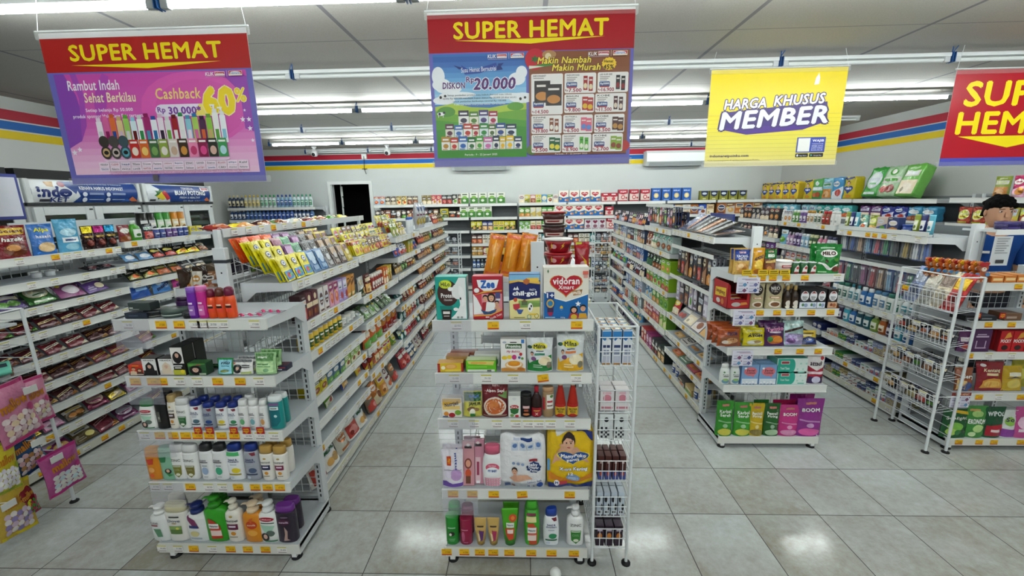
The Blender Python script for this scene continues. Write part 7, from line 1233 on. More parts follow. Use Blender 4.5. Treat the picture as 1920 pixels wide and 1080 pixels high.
bayrow(L1, 1, sp('pouch', .12, .15, .05, ['d8dad8/3a4a3a', '5a2420/e0c8b0'], 2, 1)+sp('bottle', .045, .13, .045, ['8a2a20/e8e0d8'], 0, 5, 's', 'sauce bottle')+sp('box', .05, .14, .06, ['d8661c/f0e0c0', 'c8ac24/6a4a1c'], 1, 2, 's', 'spice box'))
bayrow(L1, 2, sp('bag', .1, .13, .03, ['6a8a5a/d8dcd0', 'a8b8a0/3a5a34', '4a6a44/d8e0d0'], 5, 2, 'm', 'noodle bundle'))
bayrow(L1, 3, sp('pouch', .13, .17, .05, ['c8622c/e8d0a8', 'd08a3a/a02a20'], 1, 3, 's', 'flour pouch'))
bayrow(L1, 4, sp('bag', .1, .14, .04, ['8a2420/e0c030', 'c8501c/f0d8a8', 'd8b824/b02a24', '6a9a2c/e8d848'], 2, 2, 'l', 'noodle packet'))
bayrow(L1, 5, sp('pouch', .14, .19, .06, ['6a5a48/c8783a', 'c87a3a/e8d8b0', 'd8a82c/7a2a54', 'dcd8d0/6a2a34'], 1, 1, 'l', 'rice pouch'))
bayrow(L2, 0, sp('bag', .1, .13, .03, ['8a9a3a/d8d8a8', 'b8a83a/6a2a20', '3a6a34/d8d8b0'], 0, 2, 'l', 'crisp packet'), x1=.5)
for r in (1, 2): bayrow(L2, 0, sp('strip', .08, .12, .012, ['c8b82c/b02a2c', '8a9a3a/e0d8b0', 'd8cc3c/6a3a20'], r, 2, 'l', 'seasoning sachet'), y=.075*r, zadd=.045*r, gap=.003, x1=.5)
for k in range(3):      # white squeeze bottles with blue caps, then tall crisp bags
    one(L2, 0, .54+.058*k, .05, .17, .045, bot('e4e6e8', 'straight', '2a5aa8', 2), [('R', .2, .2, .8, .5, 'd0d8e0')], 'squeeze_bottle', 'bottle', 'white bottle with blue cap, %s of three beyond the sachets' % ORD[k])
for k, c in enumerate(('c8c8cc', 'd0d2d6', 'c4c8cc')): one(L3, 0, .02+.14*k, .15, .3, .07, bg(c, 'foil'), [('R', .3, .66, .8, .84, '2a4a7a'), ('E', .5, .3, .36, .16, 'c8a83a'), ('E', .45, .32, .2, .08, 'e8d890'), ('R', .1, .5, .5, .56, '8a4a6a')], 'crisp_bag', 'snack bag', 'tall silver crisp bag, %s of three at the end of the left gondola' % ORD[k])
bayrow(L2, 1, sp('bag', .1, .11, .03, ['2a4aa0/e8e8f0', 'd8dade/3a5a9a'], 0, 2, 'l', 'wafer packet')+sp('box', .09, .12, .07, ['b8a82c/4a8a2c'], 0, 2, 's', 'biscuit box'))
for i in (2, 3, 4, 5, 6): bayrow(L2, i, sp('bag', .1, .12, .035, [['4a3a20/d8b060', '3a4a2a/c8b048', '6a2a20/e0c890'], ['8a1c28/e0c0a0', '9a2430/f0e0d0', '4a1a1c/c89060'], ['1a5a54/c8e0d8', '7a2a20/e0c080', 'b8562c/f0d8a0'], ['145048/b8d8d0', 'a8481c/e8c880', '8a1c24/e8d0c0'], ['14504a/c8dcd4', 'b01c30/f0e0e0', '8a2028/e0c8b8']][i-2], i, 2, 'l' if i != 5 else 's', 'snack packet'))
bayrow(L2, 7, sp('pouch', .13, .16, .06, ['a02434/e8dcd8', '2a4a6a/c8d4e0', 'd8d0c4/6a2a2c'], 3, 2, 'l', 'rice pouch'))
for B, sd in ((L3, 0), (L4, 1)):
    for i in range(0 if sd else 1, 8): bayrow(B, i, sp('bag', .1, .13, .04, [['8a5a34/d8c0a0', '6a4a2c/c8a878', 'a07a4a/e8d8b8'], ['7a2028/e0c0b0', '4a3a1c/d8b048', '3a5a2a/d8d0a0'], ['5a1c20/d0a078', '7a5020/e8d0a0', '2a4a34/c8d0b0']][(i+sd) % 3], i+sd, 3, 'l', 'snack packet'))
# goods on the far side of the left gondola and on the raised shelf
for i, cs in enumerate((['3a2a20/c8a878', '5a4a3a/d8d0c0', '2a2030/a898b8'], ['3a1a18/d8a860', '5a2a1c/e0c8a0'], ['c8a878/6a3a20'], ['6a1c24/d8b898'], ['3a2a2a/c89868'])):
    bayrow(LB, i, sp('box' if i == 1 else 'bag', .09, .1, .04, cs, i, 2, 's' if i < 2 else 'm', 'chocolate box' if i == 1 else 'wafer packet'), rows=1)
RSH = [('bag', .16, .1, .04, 'a02a20', 'e8c8a0'), ('bag', .17, .1, .045, 'd8c41c', '2a2a1c'), ('bag', .15, .1, .04, '4a1a20', 'c89868'), ('bag', .15, .1, .04, '5a7a4a', 'd8e0c8'), ('bag', .15, .1, .04, 'c8ccc8', '4a6a54'), ('bag', .15, .1, .04, '8a2a24', 'e0c0a0'), ('bag', .15, .1, .04, '7a4a2c', 'e8d8b0'), ('bag', .15, .1, .04, '4a8a2c', 'd8d83a'), ('bag', .16, .1, .04, 'c8c02c', '3a7a2c')]
for k, (kd, ww, hh, dd, b, a) in enumerate(RSH):
    put(P_(kd, ww, hh, dd, b, a, k, 'snack bag'), Matrix.Translation((-.758, .5+.18*k, 1.612+.01)) @ Matrix.Rotation(HP, 4, 'Z') @ Matrix.Rotation(-1.4, 4, 'X'), '%s snack bag lying on the raised shelf, %s from near end' % (cword(b), ORD[k]), 'snack bags on the raised shelf')
for k in range(8): put(P_('pouch', .1, .14, .04, ('6a8a3a', '8a4a34', '3a2a5a', 'b8562c', '5a9aa8', '8a3428', 'a86a3a', '1f6a4a')[k], 'e0d8c0', k, 'snack pouch'), L1.M @ Matrix.Translation((-.86+.12*k+.3, .36, 1.345+.002)), None, 'snack pouches under the raised shelf', ('left gondola rear ledge', 0, 'first', 's'), k)
m = MB(); m.box((-.86, .33, 1.33), (.9, .43, 1.345), WH); o = m.obj('rear_ledge'); o.matrix_world = L1.M; tag(o, 'narrow white rear ledge carrying small pouches under the raised shelf', 'shelf')
for k, (x0, x1, y, hh, c, t, l) in enumerate(((333, 414, .455, .05, 'c89a68', '', 'tan wafer carton beside the left end post, under the white one'), (344, 420, .47, .048, 'dcd6ce', 'nutella', 'white hazelnut wafer carton beside the left end post'))):
    X0, X1 = solveX(x0, y, 1.2), solveX(x1, y, 1.2); put(mkproto('wafer_carton', 'box', s_box(X1-X0, hh, .1, c, lighten(c, -.2), lighten(c, -.1)), [('T', t, .72, .5, .4, .4, 'a82030', .05)] if t else [('E', .3, .5, .2, .3, '6a4a34'), ('R', .55, .3, .9, .7, 'e0d0b8')], X1-X0, hh, .1, ''), Matrix.Translation(((X0+X1)/2, y, 1.1615+.052*k)), l, keep=True)
for k in range(5):
    X = solveX(352+15*k, .5, 1.3); put(P_('bag', .055, .12, .02, ('c8b088', 'd8d0c0', '3a2a24', '8a5a30', '5a3a28')[k], ('4a4038', 'c88a3a', 'e0d8d0')[k % 3], k, 'wafer stick pack'), Matrix.Translation((X, .5, 1.2645)) @ Matrix.Rotation(.12*(k % 3-1), 4, 'Y') @ Matrix.Rotation(-.15, 4, 'X'), '%s wafer pack standing above the hazelnut carton, %s from left' % (cword(('c8b088', 'd8d0c0', '3a2a24', '8a5a30', '5a3a28')[k]), ORD[k]), keep=True)
# right gondola -----------------------------------------------------------------
R0, R1, R2, R3 = Rs
for k in range(7):    # notebooks in film leaning on the top shelf
    c = ('6a6c6e', '5a5448', '35383c', '8a5a2a', '4a4c50', '6a6c6e', '2a3a70')[k]
    w_, h_ = .19, .22
    shp = s_box(w_, h_, .012, c, lighten(c, -.3), 'd8d6d0', 'foil'); pr = mkproto('notebook', 'notebook', shp, [('R', .06, .06, .94, .94, lighten(c, .25)), ('R', .15, .7, .6, .8, 'd8d8d4'), ('P', [(.1, .1), (.6, .12), (.3, .5)], lighten(c, -.35)), ('R', .7, .06, .94, .94, ('b87a4a', '6a6a6a', '4a4a50')[k % 3])], w_, h_, .012, '')
    M = R0.M @ Matrix.Translation((.9-.14-.09*k, .02, R0.zs[0]+.016)) @ Matrix.Rotation(-1.45 if k == 0 else -1.2+.04*k, 4, 'X')
    put(pr, M, 'film-wrapped notebook leaning on the top shelf, %s from near end' % ORD[k], 'film-wrapped notebooks on the right gondola', keep=True)
m = MB(); m.box((0, 0, 0), (.42, .012, .15), '2a3a80', 'card'); S = lambda u, v, o=0: (u*.42, -o, v*.15); m.decals(S, [('R', .03, .08, .97, .92, 'a8b0c8'), ('E', .3, .5, .12, .3, 'd8c078'), ('R', .5, .2, .9, .8, 'c0c4cc')], 'clear', True); o = m.obj('display_divider'); o.matrix_world = R0.M @ Matrix.Translation((.1, .3, R0.zs[0]+.002)); tag(o, 'blue-framed clear display panel behind the notebooks', 'panel')
def hookrow(B, z, xs, cols, w, h, d, kind, nm, style=0, deep=3, y=.05, back=None, pk_=None):
    e = empty('hook_rail', (0, 0, 0), 0, None, None); e.matrix_world = B.M
    m = MB(); m.box((.02, .0, z+.018), (B.L-.02, .006, z+.05), 'd4d6d2'); m.obj('label_rail', e)
    m = MB(); m.box((.02, B.D-.05, z+.0), (B.L-.02, B.D-.042, z+.02), 'c8ccce'); m.obj('back_rail', e)
    tag(e, 'hook rail with hanging %ss, %s%s' % (nm, 'lower rail, ' if z < 1.2 else '', B.phrase), 'rail')
    for k, x in enumerate(xs):
        xx = B.L-x if B.near == 'last' else x
        m = MB(); m.path([(xx, B.D-.045, z+.012), (xx, .02, z+.012), (xx, .012, z+.024)], .0025, 'c8ccce'); m.obj('hook', e)
        for q in range(deep):
            pr = (pk_ or (lambda c: P_(kind, w, h, d, c.split('/')[0], c.split('/')[1], style+k % 4, nm)))(cols[k % len(cols)])
            put(pr, B.M @ Matrix.Translation((xx, y+(d+.012)*q, z+.012-h*.94)) @ Matrix.Rotation(.06*((k+q) % 3-1), 4, 'Y'), None, '%ss hanging in the %s' % (nm, B.phrase), (B.phrase+' hooks', round(z, 2), B.near, 'h'), k, desc=('' if q == 0 else 'rear ')+pr.desc)
hookrow(R0, 1.26, [.08+.09*k for k in range(9)], ['3a3c44/8a8c94', '2a2c3a/a8a8b0', '5a3428/a87a5a', '4a4a52/b8b8c0'], .07, .24, .012, 'insole', 'stationery pack', 0, 3)
hookrow(R0, .98, [.08+.1*k for k in range(8)], ['5a5058/c8b8c8', 'a89ab0/e0d8e8', '3a3a40/a8a8b0'], .08, .22, .012, 'insole', 'stationery pack', 2, 2)
bayrow(R0, 1, sp('book', .16, .2, .012, ['a8a8a4/c05a4a', '8a7a80/e0d8d8', 'b8b4b0/4a6a9a', '7a8088/e0e0e0'], 1, 1, 'm', 'exercise book')+sp('bag', .13, .17, .04, ['b8303a/e8c83a', 'c0404a/f0d8d8'], 1, 1, 'l', 'toy packet'), x0=.02, gap=.01)
for i, cs in ((2, ['a0a4a8/d8d8d8', '7a8a9a/e0e4e8', 'c8c4bc/4a4a50']), (3, ['b88a5a/e0d8d0', 'a84a5a/e8c0c8', '6a8a74/e0e8e0'])): bayrow(R0, i, sp('book', .17, .13, .02, cs, 3, 1, 'f', 'paper pack'), rows=2, gap=.012)
bayrow(R0, 4, sp('jar', .09, .15, .09, ['d8d4c8/2a4a90'], 0, 2, 's', 'tissue roll')+sp('box', .16, .06, .2, ['b89a5a/d8c890', '3a3a3a/a8a8a8'], 1, 1, 's', 'paper carton'))
NVY = ['1c2444/d8d8e0', '2a2c40/e0b0c0', '4a3a6a/b8a8d0', '1a1c2c/7ab04a', '3a2a50/d8c8e0', 'a84a64/e8c8d0', '3a7a44/e0e8d8', '20284a/a8b8d8']
hookrow(R1, 1.62, [.05+.08*k for k in range(11)], NVY, .07, .17, .012, 'insole', 'insole pack', 0, 3, y=.03)
bayrow(R1, 0, sp('insole', .075, .17, .02, NVY, 2, 1, 's', 'shoe care pack'), y=.14)
bayrow(R1, 1, sp('diaper', .15, .16, .1, ['b8ccc8/2a9a8a'], 0, 3, 's', 'tissue pack')+sp('pouch', .09, .16, .05, ['6a9a74/e0e8e0', 'a84a40/e0d0c8', '8a8a84/7a3a34'], 1, 2, 's', 'soap pouch'))
bayrow(R1, 2, sp('box', .13, .13, .12, ['8ab81c/5a9a1c'], 0, 2, 's', 'sanitary pad pack')+sp('pouch', .1, .14, .05, ['23332a/5a8a5a', '1c2a2c/4a7a5a'], 1, 3, 's', 'sanitary pad pack'))
bayrow(R1, 3, sp('box', .12, .14, .12, ['8ab81c/5a9a1c', '4a9a3a/a8d070', '6aa83a/d8e8c0'], 1, 2, 's', 'sanitary pad pack'))
bayrow(R1, 4, sp('box', .12, .15, .1, ['7aa82c/3a7a1c', '4a8a3a/c8e0a8', '2a6a9a/a8d0e8', '2a5a94/b8d0e8'], 0, 2, 's', 'sanitary pad pack'))
bayrow(R1, 5, sp('box', .11, .16, .1, ['6aa02c/c8e080', '94245a/e0a8c8', 'a82a3c/e8c0b8', 'c85a4a/f0d8c0'], 2, 2, 's', 'sanitary pad pack'))
bayrow(R1, 6, sp('box', .1, .15, .12, ['1c2a24/e0e0e0', '2a2a2c/d8d8d8', '8a1c5a/e0a0c8', 'b02a2c/e8c8b8'], 3, 2, 's', 'soap carton'))
for B, sd in ((R2, 0), (R3, 3)):
    for i in range(len(B.zs)+1):
        pal = [NVY, ['3a4a6a/d8e0e8', '5a3430/e0c8b8', '7a9a84/e0e8e0', '24304a/a8b8d0'], ['2a5aa0/c8d8f0', '3a6ab0/e0e8f0', '1c3a7a/a8c0e0'], ['2a2c44/d8d0e0', '4a3a4a/e0c8d8', '1c2440/b8c8e0'], ['b8c4d8/3a5a9a', '3a6aa8/e0e8f4', '6a5a34/d8c890'], ['94a4a8/e0e8e8', 'a83a3c/e8d0c8', '5a6a4a/d0d8c0'], ['5a9ac8/e0f0f8', '2a4a8a/c8d8f0']]
        bayrow(B, i, sp('box' if (i+sd) % 3 else 'pouch', .075, .15, .06, pal[(i+sd) % 7], i, 2, 's', ('tissue pack', 'soap box', 'cotton pack')[(i+sd) % 3]))
# toothbrush gondola ------------------------------------------------------------
T0, T1, T2 = Ts
BR = ['2a5ab0/24306a', 'e8e8ea/5a6a9a', 'c8a83a/2a2a30', '3a3a40/2a2c34', '2a9a5a/1c3a6a', 'd84a5a/2a3a7a', '8ab8d8/3a5a9a', 'd8b088/5a3a2a']
bp = lambda c: P_('brush', .055, .2, .022, c.split('/')[0], c.split('/')[1], 1, 'toothbrush pack')
hookrow(T0, 1.41, [.06+.087*k for k in range(10)], BR, 0, .2, .022, 'brush', 'toothbrush pack', 0, 3, .04, None, bp)
hookrow(T0, 1.13, [.06+.087*k for k in range(10)], BR[3:]+['c83a44/7a1c2c', 'a85a8a/5a2a5a'], 0, .2, .022, 'brush', 'toothbrush pack', 0, 3, .04, None, bp)
bayrow(T0, 0, sp('tube', .05, .16, .04, ['5ab0c8/e8f0f0', '1c2a6a/e0e0e8', '8a9a2c/e0e8c0'], 0, 1, 's', 'face wash tube')+sp('tub', .09, .08, .09, ['1c3a8a/2a4aa0'], 0, 1, 's', 'hair cream tub')+sp('box', .1, .13, .05, ['2a3a6a/e0d8e0', 'c8b4a8/3a4a8a'], 1, 1, 's', 'cosmetic box')+sp('pouch', .09, .14, .05, ['8a9a1c/d8e06a', '6a9a8a/e0ece8'], 1, 1, 's', 'refill pouch'))
bayrow(T0, 1, sp('bottle', .06, .15, .045, ['d8e0e0/3a8a9a', 'e0e4e0/2a6a5a', 'e8e8e4/4a7aa0', '2a6aa8/e8ecf0'], 2, 2, 's', 'mouthwash bottle'))
bayrow(T0, 2, sp('bottle', .07, .14, .05, ['2a6ab0/e8ecf0', '4ab0c8/e8ecf0', '3a2a4a/d8d0e0', 'a8541c/e8d0b0', '7a9a3a/e8ecd0', '1f5a64/e0e8e8', '1c4a5a/e0e8e8'], 2, 1, 's', 'mouthwash bottle'))
TP = ['c8ccc8/a83a3c', 'e0e0dc/2a4a8a', 'b8a878/7a5a2c', '8a94b8/e0e0e8', 'd8dcd8/3a8a4a', '2a3a6a/c8d0e0']
for i in (3, 4, 5): bayrow(T0, i, sp('box', .045, .05, .18, TP[i-3:]+TP[:i-3]+['2a7a34/d8d83a'], i, 2, 's', 'toothpaste box'), gap=.004)
for i in (3, 4, 5): bayrow(T0, i, sp('box', .045, .045, .18, TP[i-2:]+TP[:i-2], i+3, 2, 's', 'toothpaste box'), gap=.005, zadd=.052, x0=.03)
bayrow(T1, 0, sp('bottle', .05, .13, .04, ['e4e2de/e0e0dc', '8a4a30/c02a2c', 'dcdad4/2a5a34', 'e8e6e2/b8862c', '6a4a8a/e0d8e8', '4a8a2c/e8ece0'], 0, 2, 's', 'lotion bottle')+sp('box', .06, .12, .05, ['e0e0e0/6a6a8a'], 0, 2))
bayrow(T1, 1, sp('bottle', .055, .14, .045, ['d8dade/4a4a6a', 'c87a94/e8e0e4', '3a5a3a/d8d8a8', '8ab0c8/e8ecf0', '4a2a6a/d8c8e8', 'b890b8/e8e0ec'], 1, 2, 's', 'baby powder bottle')+sp('pouch', .12, .16, .06, ['7ab4d0/e0eef4'], 0, 2, 's', 'wipes pouch'))
bayrow(T1, 2, sp('pouch', .085, .16, .05, ['c8c8cc/a84a5a', 'b8b4bc/5a5a6a', 'a8a0a8/a83030'], 1, 2, 's', 'soap refill pouch'))
bayrow(T1, 3, sp('pouch', .1, .15, .05, ['d8a0a8/a02a3c', '1c5a4a/d8e0d8', 'a82434/e8d8d8'], 2, 2, 's', 'soap refill pouch'))
bayrow(T1, 4, sp('pouch', .12, .15, .05, ['3a6a8a/e0e8ec', 'd0d4d8/3a7a9a', 'a02838/e8e0e0', '1c5a3a/d8e8e0'], 0, 1, 's', 'soap refill pouch'))
for i in (5, 6, 7): bayrow(T1, i, sp('box', .06, .06, .15, ['1c2a6a/d8d8e8', '2a8a3a/d8d83a', 'd8dcd8/3a6aa0', 'b8b0a8/8a3a3c'], i, 2, 's', 'soap box'))
for i in range(8): bayrow(T2, i, sp('pouch' if i % 2 else 'box', .09, .14, .05, [['26262a/7a2a34', '3a2a30/8a8a90', '1c1c20/a8a0a8'], ['2a2a30/8a4a54', '4a4a50/a8a8ac', '22242a/b89aa0'], ['6a2c84/c8a8d8', '3a3a40/a03040', '8a8a90/e0e0e0']][i % 3], i, 2, 's', 'hair accessory pack'))
# right wall: diaper packs on top, wipes below
DP = [['6ab04a/e0e8e4', 'a8c8a0/4a9a3a', '3a9a3c/d8e4e0', '8aa8a4/3a8a34'], ['c8b41c/e8e4d0', '3a8ac0/e0e8f0', '7ab8c8/3a8a4a', '4a9a4a/e0ece4'], ['d8b81c/22306a', 'd4b414/e8e0c8', 'e0c020/2a3a70', 'c8a818/d8d8d0'], ['d8b81c/1c2a60', '3a4a7a/d8c020', 'd8c01c/22306a', 'e0c424/2a3a70']]
for B, cs, hh in zip(Ws, DP, (.38, .3, .29)): bayrow(B, 0, sp('diaper', .24 if hh > .35 else .2, hh, .14, cs, 3 if hh > .35 else 1, 1, 'l' if hh > .35 else 's', 'diaper pack'), gap=.012, x0=.36 if hh > .35 else .02)
for B, cs in zip(Ws, (['3a8ab0/d8e4ec', '23308a/c8c8e0', '5a2a6a/b8a0c8', '8a9a2c/c8d070', '3a5a54/a8c0b8', 'b8a83a/3a4a7a'], ['4ab0b0/e0f0f0', '3aa098/e0ecec', '7ab8c8/3a5a9a'], ['7ac0d8/e8f0f4', '5ab0b8/e0f0f0'], ['8ac4dc/3a5aa0', '7ab8d8/e8f0f8'])): bayrow(B, 1, sp('diaper', .17, .16, .1, cs, 1, 2, 's', 'wipes pack'))
for B in Ws[1:]:
    for i in (2, 3): bayrow(B, i, sp('pouch', .11, .16, .06, ['c8ccd0/4a7aa0', 'a8b0c8/8a3a5a', '6a9ab0/e0e8ec', '8a5a4a/e0d8d0'], i, 2, 's', 'baby care pouch'))
Wn = Bay('right wall shelving', 5.3, 3.0, '-X', 1.2, .4, (1.68, 1.42, 1.17, .92), H=1.72, label='shelving bay against the right wall by the red banner', phrase="bay by the red banner", near='last', seed=46, tags=False, back='solid')
bayrow(Wn, 0, sp('pouch', .13, .2, .06, ['c8a87a/c87a8a', '23294a/d8d8e0', 'a81c54/e0a8c0', '8a9a2c/d8e0a0'], 0, 1, 's', 'fabric softener pouch'), x0=.24, gap=.02, cyc=False)
bayrow(Wn, 1, sp('pouch', .13, .17, .05, ['a8402c/c8d048', 'b83a34/d8e06a', 'c8b83a/a83028'], 5, 2, 's', 'snack pouch'))
# back wall
heartbox = mkproto('milk_powder_box', 'box', s_box(.185, .215, .09, 'e4dfd4', 'd0ccc4', 'd8d4cc'), [('P', [(.01, .01), (.99, .01), (.99, .46), (.5, .36), (.01, .5)], '1c62a4'), ('P', heart(.5, .68, .36, .23), 'c08030'), ('P', heart(.5, .68, .335, .21), 'b01c30'), ('T', 'vidoran', .5, .73, .5, .1, 'f0e8e8', .05), ('E', .2, .3, .1, .1, 'c8a040'), ('E', .7, .2, .1, .1, 'd8a888'), ('E', .88, .2, .09, .1, 'c87a40')], .185, .215, .09, 'white and blue heart milk box')
redbox = mkproto('milk_powder_box', 'box', s_box(.17, .215, .09, 'a81c30', '7a1424', 'b83040'), [('T', 'SGM', .5, .82, .6, .12, 'f0e4e4', .06), ('P', [(.02, .66), (.5, .58), (.98, .66), (.98, .1), (.02, .1)], 'd8c8c0'), ('E', .5, .36, .22, .18, 'c0404a'), ('E', .5, .36, .12, .1, 'e8dcd0'), ('E', .85, .3, .1, .08, 'a82a34'), ('R', .02, .02, .98, .1, 'a81c30')], .17, .215, .09, 'red milk powder box')
redsm = mkproto('milk_powder_box', 'box', s_box(.15, .16, .08, 'a81c30', '7a1424', 'b83040'), [('R', .25, .76, .75, .88, 'f0e4e4'), ('P', [(.02, .6), (.5, .5), (.98, .6), (.98, .1), (.02, .1)], 'd8c8c0'), ('E', .5, .32, .22, .18, 'c0404a')], .15, .16, .08, 'small red milk powder box')
blubox = mkproto('milk_powder_box', 'box', s_box(.16, .23, .09, '1c58a8', '143c80', '2a6ab8'), [('T', 'BEBELAC', .5, .8, .7, .1, 'd8e4f4', .05), ('E', .5, .42, .28, .2, 'd8b868'), ('E', .5, .42, .18, .14, 'e8d8a8'), ('R', .2, .06, .8, .12, '8ab0e0')], .16, .23, .09, 'blue milk powder box')
navbox = mkproto('milk_powder_box', 'box', s_box(.15, .17, .09, '8a8a30', '6a6a24', '9a9a3c'), [('P', [(.05, .97), (.95, .97), (.85, .5), (.5, .35), (.15, .5)], '1c2a54'), ('E', .5, .7, .28, .12, 'c8d0d8'), ('R', .3, .1, .7, .2, 'd8d8b0')], .15, .17, .09, 'olive and navy milk powder box')
grnbox = mkproto('cereal_box', 'box', s_box(.15, .2, .08, 'dcdcd0', 'b8b8b0', 'd0d0c8'), [('R', .02, .02, .98, .55, '3f7a30'), ('E', .5, .6, .3, .12, '7aa84a'), ('R', .2, .8, .8, .9, '3a5a34'), ('E', .45, .3, .2, .12, 'e0e4d8')], .15, .2, .08, 'white and green cereal box')
def brow(B, i, pr, xs, tags_='', dz=0, row=None):
    zl = sorted(list(B.zs)+[B.zb], reverse=True)
    for k, x in enumerate(xs): put(pr, Matrix.Translation((x, 6.262, zl[i]+.002+dz)) , None, 'boxes on the back wall shelving', ('back wall shelving', i, 'wx', 's'), x)
def bx_px(x0, x1, n, i): return [solveX(x0+(x1-x0)*(k+.5)/n, 6.26, BZ[i]+.1) for k in range(n)]
brow(Bs[0], 0, heartbox, bx_px(1047, 1126, 4, 0)); brow(Bs[0], 0, redsm, bx_px(1128, 1158, 2, 0)); brow(Bs[0], 0, redbox, bx_px(1158, 1220, 3, 0)); brow(Bs[0], 0, blubox, bx_px(1221, 1297, 4, 0)); brow(Bs[0], 0, navbox, bx_px(1312, 1402, 5, 0))
brow(Bs[0], 0, grnbox, bx_px(863, 948, 5, 0)); brow(Bs[0], 1, heartbox, bx_px(1040, 1131, 5, 1)); brow(Bs[0], 1, redsm, bx_px(1133, 1152, 1, 1)); brow(Bs[0], 1, grnbox, bx_px(862, 922, 4, 1)); brow(Bs[0], 2, heartbox, bx_px(1058, 1095, 2, 2)); brow(Bs[0], 2, redbox, bx_px(1137, 1153, 1, 2))
BG = ['8a7a5a/e0d8c0', '5a4a3a/d8c8a8', 'a07a4a/e8d8b0', '4a5a3a/c8d0a8']
bayrow(Bs[0], 0, sp('pouch', .1, .16, .05, ['a8c0d0/c05a4a', '4a3a34/c8b898', '8a7438/e0d090', '5a4a3c/b8a888'], 0, 2, 's', 'coffee pouch'), jit=0)
bayrow(Bs[1], 0, sp('box', .09, .17, .06, ['8a7a4a/4a3a2a', 'c0505a/e8d8d0', '3a3a34/c8c0b0'], 1, 2, 's', 'coffee box')+sp('pouch', .1, .18, .05, ['3a3c38/c8c0b0', '4a3a30/e0d0c0'], 2, 1, 's', 'cereal pouch'), cyc=False)
bayrow(Bs[0], 1, sp('pouch', .095, .16, .05, ['3a3434/c8b8a8', '5a3a2c/d8c8b0', '8a4a34/e0d0b8', '4a4a44/c8c8c0', '7a6a5a/e0d8d0'], 1, 1, 's', 'coffee pouch')); bayrow(Bs[1], 1, sp('pouch', .095, .16, .05, ['5a3a44/d8c0c8', '3a3434/c88a4a', '8a5a34/e0d8c0'], 1, 1, 's', 'coffee pouch'), x1=.33)
bayrow(Bs[1], 1, sp('box', .15, .17, .08, ['c8b838/4a5a2c'], 1, 1, 's', 'cereal box')+sp('bag', .14, .12, .05, ['3a3a3c/d8d0a8', '6a4a3a/e0d8c8'], 0, 1, 's', 'snack packet'), cyc=False, x0=.36)
for k, (B, cs) in enumerate(zip(Bs[2:6], (['c8c02c/3a3a2c', '2a3a7a/d8d8e0', 'd8c83a/8a6a1c'], ['6a9a4a/e0e8d8', 'd8d0b0/b8a050', '4a9a3a/e8e8d0'], ['e0dcd8/7a3a4a', 'c8ccc8/6a9a54'], ['d8d0cc/8a2a4a', '2a4a8a/d8d8e0']))):
    for i in (1, 2, 3, 4, 5, 6):
        if (i == 1 and k != 1) or (i == 2 and k > 1): continue
        pal = [cs, cs, ['4a2c2a/e0d8d0', 'd8d4cc/1c1c1c', '2a7a7a/d8e8e8'], ['a87a2c/e0d0a0', '8a2a2c/e8d8d0', 'd0d0d0/a02434'], ['2a4a8a/c8d8e8', '1c2a3a/a8b8c0', 'a8a838/e0e0b0'], ['3a4a6a/d8e0e8', '8a9aa8/e0e8f0']][min(i-1, 5)]
        bayrow(B, i, sp('bottle' if i >= 5 else 'box', .1 if i < 5 else .07, .17, .06, pal, i, 2, 's', 'drink bottle' if i >= 5 else 'milk box'))
bayrow(Bs[3], 0, sp('box', .1, .15, .06, ['d8d0c8/8a5a4a', 'c8b848/7a7a2c', 'b8807a/e0d8d0', 'd0c048/8a8a34', '4a8ab8/e0d8a0', 'd8dcd0/5a8a3a'], 1, 1, 's', 'porridge box'))
brow(Bs[0], 2, mkproto('milk_powder_box', 'box', s_box(.13, .19, .08, 'd4d0d4', 'b8b4b8', 'c8c4c8'), [('P', heart(.5, .72, .34, .2), '7a1c40'), ('E', .5, .3, .3, .16, '8a5a6a'), ('R', .1, .05, .9, .12, '7a2a4a')], .13, .19, .08, 'white milk box with maroon heart'), bx_px(1096, 1136, 3, 2))
bayrow(Bs[6], 1, sp('box', .14, .18, .08, ['2a4aa0/d8d8e8', 'c8a878/8a5a2c', 'd8d4cc/a8a0a0', 'a8642c/2a3a6a'], 2, 1, 's', 'milk box')); bayrow(Bs[7], 1, sp('box', .16, .2, .08, ['a8622c/1c2a54', 'd0c8c0/8a5a3a', 'b86a2c/22306a'], 5, 1, 's', 'milk box'))
# bottles in the corner left of the doorway
for i, cs in ((0, ['3a4a6a/d8c890', 'c8ccc0/d8b83a', 'd0d8dc/2a9a5a', '8ab0c8/2a4a9a', 'c8d8dc/2a8a6a', 'ccd8d8/2a8a5a']), (1, ['2a4a7a/d8d8e0', '5a7aa0/2a5ab0', '3a5a94/2a4aa0', '4a6aa8/2a4a9a'])):
    bayrow(Bw, i, sp('water', .075, .24 if i == 0 else .2, .075, cs, 0, 4, 's', 'drink bottle'), gap=.004)

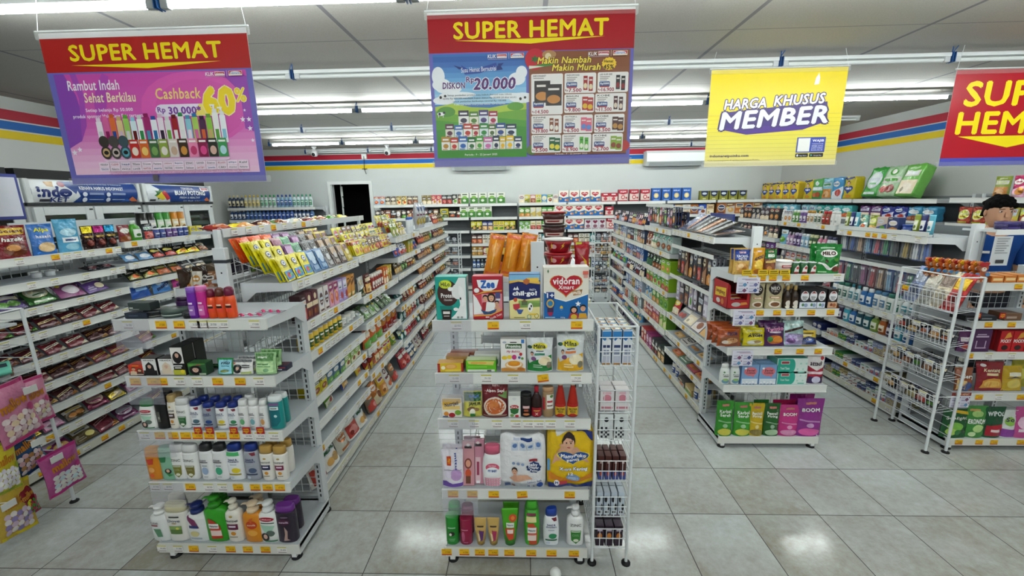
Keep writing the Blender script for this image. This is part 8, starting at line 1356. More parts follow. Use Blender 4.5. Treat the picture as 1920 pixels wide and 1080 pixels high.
# ------------------------------------------------------------------ glass-door coolers along the left wall
def cooler(y0, L, label, design):
    e = empty('glass_door_cooler', (-3.55, y0, 0), HP, label, 'cooler', 'glass-door coolers along the left wall'); D = .6; H = 1.985
    m = MB(); m.box((0, .03, .05), (L, D, 1.76), 'c8cccc', 'metal', .01); m.box((0, .06, 1.76), (L, D, H), 'd8dcdc', 'metal', .02); m.box((.02, .08, H), (L-.02, D, H+.085), '1a1b1c', 'rubber'); m.obj('cabinet', e)
    m = MB(); m.box((.02, .02, .0), (L-.02, .5, .05), '26282a', 'rubber'); m.obj('plinth', e)
    m = MB(); n = 8
    rg = [[(x, .055-.05*math.sin(math.pi*(.12+.76*i/n)), 1.775+.195*i/n) for i in range(n+1)] for x in (.05, L-.04)]
    vv = rg[0]+rg[1]; m.add(vv, [(i, n+1+i, n+2+i, i+1) for i in range(n)], '1c3f86', 'plastic', True)
    S = lambda u, v, o=0: (.05+u*(L-.09), .055-.05*math.sin(math.pi*(.12+.76*v))-o-.001, 1.775+.195*v)
    m.decals(S, design, 'plastic', False, .0003, .001); m.obj('header_sign', e)
    m = MB(); m.box((0, .0, 1.77), (.05, .07, H), 'd4d8d8', 'metal', .01); m.box((L-.04, .0, 1.77), (L, .07, H), 'd4d8d8', 'metal', .01); m.box((0, .01, 1.745), (L, .06, 1.768), '2a2c2e', 'rubber'); m.obj('header_frame', e)
    for k in range(2):
        x0, x1 = .03+k*(L-.05)/2, .03+(k+1)*(L-.05)/2-.015; m = MB()
        for a, b in (((x0, 0, .2), (x0+.075, .028, 1.735)), ((x1-.075, 0, .2), (x1, .028, 1.735)), ((x0+.075, 0, 1.66), (x1-.075, .028, 1.735)), ((x0+.075, 0, .2), (x1-.075, .028, .28))): m.box(a, b, 'd2d6d6', 'plastic', .004)
        d = m.obj('door', e)
        m = MB(); m.box((x0+.07, .012, .27), (x1-.07, .018, 1.67), '1b2220', 'glass'); S = lambda u, v, o=0: (x0+.07+u*(x1-x0-.14), .0115-o, .27+1.4*v)
        m.decals(S, [('R', .1, .86, .9, .9, '2a3a34'), ('R', .05, .93, .5, .95, '4a5a54')], 'glass', True); m.obj('pane', d)
        m = MB(); m.box((x1-.04, -.004, 1.7), (x1-.01, 0, 1.714), '222426', 'plastic'); m.obj('door_badge', d)
        m = MB(); m.box((x0+.02 if k else x1-.045, -.03, .8), (x0+.045 if k else x1-.02, 0, 1.3), 'b8bcbc', 'metal', .004); m.obj('handle', d)
    return e
mnt = [('P', [(.86, .02), (.93, .3), (1, .05)], 'c86a3a'), ('P', [(.8, .02), (.87, .2), (.93, .02)], '2a5aa8')]
cooler(.9, 1.0, 'left-edge cooler with a blue header mostly hidden by the white hanging sheet', [('R', 0, .1, 1, .35, '2a5aa8'), ('E', .8, .8, .12, .14, 'c8a0b0')]+mnt)
cooler(1.92, 1.1, 'cooler with a parcel-service advertisement on its blue header', [('R', 0, .0, .34, 1, 'e2e4e6'), ('P', [(.34, .98), (.4, .3), (.34, 0)], 'e2e4e6'), ('P', [(.24, 1), (.42, 1), (.36, .4)], '1c3f86'), ('P', [(.12, .95), (.2, .98), (.18, .72), (.13, .75)], 'c8a06a'), ('T', 'indo', .175, .5, .26, .46, '1c2f74', .08), ('E', .27, .45, .055, .2, '1c2f74'), ('E', .27, .45, .03, .11, 'e2e4e6'), ('E', .27, .45, .015, .05, '1c2f74'), ('E', .255, .85, .03, .12, '8a2440'), ('T', 'KET', .22, .13, .15, .2, '1c2f74', .05), ('R', .06, .04, .14, .16, '2a2a34'), ('T', 'Sekarang kirim Paket bisa di Indomaret', .62, .9, .44, .12, 'c8d0e8', .02), ('T', 'KENAPA HARUS INDOPAKET', .62, .7, .44, .16, 'e8ecf4', .05), ('E', .44, .4, .022, .11, 'e0e4f0'), ('E', .44, .13, .022, .11, 'e0e4f0'), ('E', .67, .4, .022, .11, 'e0e4f0'), ('E', .67, .13, .022, .11, 'e0e4f0')]+[('R', .48+.23*a, .38+b, .62+.23*a, .42+b, 'a8b8dc') for a in (0, 1) for b in (0, -.26, .06)]+mnt)
cooler(3.05, 1.05, 'cooler with a cut-fruit advertisement on its blue header', [('P', [(0, 0), (.0, 1), (.1, 1), (.3, .4), (.34, 0)], 'd8dce0'), ('P', star(.19, .45, .1, .36, 7, .6), '2f6a34'), ('P', [(.12, .3), (.2, .6), (.27, .25), (.22, .1)], 'e0c83a'), ('P', [(.2, .55), (.25, .7), (.33, .2), (.28, .1)], 'c0343a'), ('R', .04, .05, .12, .16, '26262c'), ('T', 'TERSEDIA', .62, .84, .2, .14, 'e8ecf4', .04), ('T', 'BUAH POTONG', .65, .56, .5, .26, 'f2f4f8', .08), ('T', 'FRESH & HEALTHY', .64, .27, .34, .12, 'e0e8f0', .04), ('T', 'Di Rak Chiller', .72, .06, .36, .08, 'c8d4e8', .03), ('R', .84, .72, .99, .95, 'd8ccd0'), ('R', .86, .78, .97, .9, 'a83048')]+mnt)
# white hanging sheet in a blue frame at the left edge
a = at(52, 411, X=-1.95); b = at(40, 327, X=-1.95)
e = empty('framed_notice', (-1.95, a.y-.25, a.z), HP, 'pale notice sheet in a blue frame at the left edge of the photo', 'sign')
m = MB(); m.box((-.25, 0, 0), (.25, .008, b.z-a.z), '2a357c', 'plastic', .004); m.obj('frame', e)
m = MB(); m.box((-.235, -.002, .018), (.235, 0, b.z-a.z-.018), 'c4c6d0', 'paper'); m.obj('sheet', e)
m = MB(); m.bar((-.15, .02, 0), (-.15, .02, -.06), .006, 'c8ccce'); m.bar((.1, .015, .3), (.1, .015, -.06), .006, 'c8ccce'); m.obj('bracket', e)
# ------------------------------------------------------------------ wire rack with milk cartons, right of the centre stand
def rackframe(e, x0, x1, y0, y1, h, r=.0075, rungs=(), foot=True):
    for x in (x0, x1):
        for y in (y0, y1):
            m = MB(); m.bar((x, y, .012), (x, y, h), r, 'dde1e2', 'metal', 8); l = m.obj('leg', e)
            if foot: m = MB(); m.lathe([(.022, 0), (.022, .007), (.009, .014)], '151517', 12, (x, y, 0), mat='rubber'); m.obj('foot', l)
    m = MB()
    for z in rungs:
        for x in (x0, x1): m.bar((x, y0, z), (x, y1, z), .0025, 'd8dcde')
    m.path([(x0, y0, h), (x1, y0, h), (x1, y1, h), (x0, y1, h), (x0, y0, h)], .005, 'dde1e2', 'metal', 6)
    m.obj('side_rungs', e)
def wbasket(e, x0, x1, y0, y1, z, hf, pitch=.022, side=True, col='dce0e2'):
    m = MB(); r = .0017
    for i in range(max(2, round((x1-x0)/pitch))+1):
        x = x0+(x1-x0)*i/max(2, round((x1-x0)/pitch)); m.path([(x, y0, z+hf), (x, y0, z), (x, y1, z)], r, col, 'metal', 4)
    for q in (hf, hf/2): m.bar((x0, y0, z+q), (x1, y0, z+q), r*1.5, col)
    for x in (x0, x1):
        for q in (hf, hf/2, 0): m.bar((x, y0, z+q), (x, y1, z+q+ (.02 if q else 0)), r, col)
    for j in range(4): y = y0+(y1-y0)*j/3; m.bar((x0, y, z), (x1, y, z), r*1.4, col)
    m.obj('wire_basket', e)
SX0, SX1, SY0, SY1 = 1.098, 1.262, .075, .48
e = empty('wire_basket_rack', (0, 0, 0), 0, 'tall narrow white wire rack of milk cartons right of the centre stand', 'wire rack')
rackframe(e, SX0, SX1, SY0, SY1, 1.20, rungs=[.1+.05*i for i in range(22)])
m = MB()
for i in range(13): m.bar((SX0, SY0+(SY1-SY0)*i/12, .12), (SX0, SY0+(SY1-SY0)*i/12, 1.19), .0016, 'd0d4d6')
m.obj('wire_side_panel', e)
MILK = [(1.02, '2f7ab8', 'e4e6e8', 'blue and white', 3, 4, .155), (.80, 'dcd8d8', 'c87a8a', 'white and pink', 2, 2, .1), (.66, 'd8dcdc', '23252a', 'white chequered', 2, 3, .12), (.45, '4a201c', '3a4a8a', 'brown and blue', 4, 2, .12), (.26, 'b8c4d0', '1c1c20', 'black-spotted pale blue', 4, 2, .12), (.085, '2c1c2c', 'c87a2c', 'dark purple', 3, 2, .11)]
for bi, (z, c, c2, w_, nx, ny, h_) in enumerate(MILK):
    wbasket(e, SX0+.004, SX1-.004, SY0+.004, SY1-.01, z, .13 if bi == 0 else .105, .03)
    bw = (SX1-SX0-.03)/nx
    def carton(k_):
        ops = {0: [('P', [(.02, .98), (.98, .98), (.98, .72), (.6, .8), (.3, .7), (.02, .76)], c), ('R', .12, .5, .88, .58, '2a3a6a'), ('R', .2, .3, .8, .44, '8a94b0'), ('R', .1, .06, .9, .26, 'b8bccc'), ('R', .05, .0, .95, .05, 'a8783a')], 1: [('E', .5, .6, .3, .18, c2), ('R', .1, .1, .9, .2, c2), ('R', .2, .8, .8, .9, 'd8a8b4')],
               2: [('R', .1+.16*((i+j) % 2)+.32*q, .05+.09*j+.0, .1+.16*((i+j) % 2)+.32*q+.16, .14+.09*j, c2) for i in (0,) for j in range(5) for q in range(2)]+[('E', .5, .8, .16, .1, c2)], 3: [('R', .0, .0, 1, .4, c2), ('R', .3, .7, .7, .78, 'c8a8a0'), ('E', .5, .25, .25, .1, 'b04a34')], 4: [('E', .3, .7, .25, .14, c2), ('E', .75, .35, .2, .16, c2), ('R', .1, .06, .9, .2, 'd8dce0'), ('R', .2, .08, .8, .17, '2a2a2c')], 5: [('E', .5, .5, .28, .16, c2), ('R', .2, .75, .8, .84, 'c8b8c8')]}[k_]
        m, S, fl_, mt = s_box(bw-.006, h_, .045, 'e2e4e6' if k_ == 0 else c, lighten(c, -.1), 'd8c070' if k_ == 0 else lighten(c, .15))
        m.decals(S, ops, mt, True, .0001)
        if k_ == 0: S2 = lambda u, v, o=0: ((u-.5)*(bw-.006), v*.045, h_+o+.0005); m.decals(S2, [('P', [(.02, .02), (.98, .02), (.98, .4), (.02, .2)], '2f7ab8'), ('R', .3, .3, .8, .98, 'e4e0d0'), ('R', .1, .45, .4, .8, '8a4a30')], mt, True, .0001)
        return Proto('milk_carton', 'carton', m.mesh('milk_carton'), [], bw, h_, .045, '')
    pr = carton(bi)
    for r in range(ny):
        for k in range(nx):
            put(pr, Matrix.Translation((SX0+.015+bw*(k+.5), SY0+.012+.05*r, z+.003)) @ Matrix.Rotation(.0 if bi in (0,) else .03*((k+r) % 3-1), 4, 'Z'), '%s drink carton, column %s, row %s, %s basket down' % (w_, ORD[k], ORD[r], ORD[bi]), 'drink cartons in the narrow wire rack', keep=True)
# ------------------------------------------------------------------ wide wire rack at the right, with shelves of hanging goods
a = at(1638, 788, Z=0); 
RX, RY0, RY1 = 3.51, .985, 1.402
e = empty('wire_basket_rack', (0, 0, 0), 0, 'white wire basket rack of small accessories beside the far right stand', 'wire rack')
rackframe(e, RX, RX+.135, RY0, RY1, 1.215, .0085, [.12+.062*i for i in range(17)])
BK = [(.98, .115), (.755, .115), (.52, .115), (.29, .12)]
for z, hf in BK:
    m = MB(); r = .0018; n = 15
    for i in range(n+1):
        y = RY0+.005+(RY1-RY0-.01)*i/n; m.path([(RX-.015, y, z+hf), (RX, y, z), (RX+.13, y, z+.02)], r, 'dce0e2', 'metal', 4)
    for q in (hf, ): m.path([(RX+.13, RY0, z+hf), (RX-.015, RY0, z+hf), (RX-.015, RY1, z+hf), (RX+.13, RY1, z+hf)], r*1.5, 'dce0e2')
    m.bar((RX, RY0, z), (RX, RY1, z), r*1.4, 'dce0e2'); b = m.obj('wire_basket', e)
    for k in range(3 if z < .9 else 1):
        t = mkobj('price_tag', tagmesh('19.900', z > .9), b); t.location = (RX-.018, RY1-.07-.135*k, z+hf-.015); t.rotation_euler = (0, 0, -HP)
acc = [('7a86a8', 'a8b0c0', 'silver-blue film pack of accessories leaning in the top wire basket'), ('a8a49c', 'd8d4c8', 'clear film pack leaning in the top wire basket'), ('c0b49c', '8a7a70', 'gold-footed film pack leaning over the top wire basket'), ('a82c2c', 'd8b02c', 'red rounded flip-flop shaped pack in the top wire basket')]
for k, (c, c2, l) in enumerate(acc):
    pr = mkproto('accessory_pack', 'pack', s_bag(.115, .26, .02, c, 'foil', k), [('R', .15, .55, .85, .85, c2), ('E', .5, .35, .26, .14, lighten(c, -.3)), ('R', .2, .1, .8, .2, lighten(c, .4))], .115, .26, .02, '')
    put(pr, Matrix.Translation((RX+.012, RY1-.07-.092*k, .99)) @ Matrix.Rotation(-HP, 4, 'Z') @ Matrix.Rotation(-.38, 4, 'X'), l, keep=True)
for bi, z in enumerate((.755, .52, .29)):
    for k in range(5):
        c = ('26262a', '34343c', '1c1e26', '4a4640', '2a2c3a')[(k+bi) % 5]
        put(P_('bag', .08, .1, .035, c, ('8a8a90', 'b8a878', 'a8a8b8')[(k+bi) % 3], k, 'accessory packet'), Matrix.Translation((RX+.014, RY1-.05-.078*k, z+.024)) @ Matrix.Rotation(-HP, 4, 'Z') @ Matrix.Rotation(-.3, 4, 'X'), 'dark accessory packet, %s from the rear, %s wire basket down' % (ORD[k], ORD[bi+1]), 'accessory packets in the wide wire rack', keep=True)
# ------------------------------------------------------------------ wire rack at the left edge with marshmallow bags and toy cars
e = empty('wire_basket_rack', (0, 0, 0), 0, 'white wire rack hung with marshmallow bags at the left edge', 'wire rack')
rackframe(e, -2.28, -1.935, -.35, .454, 1.2, .0085, [])
m = MB()
for i in range(14): m.bar((-2.28, .454, .2+.072*i), (-1.935, .454, .2+.072*i), .0025, 'd0d4d6')
m.obj('back_rungs', e)
for z in (1.125, .86): m = MB(); m.box((-2.27, -.34, z-.014), (-1.965, .44, z), 'ccd0d2'); m.obj('shelf', e)
HKS = [(.33, .79), (.05, .72), (.30, .5), (.0, .45), (.36, .36), (.12, .26)]
for y, z in HKS: m = MB(); m.bar((-1.95, y, z), (-1.84, y, z+.012), .0025, 'd0d4d6'); m.box((-1.846, y-.03, z-.02), (-1.842, y+.03, z+.016), 'd8d8d4', 'paper'); m.obj('hook', e)
def mm(c, c2, pic): return [('R', .03, .93, .97, .99, c2), ('R', .03, .01, .97, .06, c2), ('T', 'mallow', .52, .66, .7, .16, 'b8741c', .08, .1, .08)]+[('E', .2+.15*i, .42-.1*j+.03*(i % 2), .085, .055, pic[(i+j) % len(pic)]) for i in range(5) for j in range(4)]+[('E', .84, .5, .08, .07, c2)]
CB = [(-10, 88, 712, 830, 'c47a98', 'b0386c', ['e8d8d8', 'd8b8c0', 'e0c8a8'], 'pink marshmallow bag at the left edge, upper row', .13), (30, 105, 708, 800, 'c8809c', 'b83a70', ['e8dcdc', 'd8b0bc', 'e0cca8'], 'pink marshmallow bag hanging in front of the chocolate shelves', .36), (-20, 40, 830, 930, 'c8b82c', '8a9a2c', ['e8e8e0', 'd8d0d8'], 'yellow marshmallow bag cut by the left edge', 0), (20, 98, 800, 890, '2a4a74', '1c3a5a', ['d8c8cc', 'c8a0a8', 'a87a4a'], 'dark blue candy bag with pale figures', .2), (84, 166, 838, 922, 'a84a84', 'b02a74', ['e0dcd8', 'd8d4d0', 'c8d8e0'], 'magenta marshmallow bag hanging lowest beside the rack foot', .34), (-10, 70, 905, 1010, 'b89a34', 'c8b41c', ['c8b0c0', 'e0d8d0', '8a7aa8'], 'large yellow marshmallow bag at the lower left corner', .0), (40, 82, 900, 970, '7a1420', '9a2a44', ['a02434', '3a7a24'], 'dark red candy bag behind the lowest marshmallow bags', .2)]
for k, (x0, x1, y0, y1, c, c2, pic, l, yo) in enumerate(CB):
    X = -1.86-.03*(k % 2)+(.03 if k in (4, 5) else 0)
    A, B_ = at(x0, (y0+y1)/2, X=X), at(x1, (y0+y1)/2, X=X); w_ = B_.y-A.y; zt, zb_ = at((x0+x1)/2, y0, X=X).z, at((x0+x1)/2, y1, X=X).z
    pr = mkproto('marshmallow_bag', 'candy bag', s_bag(w_, zt-zb_, .045, c, 'film', k, 2), mm(c, c2, pic), w_, zt-zb_, .045, '')
    put(pr, Matrix.Translation((X, (A.y+B_.y)/2, zb_)) @ Matrix.Rotation(HP-.1*(k % 3-1), 4, 'Z') @ Matrix.Rotation(.08*(k % 3-1), 4, 'Y') @ Matrix.Rotation(-.06, 4, 'X'), l, 'hanging candy bags at the left edge', keep=True)
def toycar(p, rz, l):
    e = empty('toy_car', p, rz, l, 'toy car', 'turquoise toy cars')
    m = MB(); c = '5fb8a0'; hw = .036
    prof = [(-.07, .02), (-.072, .035), (-.06, .045), (-.03, .05), (-.012, .068), (.03, .07), (.05, .05), (.068, .045), (.072, .03), (.07, .016)]
    m.loft([[(x, -hw*s_, z*k) for x, z in prof] for s_, k in ((1, .94), (.85, 1), (-.85, 1), (-1, .94))], c, 'plastic', smooth=True)
    m.obj('body', e)
    m = MB()
    for s_ in (-1, 1): m.add([(-.008, s_*(hw*.9+.004), .052), (.028, s_*(hw*.9+.004), .053), (.024, s_*(hw*.9+.003), .064), (-.002, s_*(hw*.9+.003), .063)], [(0, 1, 2, 3)], '2a3a44', 'plastic')
    m.add([(-.028, -.026, .0525), (-.028, .026, .0525), (-.0135, .024, .069), (-.0135, -.024, .069)], [(0, 1, 2, 3)], '2a3a44', 'plastic'); m.obj('window', e)
    for x in (-.042, .042):
        for s_ in (-1, 1):
            m = MB(); m.loft([[(x+.016*math.cos(2*math.pi*i/14), s_*y, .0165+.016*math.sin(2*math.pi*i/14)) for i in range(14)] for y in (hw-.008, hw+.003)], '8a6a5a', 'rubber', smooth=False); m.loft([[(x+.008*math.cos(2*math.pi*i/10), s_*y, .0165+.008*math.sin(2*math.pi*i/10)) for i in range(10)] for y in (hw, hw+.005)], 'c8b0a0', 'plastic', smooth=False); m.obj('wheel', e)
toycar((-1.995, .3, 1.126), 2.2, 'turquoise toy car on the upper rack shelf at the left edge')
toycar((-1.99, .34, .861), 2.5, 'turquoise toy car on the lower rack shelf at the left edge')
# ------------------------------------------------------------------ middle gondola goods
for k, x in enumerate((.60, .69, .77)):
    pr = mkproto('snack_bag', 'snack bag', s_bag(.085, .235, .07, 'd07a10', 'film', k+3, 2), [('R', .1, .06, .9, .12, 'c8561c'), ('R', .1, .88, .9, .95, 'b8501c'), ('E', .5, .5, .34, .3, 'd88a1c'), ('R', .42, .2, .48, .85, 'e8b860')], .085, .235, .07, '')
    put(pr, Matrix.Translation((x, .535, CZ[0]+.021)) @ Matrix.Rotation(.2, 4, 'Y') @ Matrix.Rotation(-.12, 4, 'X'), 'long orange snack bag leaning against the white post, %s from left' % ORD[k], 'long orange snack bags', keep=True)
def bowl(c, lid, w_, h_, l, M):
    pr = mkproto('noodle_bowl', 'noodle bowl', s_can(w_, h_, w_, c, lid, .72, .12), [('E', .3, .5, .1, .2, 'd8a0a0'), ('P', [(.5, .2), (.6, .55), (.55, .55), (.66, .9), (.6, .6), (.66, .6)], 'd8b02c'), ('P', [(.16, .2), (.22, .55), (.19, .55), (.27, .9), (.24, .6), (.28, .6)], 'd8b02c'), ('R', .68, .4, .9, .7, '6a0c18')], w_, h_, w_, '')
    put(pr, M, l, keep=True)
for k in range(3): bowl('98101e', 'd0ccc8' if k == 2 else 'a81824', .15-.006*(2-k)*0, .07, 'red noodle bowl with lightning bolts, %s of the stack' % ('bottom', 'middle', 'top')[k], Matrix.Translation((.967, .525, CZ[0]+.003+.073*k)))
pr = mkproto('noodle_bag', 'snack bag', s_bag(.08, .2, .05, '9a1420', 'film', 4, 2), [('P', [(.3, .7), (.8, .5), (.55, .52), (.85, .3), (.5, .5), (.65, .52)], 'd8b02c'), ('E', .5, .44, .16, .06, 'd8a0a0'), ('P', [(.3, .35), (.8, .15), (.5, .2)], 'd8b02c'), ('R', .1, .93, .5, .99, 'c8c82c')], .08, .2, .05, '')
put(pr, Matrix.Translation((1.09, .535, CZ[0]+.003)) @ Matrix.Rotation(-.03, 4, 'Y'), 'red noodle bag with yellow lightning beside the stacked bowls', keep=True)
for k, (x, y, z, c, lid) in enumerate(((.99, 0.76, .0, '8a1c24', 'b01c28'), (.99, 0.76, .1, '2a1416', 'b01c28'), (.98, 0.94, .0, '1c1416', 'c01c28'), (.97, 0.94, .09, '2a1416', '8a8a88'), (.97, 0.94, .18, '3a1818', '2a2422'), (.97, 0.96, .26, '3a1a18', '8a1c20'))):
    pr = mkproto('noodle_cup', 'noodle cup', s_can(.15, .085, .15, c, lid, .8, .14), [('R', .1, .2, .9, .5, 'c8b8b0'), ('R', .2, .3, .7, .42, '7a1c20')], .15, .085, .15, '')
    put(pr, Matrix.Translation((x, y, CZ[0]+.003+z)), 'round noodle tub with %s lid, %s in the piles behind the bowls' % (cword(lid), ORD[k]), 'noodle tubs behind the red bowls', keep=True)
for k in range(6): put(P_('bag', .12, .16, .05, ('3a2a1c', '7a4a34', '6a8a3a', '5a4a2c', 'a88a4a', 'b86a4a')[k], ('d8c050', 'd8b8a0', 'e0e8d0')[k % 3], k, 'noodle packet'), Matrix.Translation((.62+.03*(k % 3), 0.72+.11*k, CZ[0]+.003+(.0 if k % 2 else .0))) @ Matrix.Rotation(-.15, 4, 'X'), '%s noodle packet behind the orange bags, %s from the front' % (cword(('3a2a1c', '7a4a34', '6a8a3a', '5a4a2c', 'a88a4a', 'b86a4a')[k]), ORD[k]), 'packets on the middle gondola')
for k, (z, n) in enumerate(((CZ[1], 2), (CZ[1]+.093, 2), (CZ[1]+.186, 2))):
    for q in range(n):
        pr = mkproto('noodle_cup', 'noodle cup', s_can(.095, .09, .095, 'd8c83a', 'e0dcd4', .75, .08), [('R', .1, .5, .9, .75, 'd8a8b0'), ('R', .2, .2, .8, .4, 'e8e0a8')], .095, .1, .095, '')
        put(pr, Matrix.Translation((1.088, .508+.105*q, z+.003)), 'yellow noodle cup right of the heart box, %s, %s row' % (('lower', 'middle', 'upper')[k], ('front', 'rear')[q]), keep=True)
for k in range(6): put(P_('bag', .13, .12, .05, ('5a0c18', '7a1420', '3a1016')[k % 3], 'c89098', k, 'noodle packet'), Matrix.Translation((.66+.2*(k % 2)*1.6, .57+.05*(k//2), CZ[1 if k < 4 else 2]+.003)) @ Matrix.Rotation(-.3, 4, 'X'), '%s noodle packet behind the centre stand mesh, %s of six' % (cword(('5a0c18', '7a1420', '3a1016')[k % 3]), ORD[k]), 'packets behind the centre stand mesh', keep=False)
m = MB(); m.box((-.06, 0, 0), (.06, .012, .14), '141416', 'plastic', .003); m.box((-.05, -.001, .01), (.05, 0, .13), '1e2024', 'plastic')
put(Proto('dark_folder', 'folder', m.mesh('dark_folder'), [], .12, .14, .012, ''), Matrix.Translation((.63, .66, CZ[1]+.003)) @ Matrix.Rotation(-.2, 4, 'X'), 'black flat board standing behind the red milk box', keep=True)
# back spinner racks
for x, y, l in ((2.08, 5.4, 'narrow wire tower of dark goods before the back wall, right of the centre aisle'), (-.42, 5.1, 'narrow wire tower of grey packs at the far end of the left gondola')):
    e = empty('wire_basket_rack', (x, y, 0), 0, l, 'wire rack'); rackframe(e, -.13, .13, -.13, .13, 1.23, .008, [.1+.06*i for i in range(19)])
    for i in range(6):
        wbasket(e, -.125, .125, -.125, .125, .15+.18*i, .06, .05)
        for k in range(2): put(P_('bag', .1, .12, .05, ('2a2c30', '3a3a40', '6a6c70', '8a9298')[(i+k+(0 if x > 0 else 2)) % 4], 'a8a8b0', i, 'film packet'), Matrix.Translation((x-.06+.12*k, y-.1, .155+.18*i)), 'grey film packet, %s basket up, %s side, %s wire tower' % (ORD[i], ('left', 'right')[k], 'right' if x > 0 else 'left'), 'packets in the back wire towers')
# round purple tins on the top shelf of the far right stand, right-hand side
e = empty('small_ledge_shelf', (0, 0, 0), 0, 'small white ledge on a silver post at the right edge of the photo', 'shelf')
a, b = at(1868, 432, Y=1.3), at(1925, 424, Y=1.3)
m = MB(); m.box((a.x-.02, 1.28, a.z-.012), (a.x+.36, 1.5, a.z+.003), 'd8dcde'); m.box((a.x-.02, 1.276, a.z-.03), (a.x+.36, 1.281, a.z+.006), 'e2e4e4'); m.obj('board', e)
m = MB(); m.bar((a.x+.0, 1.366, 1.14), (a.x+.0, 1.366, a.z-.01), .008, 'c8ccce', 'chrome', 8); m.obj('post', e)
for k, (x0, x1, yt, c) in enumerate(((1870, 1887, 421, '2a2050'), (1882, 1916, 412, '241a5a'), (1912, 1940, 412, '2a1c5c'))):
    X0, X1 = solveX(x0, 1.33, a.z), solveX(x1, 1.33, a.z)
    pr = mkproto('hair_cream_tin', 'tin', s_can(X1-X0, .05 if k else .035, X1-X0, c, lighten(c, .12), 1, .45), [('R', .2, .2, .8, .4, '6a5aa0')], X1-X0, .05, X1-X0, '')
    put(pr, Matrix.Translation(((X0+X1)/2, 1.31, a.z+.0045)), 'round dark purple tin on the small ledge, %s from left' % ORD[k], keep=True)
pl = at(1850, 500, Y=1.27); m = MB(); m.box((0, 0, 0), (.12, .0015, .2), 'c4c8ca', 'paper'); S = lambda u, v, o=0: (u*.12, -o, v*.2)
m.decals(S, [('R', .15, .9-.08*i, .85-.1*(i % 3), .93-.08*i, '8a8c90') for i in range(7)]+[('R', .3, .08, .75, .2, '3a3a3c')], 'paper', True); o = m.obj('paper_notice'); o.location = (at(1853, 500, Y=1.27).x, 1.27, at(1853, 490, Y=1.27).z-.03); tag(o, 'grey printed notice hanging beside the white end post at right', 'sign')
# white ball-topped knob on the floor at the bottom edge of the photo
e = empty('door_stop', (.915, -.02, 0), 0, 'white round-topped knob standing on the floor at the bottom edge', 'door stop')
m = MB(); m.lathe([(.022, 0), (.022, .004), (.014, .008), (.014, .016)], 'd8dad8', 18); m.obj('base', e)
m = MB(); m.ball((0, 0, .036), .027, 'eceeec', 'plastic', 20); m.obj('knob', e)
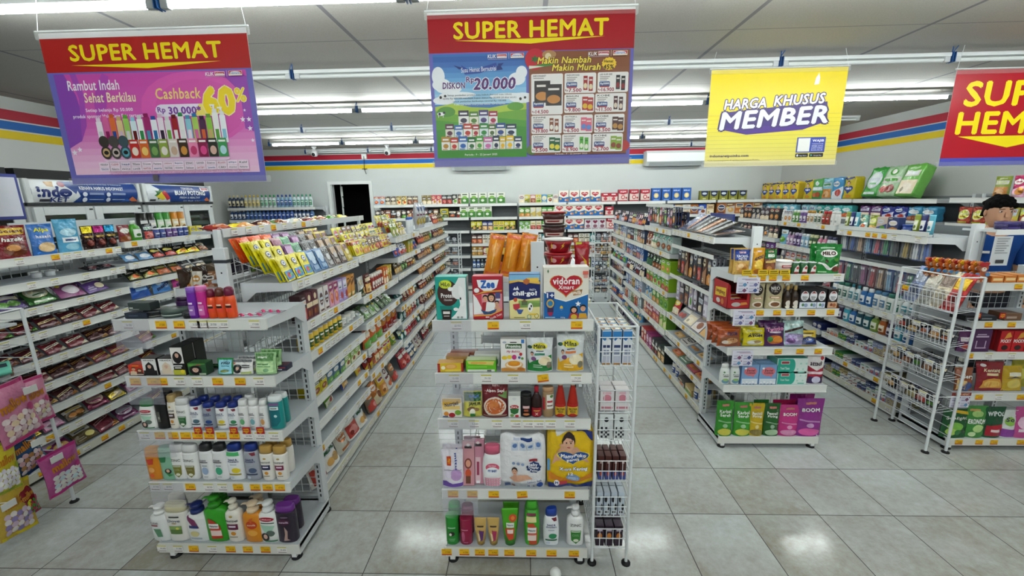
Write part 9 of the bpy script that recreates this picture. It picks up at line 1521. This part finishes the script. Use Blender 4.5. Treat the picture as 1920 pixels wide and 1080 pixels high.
# ------------------------------------------------------------------ shop assistant standing behind the far right stand
def person():
    px_, py_ = 4.72, 1.98
    e = empty('person', (px_, py_, 0), -.35, 'person with short black hair in a blue shirt behind the far right stand', 'person')
    def skin(name, verts, edges, rad, mat, col, parent, root=0, sub=2):
        me = bpy.data.meshes.new(name); me.from_pydata(verts, edges, []); o = bpy.data.objects.new(name, me); COL.objects.link(o)
        md = o.modifiers.new('s', 'SKIN'); md.use_smooth_shade = True; md2 = o.modifiers.new('d', 'SUBSURF'); md2.levels = md2.render_levels = sub
        for i, r in enumerate(rad): me.skin_vertices[0].data[i].radius = r if isinstance(r, tuple) else (r, r)
        me.skin_vertices[0].data[root].use_root = True
        bpy.context.view_layer.update()
        ev = o.evaluated_get(bpy.context.evaluated_depsgraph_get()); m2 = bpy.data.meshes.new_from_object(ev)
        bpy.data.objects.remove(o); bpy.data.meshes.remove(me)
        m2.materials.clear(); m2.materials.append(MT[mat])
        if 'Col' in m2.color_attributes: m2.color_attributes.remove(m2.color_attributes['Col'])
        ca = m2.color_attributes.new('Col', 'FLOAT_COLOR', 'CORNER'); c = hx(col); ca.data.foreach_set('color', list(c)*len(m2.loops))
        for p in m2.polygons: p.use_smooth = True
        return mkobj(name, m2, parent)
    V = [(0, .01, .9), (0, .0, 1.08), (0, -.005, 1.24), (0, .01, 1.36), (0, .005, 1.43), (0, -.01, 1.47),
         (-.17, .01, 1.36), (-.235, .02, 1.1), (-.2, -.1, .9), (-.17, -.16, .84), (.17, .01, 1.36), (.235, .02, 1.1), (.2, -.1, .9), (.17, -.16, .84),
         (-.09, .01, .86), (-.1, .0, .48), (-.1, .03, .08), (-.1, -.1, .035), (.09, .01, .86), (.1, .0, .48), (.1, .03, .08), (.1, -.1, .035)]
    Ed = [(0, 1), (1, 2), (2, 3), (3, 4), (4, 5), (3, 6), (6, 7), (7, 8), (8, 9), (3, 10), (10, 11), (11, 12), (12, 13), (0, 14), (14, 15), (15, 16), (16, 17), (0, 18), (18, 19), (19, 20), (20, 21)]
    Rd = [(.15, .1), (.14, .095), (.15, .1), (.12, .08), .055, .05, .06, .045, .034, .028, .06, .045, .034, .028, .085, .06, .042, .038, .085, .06, .042, .038]
    b = skin('body', V, Ed, Rd, 'skin', 'b98a6c', e)
    for s_ in (-1, 1):      # hands: palm, four bent fingers and a side thumb
        hv = [(s_*.17, -.16, .84), (s_*.165, -.2, .81)]; he = [(0, 1)]; hr = [.026, (.034, .018)]
        for f in range(4):
            x = s_*(.145+.014*f); k = len(hv); L_ = (.03, .036, .034, .026)[f]
            hv += [(x, -.225, .795), (x, -.225-L_*.8, .775), (x, -.225-L_*1.1, .745)]; he += [(1, k), (k, k+1), (k+1, k+2)]; hr += [.009, .0082, .007]
        k = len(hv); hv += [(s_*.135, -.2, .8), (s_*.118, -.225, .785)]; he += [(1, k), (k, k+1)]; hr += [.011, .0085]
        skin('hand', hv, he, hr, 'skin', 'b98a6c', b, 0, 1)
    SV = [(0, .01, .93), (0, .0, 1.08), (0, -.005, 1.24), (0, .01, 1.37), (-.16, .01, 1.37), (-.225, .02, 1.2), (-.24, .02, 1.1), (.16, .01, 1.37), (.225, .02, 1.2), (.24, .02, 1.1)]
    skin('shirt', SV, [(0, 1), (1, 2), (2, 3), (3, 4), (4, 5), (5, 6), (3, 7), (7, 8), (8, 9)], [(.17, .12), (.16, .115), (.17, .118), (.12, .09), .074, .064, .06, .074, .064, .06], 'cloth', '123a78', e)
    skin('trousers', [(0, .01, .92), (-.09, .01, .84), (-.1, .0, .48), (-.1, .03, .09), (.09, .01, .84), (.1, .0, .48), (.1, .03, .09)], [(0, 1), (1, 2), (2, 3), (0, 4), (4, 5), (5, 6)], [(.165, .115), .1, .075, .06, .1, .075, .06], 'cloth', '23252c', e)
    m = MB()        # head with face
    def sec(z, a, b_, cy): return [(a*math.cos(2*math.pi*i/20), cy+b_*math.sin(2*math.pi*i/20), z) for i in range(20)]
    m.loft([sec(1.445, .04, .04, -.02), sec(1.465, .048, .06, -.03), sec(1.49, .06, .085, -.022), sec(1.53, .07, .095, -.012), sec(1.575, .074, .1, -.005), sec(1.62, .073, .098, 0), sec(1.655, .062, .085, 0), sec(1.675, .04, .055, 0), sec(1.682, .012, .018, 0)], 'b98a6c', 'skin')
    m.loft([[(x, y, z) for x, y, z in ((-.012, -.1, 1.535), (.012, -.1, 1.535), (.009, -.1, 1.575), (-.009, -.1, 1.575))], [(x, y, z) for x, y, z in ((-.011, -.123, 1.535), (.011, -.123, 1.535), (.005, -.106, 1.575), (-.005, -.106, 1.575))]], 'b08064', 'skin')
    for s_ in (-1, 1):
        m.ball((s_*.03, -.094, 1.578), .0125, 'e0dcd8', 'plastic', 10, (1, .6, .55)); m.ball((s_*.03, -.1005, 1.578), .006, '1c1412', 'plastic', 8, (1, .5, 1)); m.ball((s_*.076, .0, 1.565), .024, 'b08064', 'skin', 10, (.35, .7, 1.2))
        m.box((s_*.03-.016, -.106, 1.597), (s_*.03+.016, -.095, 1.602), '1a1414', 'cloth')
    m.ball((0, -.106, 1.503), .02, '8a4a44', 'skin', 10, (1, .35, .32)); m.obj('head', b)
    m = MB(); hh = []
    for z, a, b_, cy in ((1.535, .074, .05, .06), (1.58, .079, .085, .028), (1.615, .08, .104, .004), (1.655, .078, .1, .004), (1.685, .062, .08, .004), (1.705, .03, .04, .004)): hh.append(sec(z, a, b_, cy))
    for i in range(9): m.ball((-.064+.016*i, -.088+.0014*abs(i-4)**2, 1.637-.006*(i % 3)), .021, '121012', 'cloth', 8, (1, .7, 1.1))
    m.loft(hh, '121012', 'cloth'); rn = random.Random(4)
    for i in range(34): t = rn.uniform(0, 6.283); f = rn.uniform(.2, 1); m.ball((.07*f*math.cos(t), .004+.095*f*math.sin(t), 1.70-.06*f*f+rn.uniform(-.004, .006)), .026, '121012', 'cloth', 8, (1, 1, .8)); m.obj('hair', b)
    m = MB(); m.box((-.11, -.128, 1.24), (-.06, -.122, 1.26), 'd8d4d0', 'plastic'); m.obj('name_badge', e)
    m = MB()
    for s_ in (-1, 1): m.box((s_*.1-.045, -.16, 0), (s_*.1+.045, .09, .06), '18181a', 'rubber', .02)
    m.obj('shoes', e)
person()
# ------------------------------------------------------------------ leave out goods no eye could see from here, then name each by its place
from mathutils.bvhtree import BVHTree
bpy.context.view_layer.update()
def finish():
    V, F, own = [], [], []
    def addbox(M, bb, o, sh):
        c = sum((Vector(q) for q in bb), Vector())/8; b = len(V)
        for q in bb: V.append(M @ (c+(Vector(q)-c)*sh))
        for f in ((0, 1, 2, 3), (4, 7, 6, 5), (0, 4, 5, 1), (1, 5, 6, 2), (2, 6, 7, 3), (3, 7, 4, 0)): F.append(tuple(b+i for i in f)); own.append(o)
    items = {it['o'] for it in ITEMS} | {c for it in ITEMS for c in it['ch']}
    solid = ('shelf', 'base_deck', 'base_shelf', 'printed_sheet', 'upright', 'post', 'cabinet', 'wall_left', 'wall_right')
    for o in list(sc.objects):
        if o.type == 'MESH' and o not in items and o.name.split('.')[0] in solid: addbox(o.matrix_world, o.bound_box, -1, 1)
    for k, it in enumerate(ITEMS): addbox(it['o'].matrix_world, it['o'].bound_box, k, .86 if it['pr'].name not in ('sachet', 'drink_sachet') else .5)
    bv = BVHTree.FromPolygons(V, F)
    eyes = [CP, CP+Vector((-.3, 0, 0)), CP+Vector((.3, 0, 0))]
    dead = []
    for k, it in enumerate(ITEMS):
        bb = [Vector(q) for q in it['o'].bound_box]; lo = Vector(map(min, zip(*bb))); hi = Vector(map(max, zip(*bb))); M = it['o'].matrix_world
        pts = [M @ Vector((lo.x+(hi.x-lo.x)*u, lo.y+(hi.y-lo.y)*w_, lo.z+(hi.z-lo.z)*v)) for u, w_, v in ((.5, .1, .5), (.12, .1, .9), (.88, .1, .9), (.5, .1, .93), (.12, .1, .15), (.88, .1, .15), (.5, .9, .9), (.1, .9, .9), (.9, .9, .9))]
        seen = 0
        for ei, ey in enumerate(eyes):
            for p in pts:
                if not inview(p): continue
                d = p-ey; L_ = d.length; h = bv.ray_cast(ey, d/L_, L_-.004)
                q = h[2] is None or own[h[2]] == k
                if q: seen |= 1 << ei
            if seen & 1: break
        it['seen'] = seen
        if not seen and not it['keep']: dead.append(k)
        if it['keep'] and not any(inview(p) for p in pts): dead.append(k)
    for k in dead:
        for c in ITEMS[k]['ch']: bpy.data.objects.remove(c)
        bpy.data.objects.remove(ITEMS[k]['o'])
    ds = set(dead); live = [it for k, it in enumerate(ITEMS) if k not in ds]
    rows = {}
    for it in live:
        if it['row'] and not it['label']: rows.setdefault(it['row'], []).append(it)
    down = {}
    for r in rows: down.setdefault(r[0], set()).add(r[1])
    for r, its in rows.items():
        ps = sorted({i['pos'] for i in its})
        hooks = r[0].endswith('hooks'); first, last = 'near end', 'far end'
        for it in its:
            n = ps.index(it['pos'])
            where = '%s from left' % ORD[n] if r[0].startswith(('back wall', 'corner')) else '%s from near end' % ORD[n]
            if hooks:
                lv = sorted(down[r[0]], reverse=True).index(r[1]); lb = '%s on hook %s, %s' % (it['desc'], where, r[0].replace(' hooks', '')) if len(down[r[0]]) == 1 else '%s, hook %s, %s rail, %s' % (it['desc'], where, ('upper', 'lower')[min(lv, 1)], r[0].replace(' hooks', ''))
            else: lb = '%s, %s, %s shelf down, %s' % (it['desc'], where, ORD[r[1]], r[0])
            it['o']['label'] = lb
    seenl = {}
    for it in live:
        l = it['o'].get('label'); seenl.setdefault(l, []).append(it)


finish()
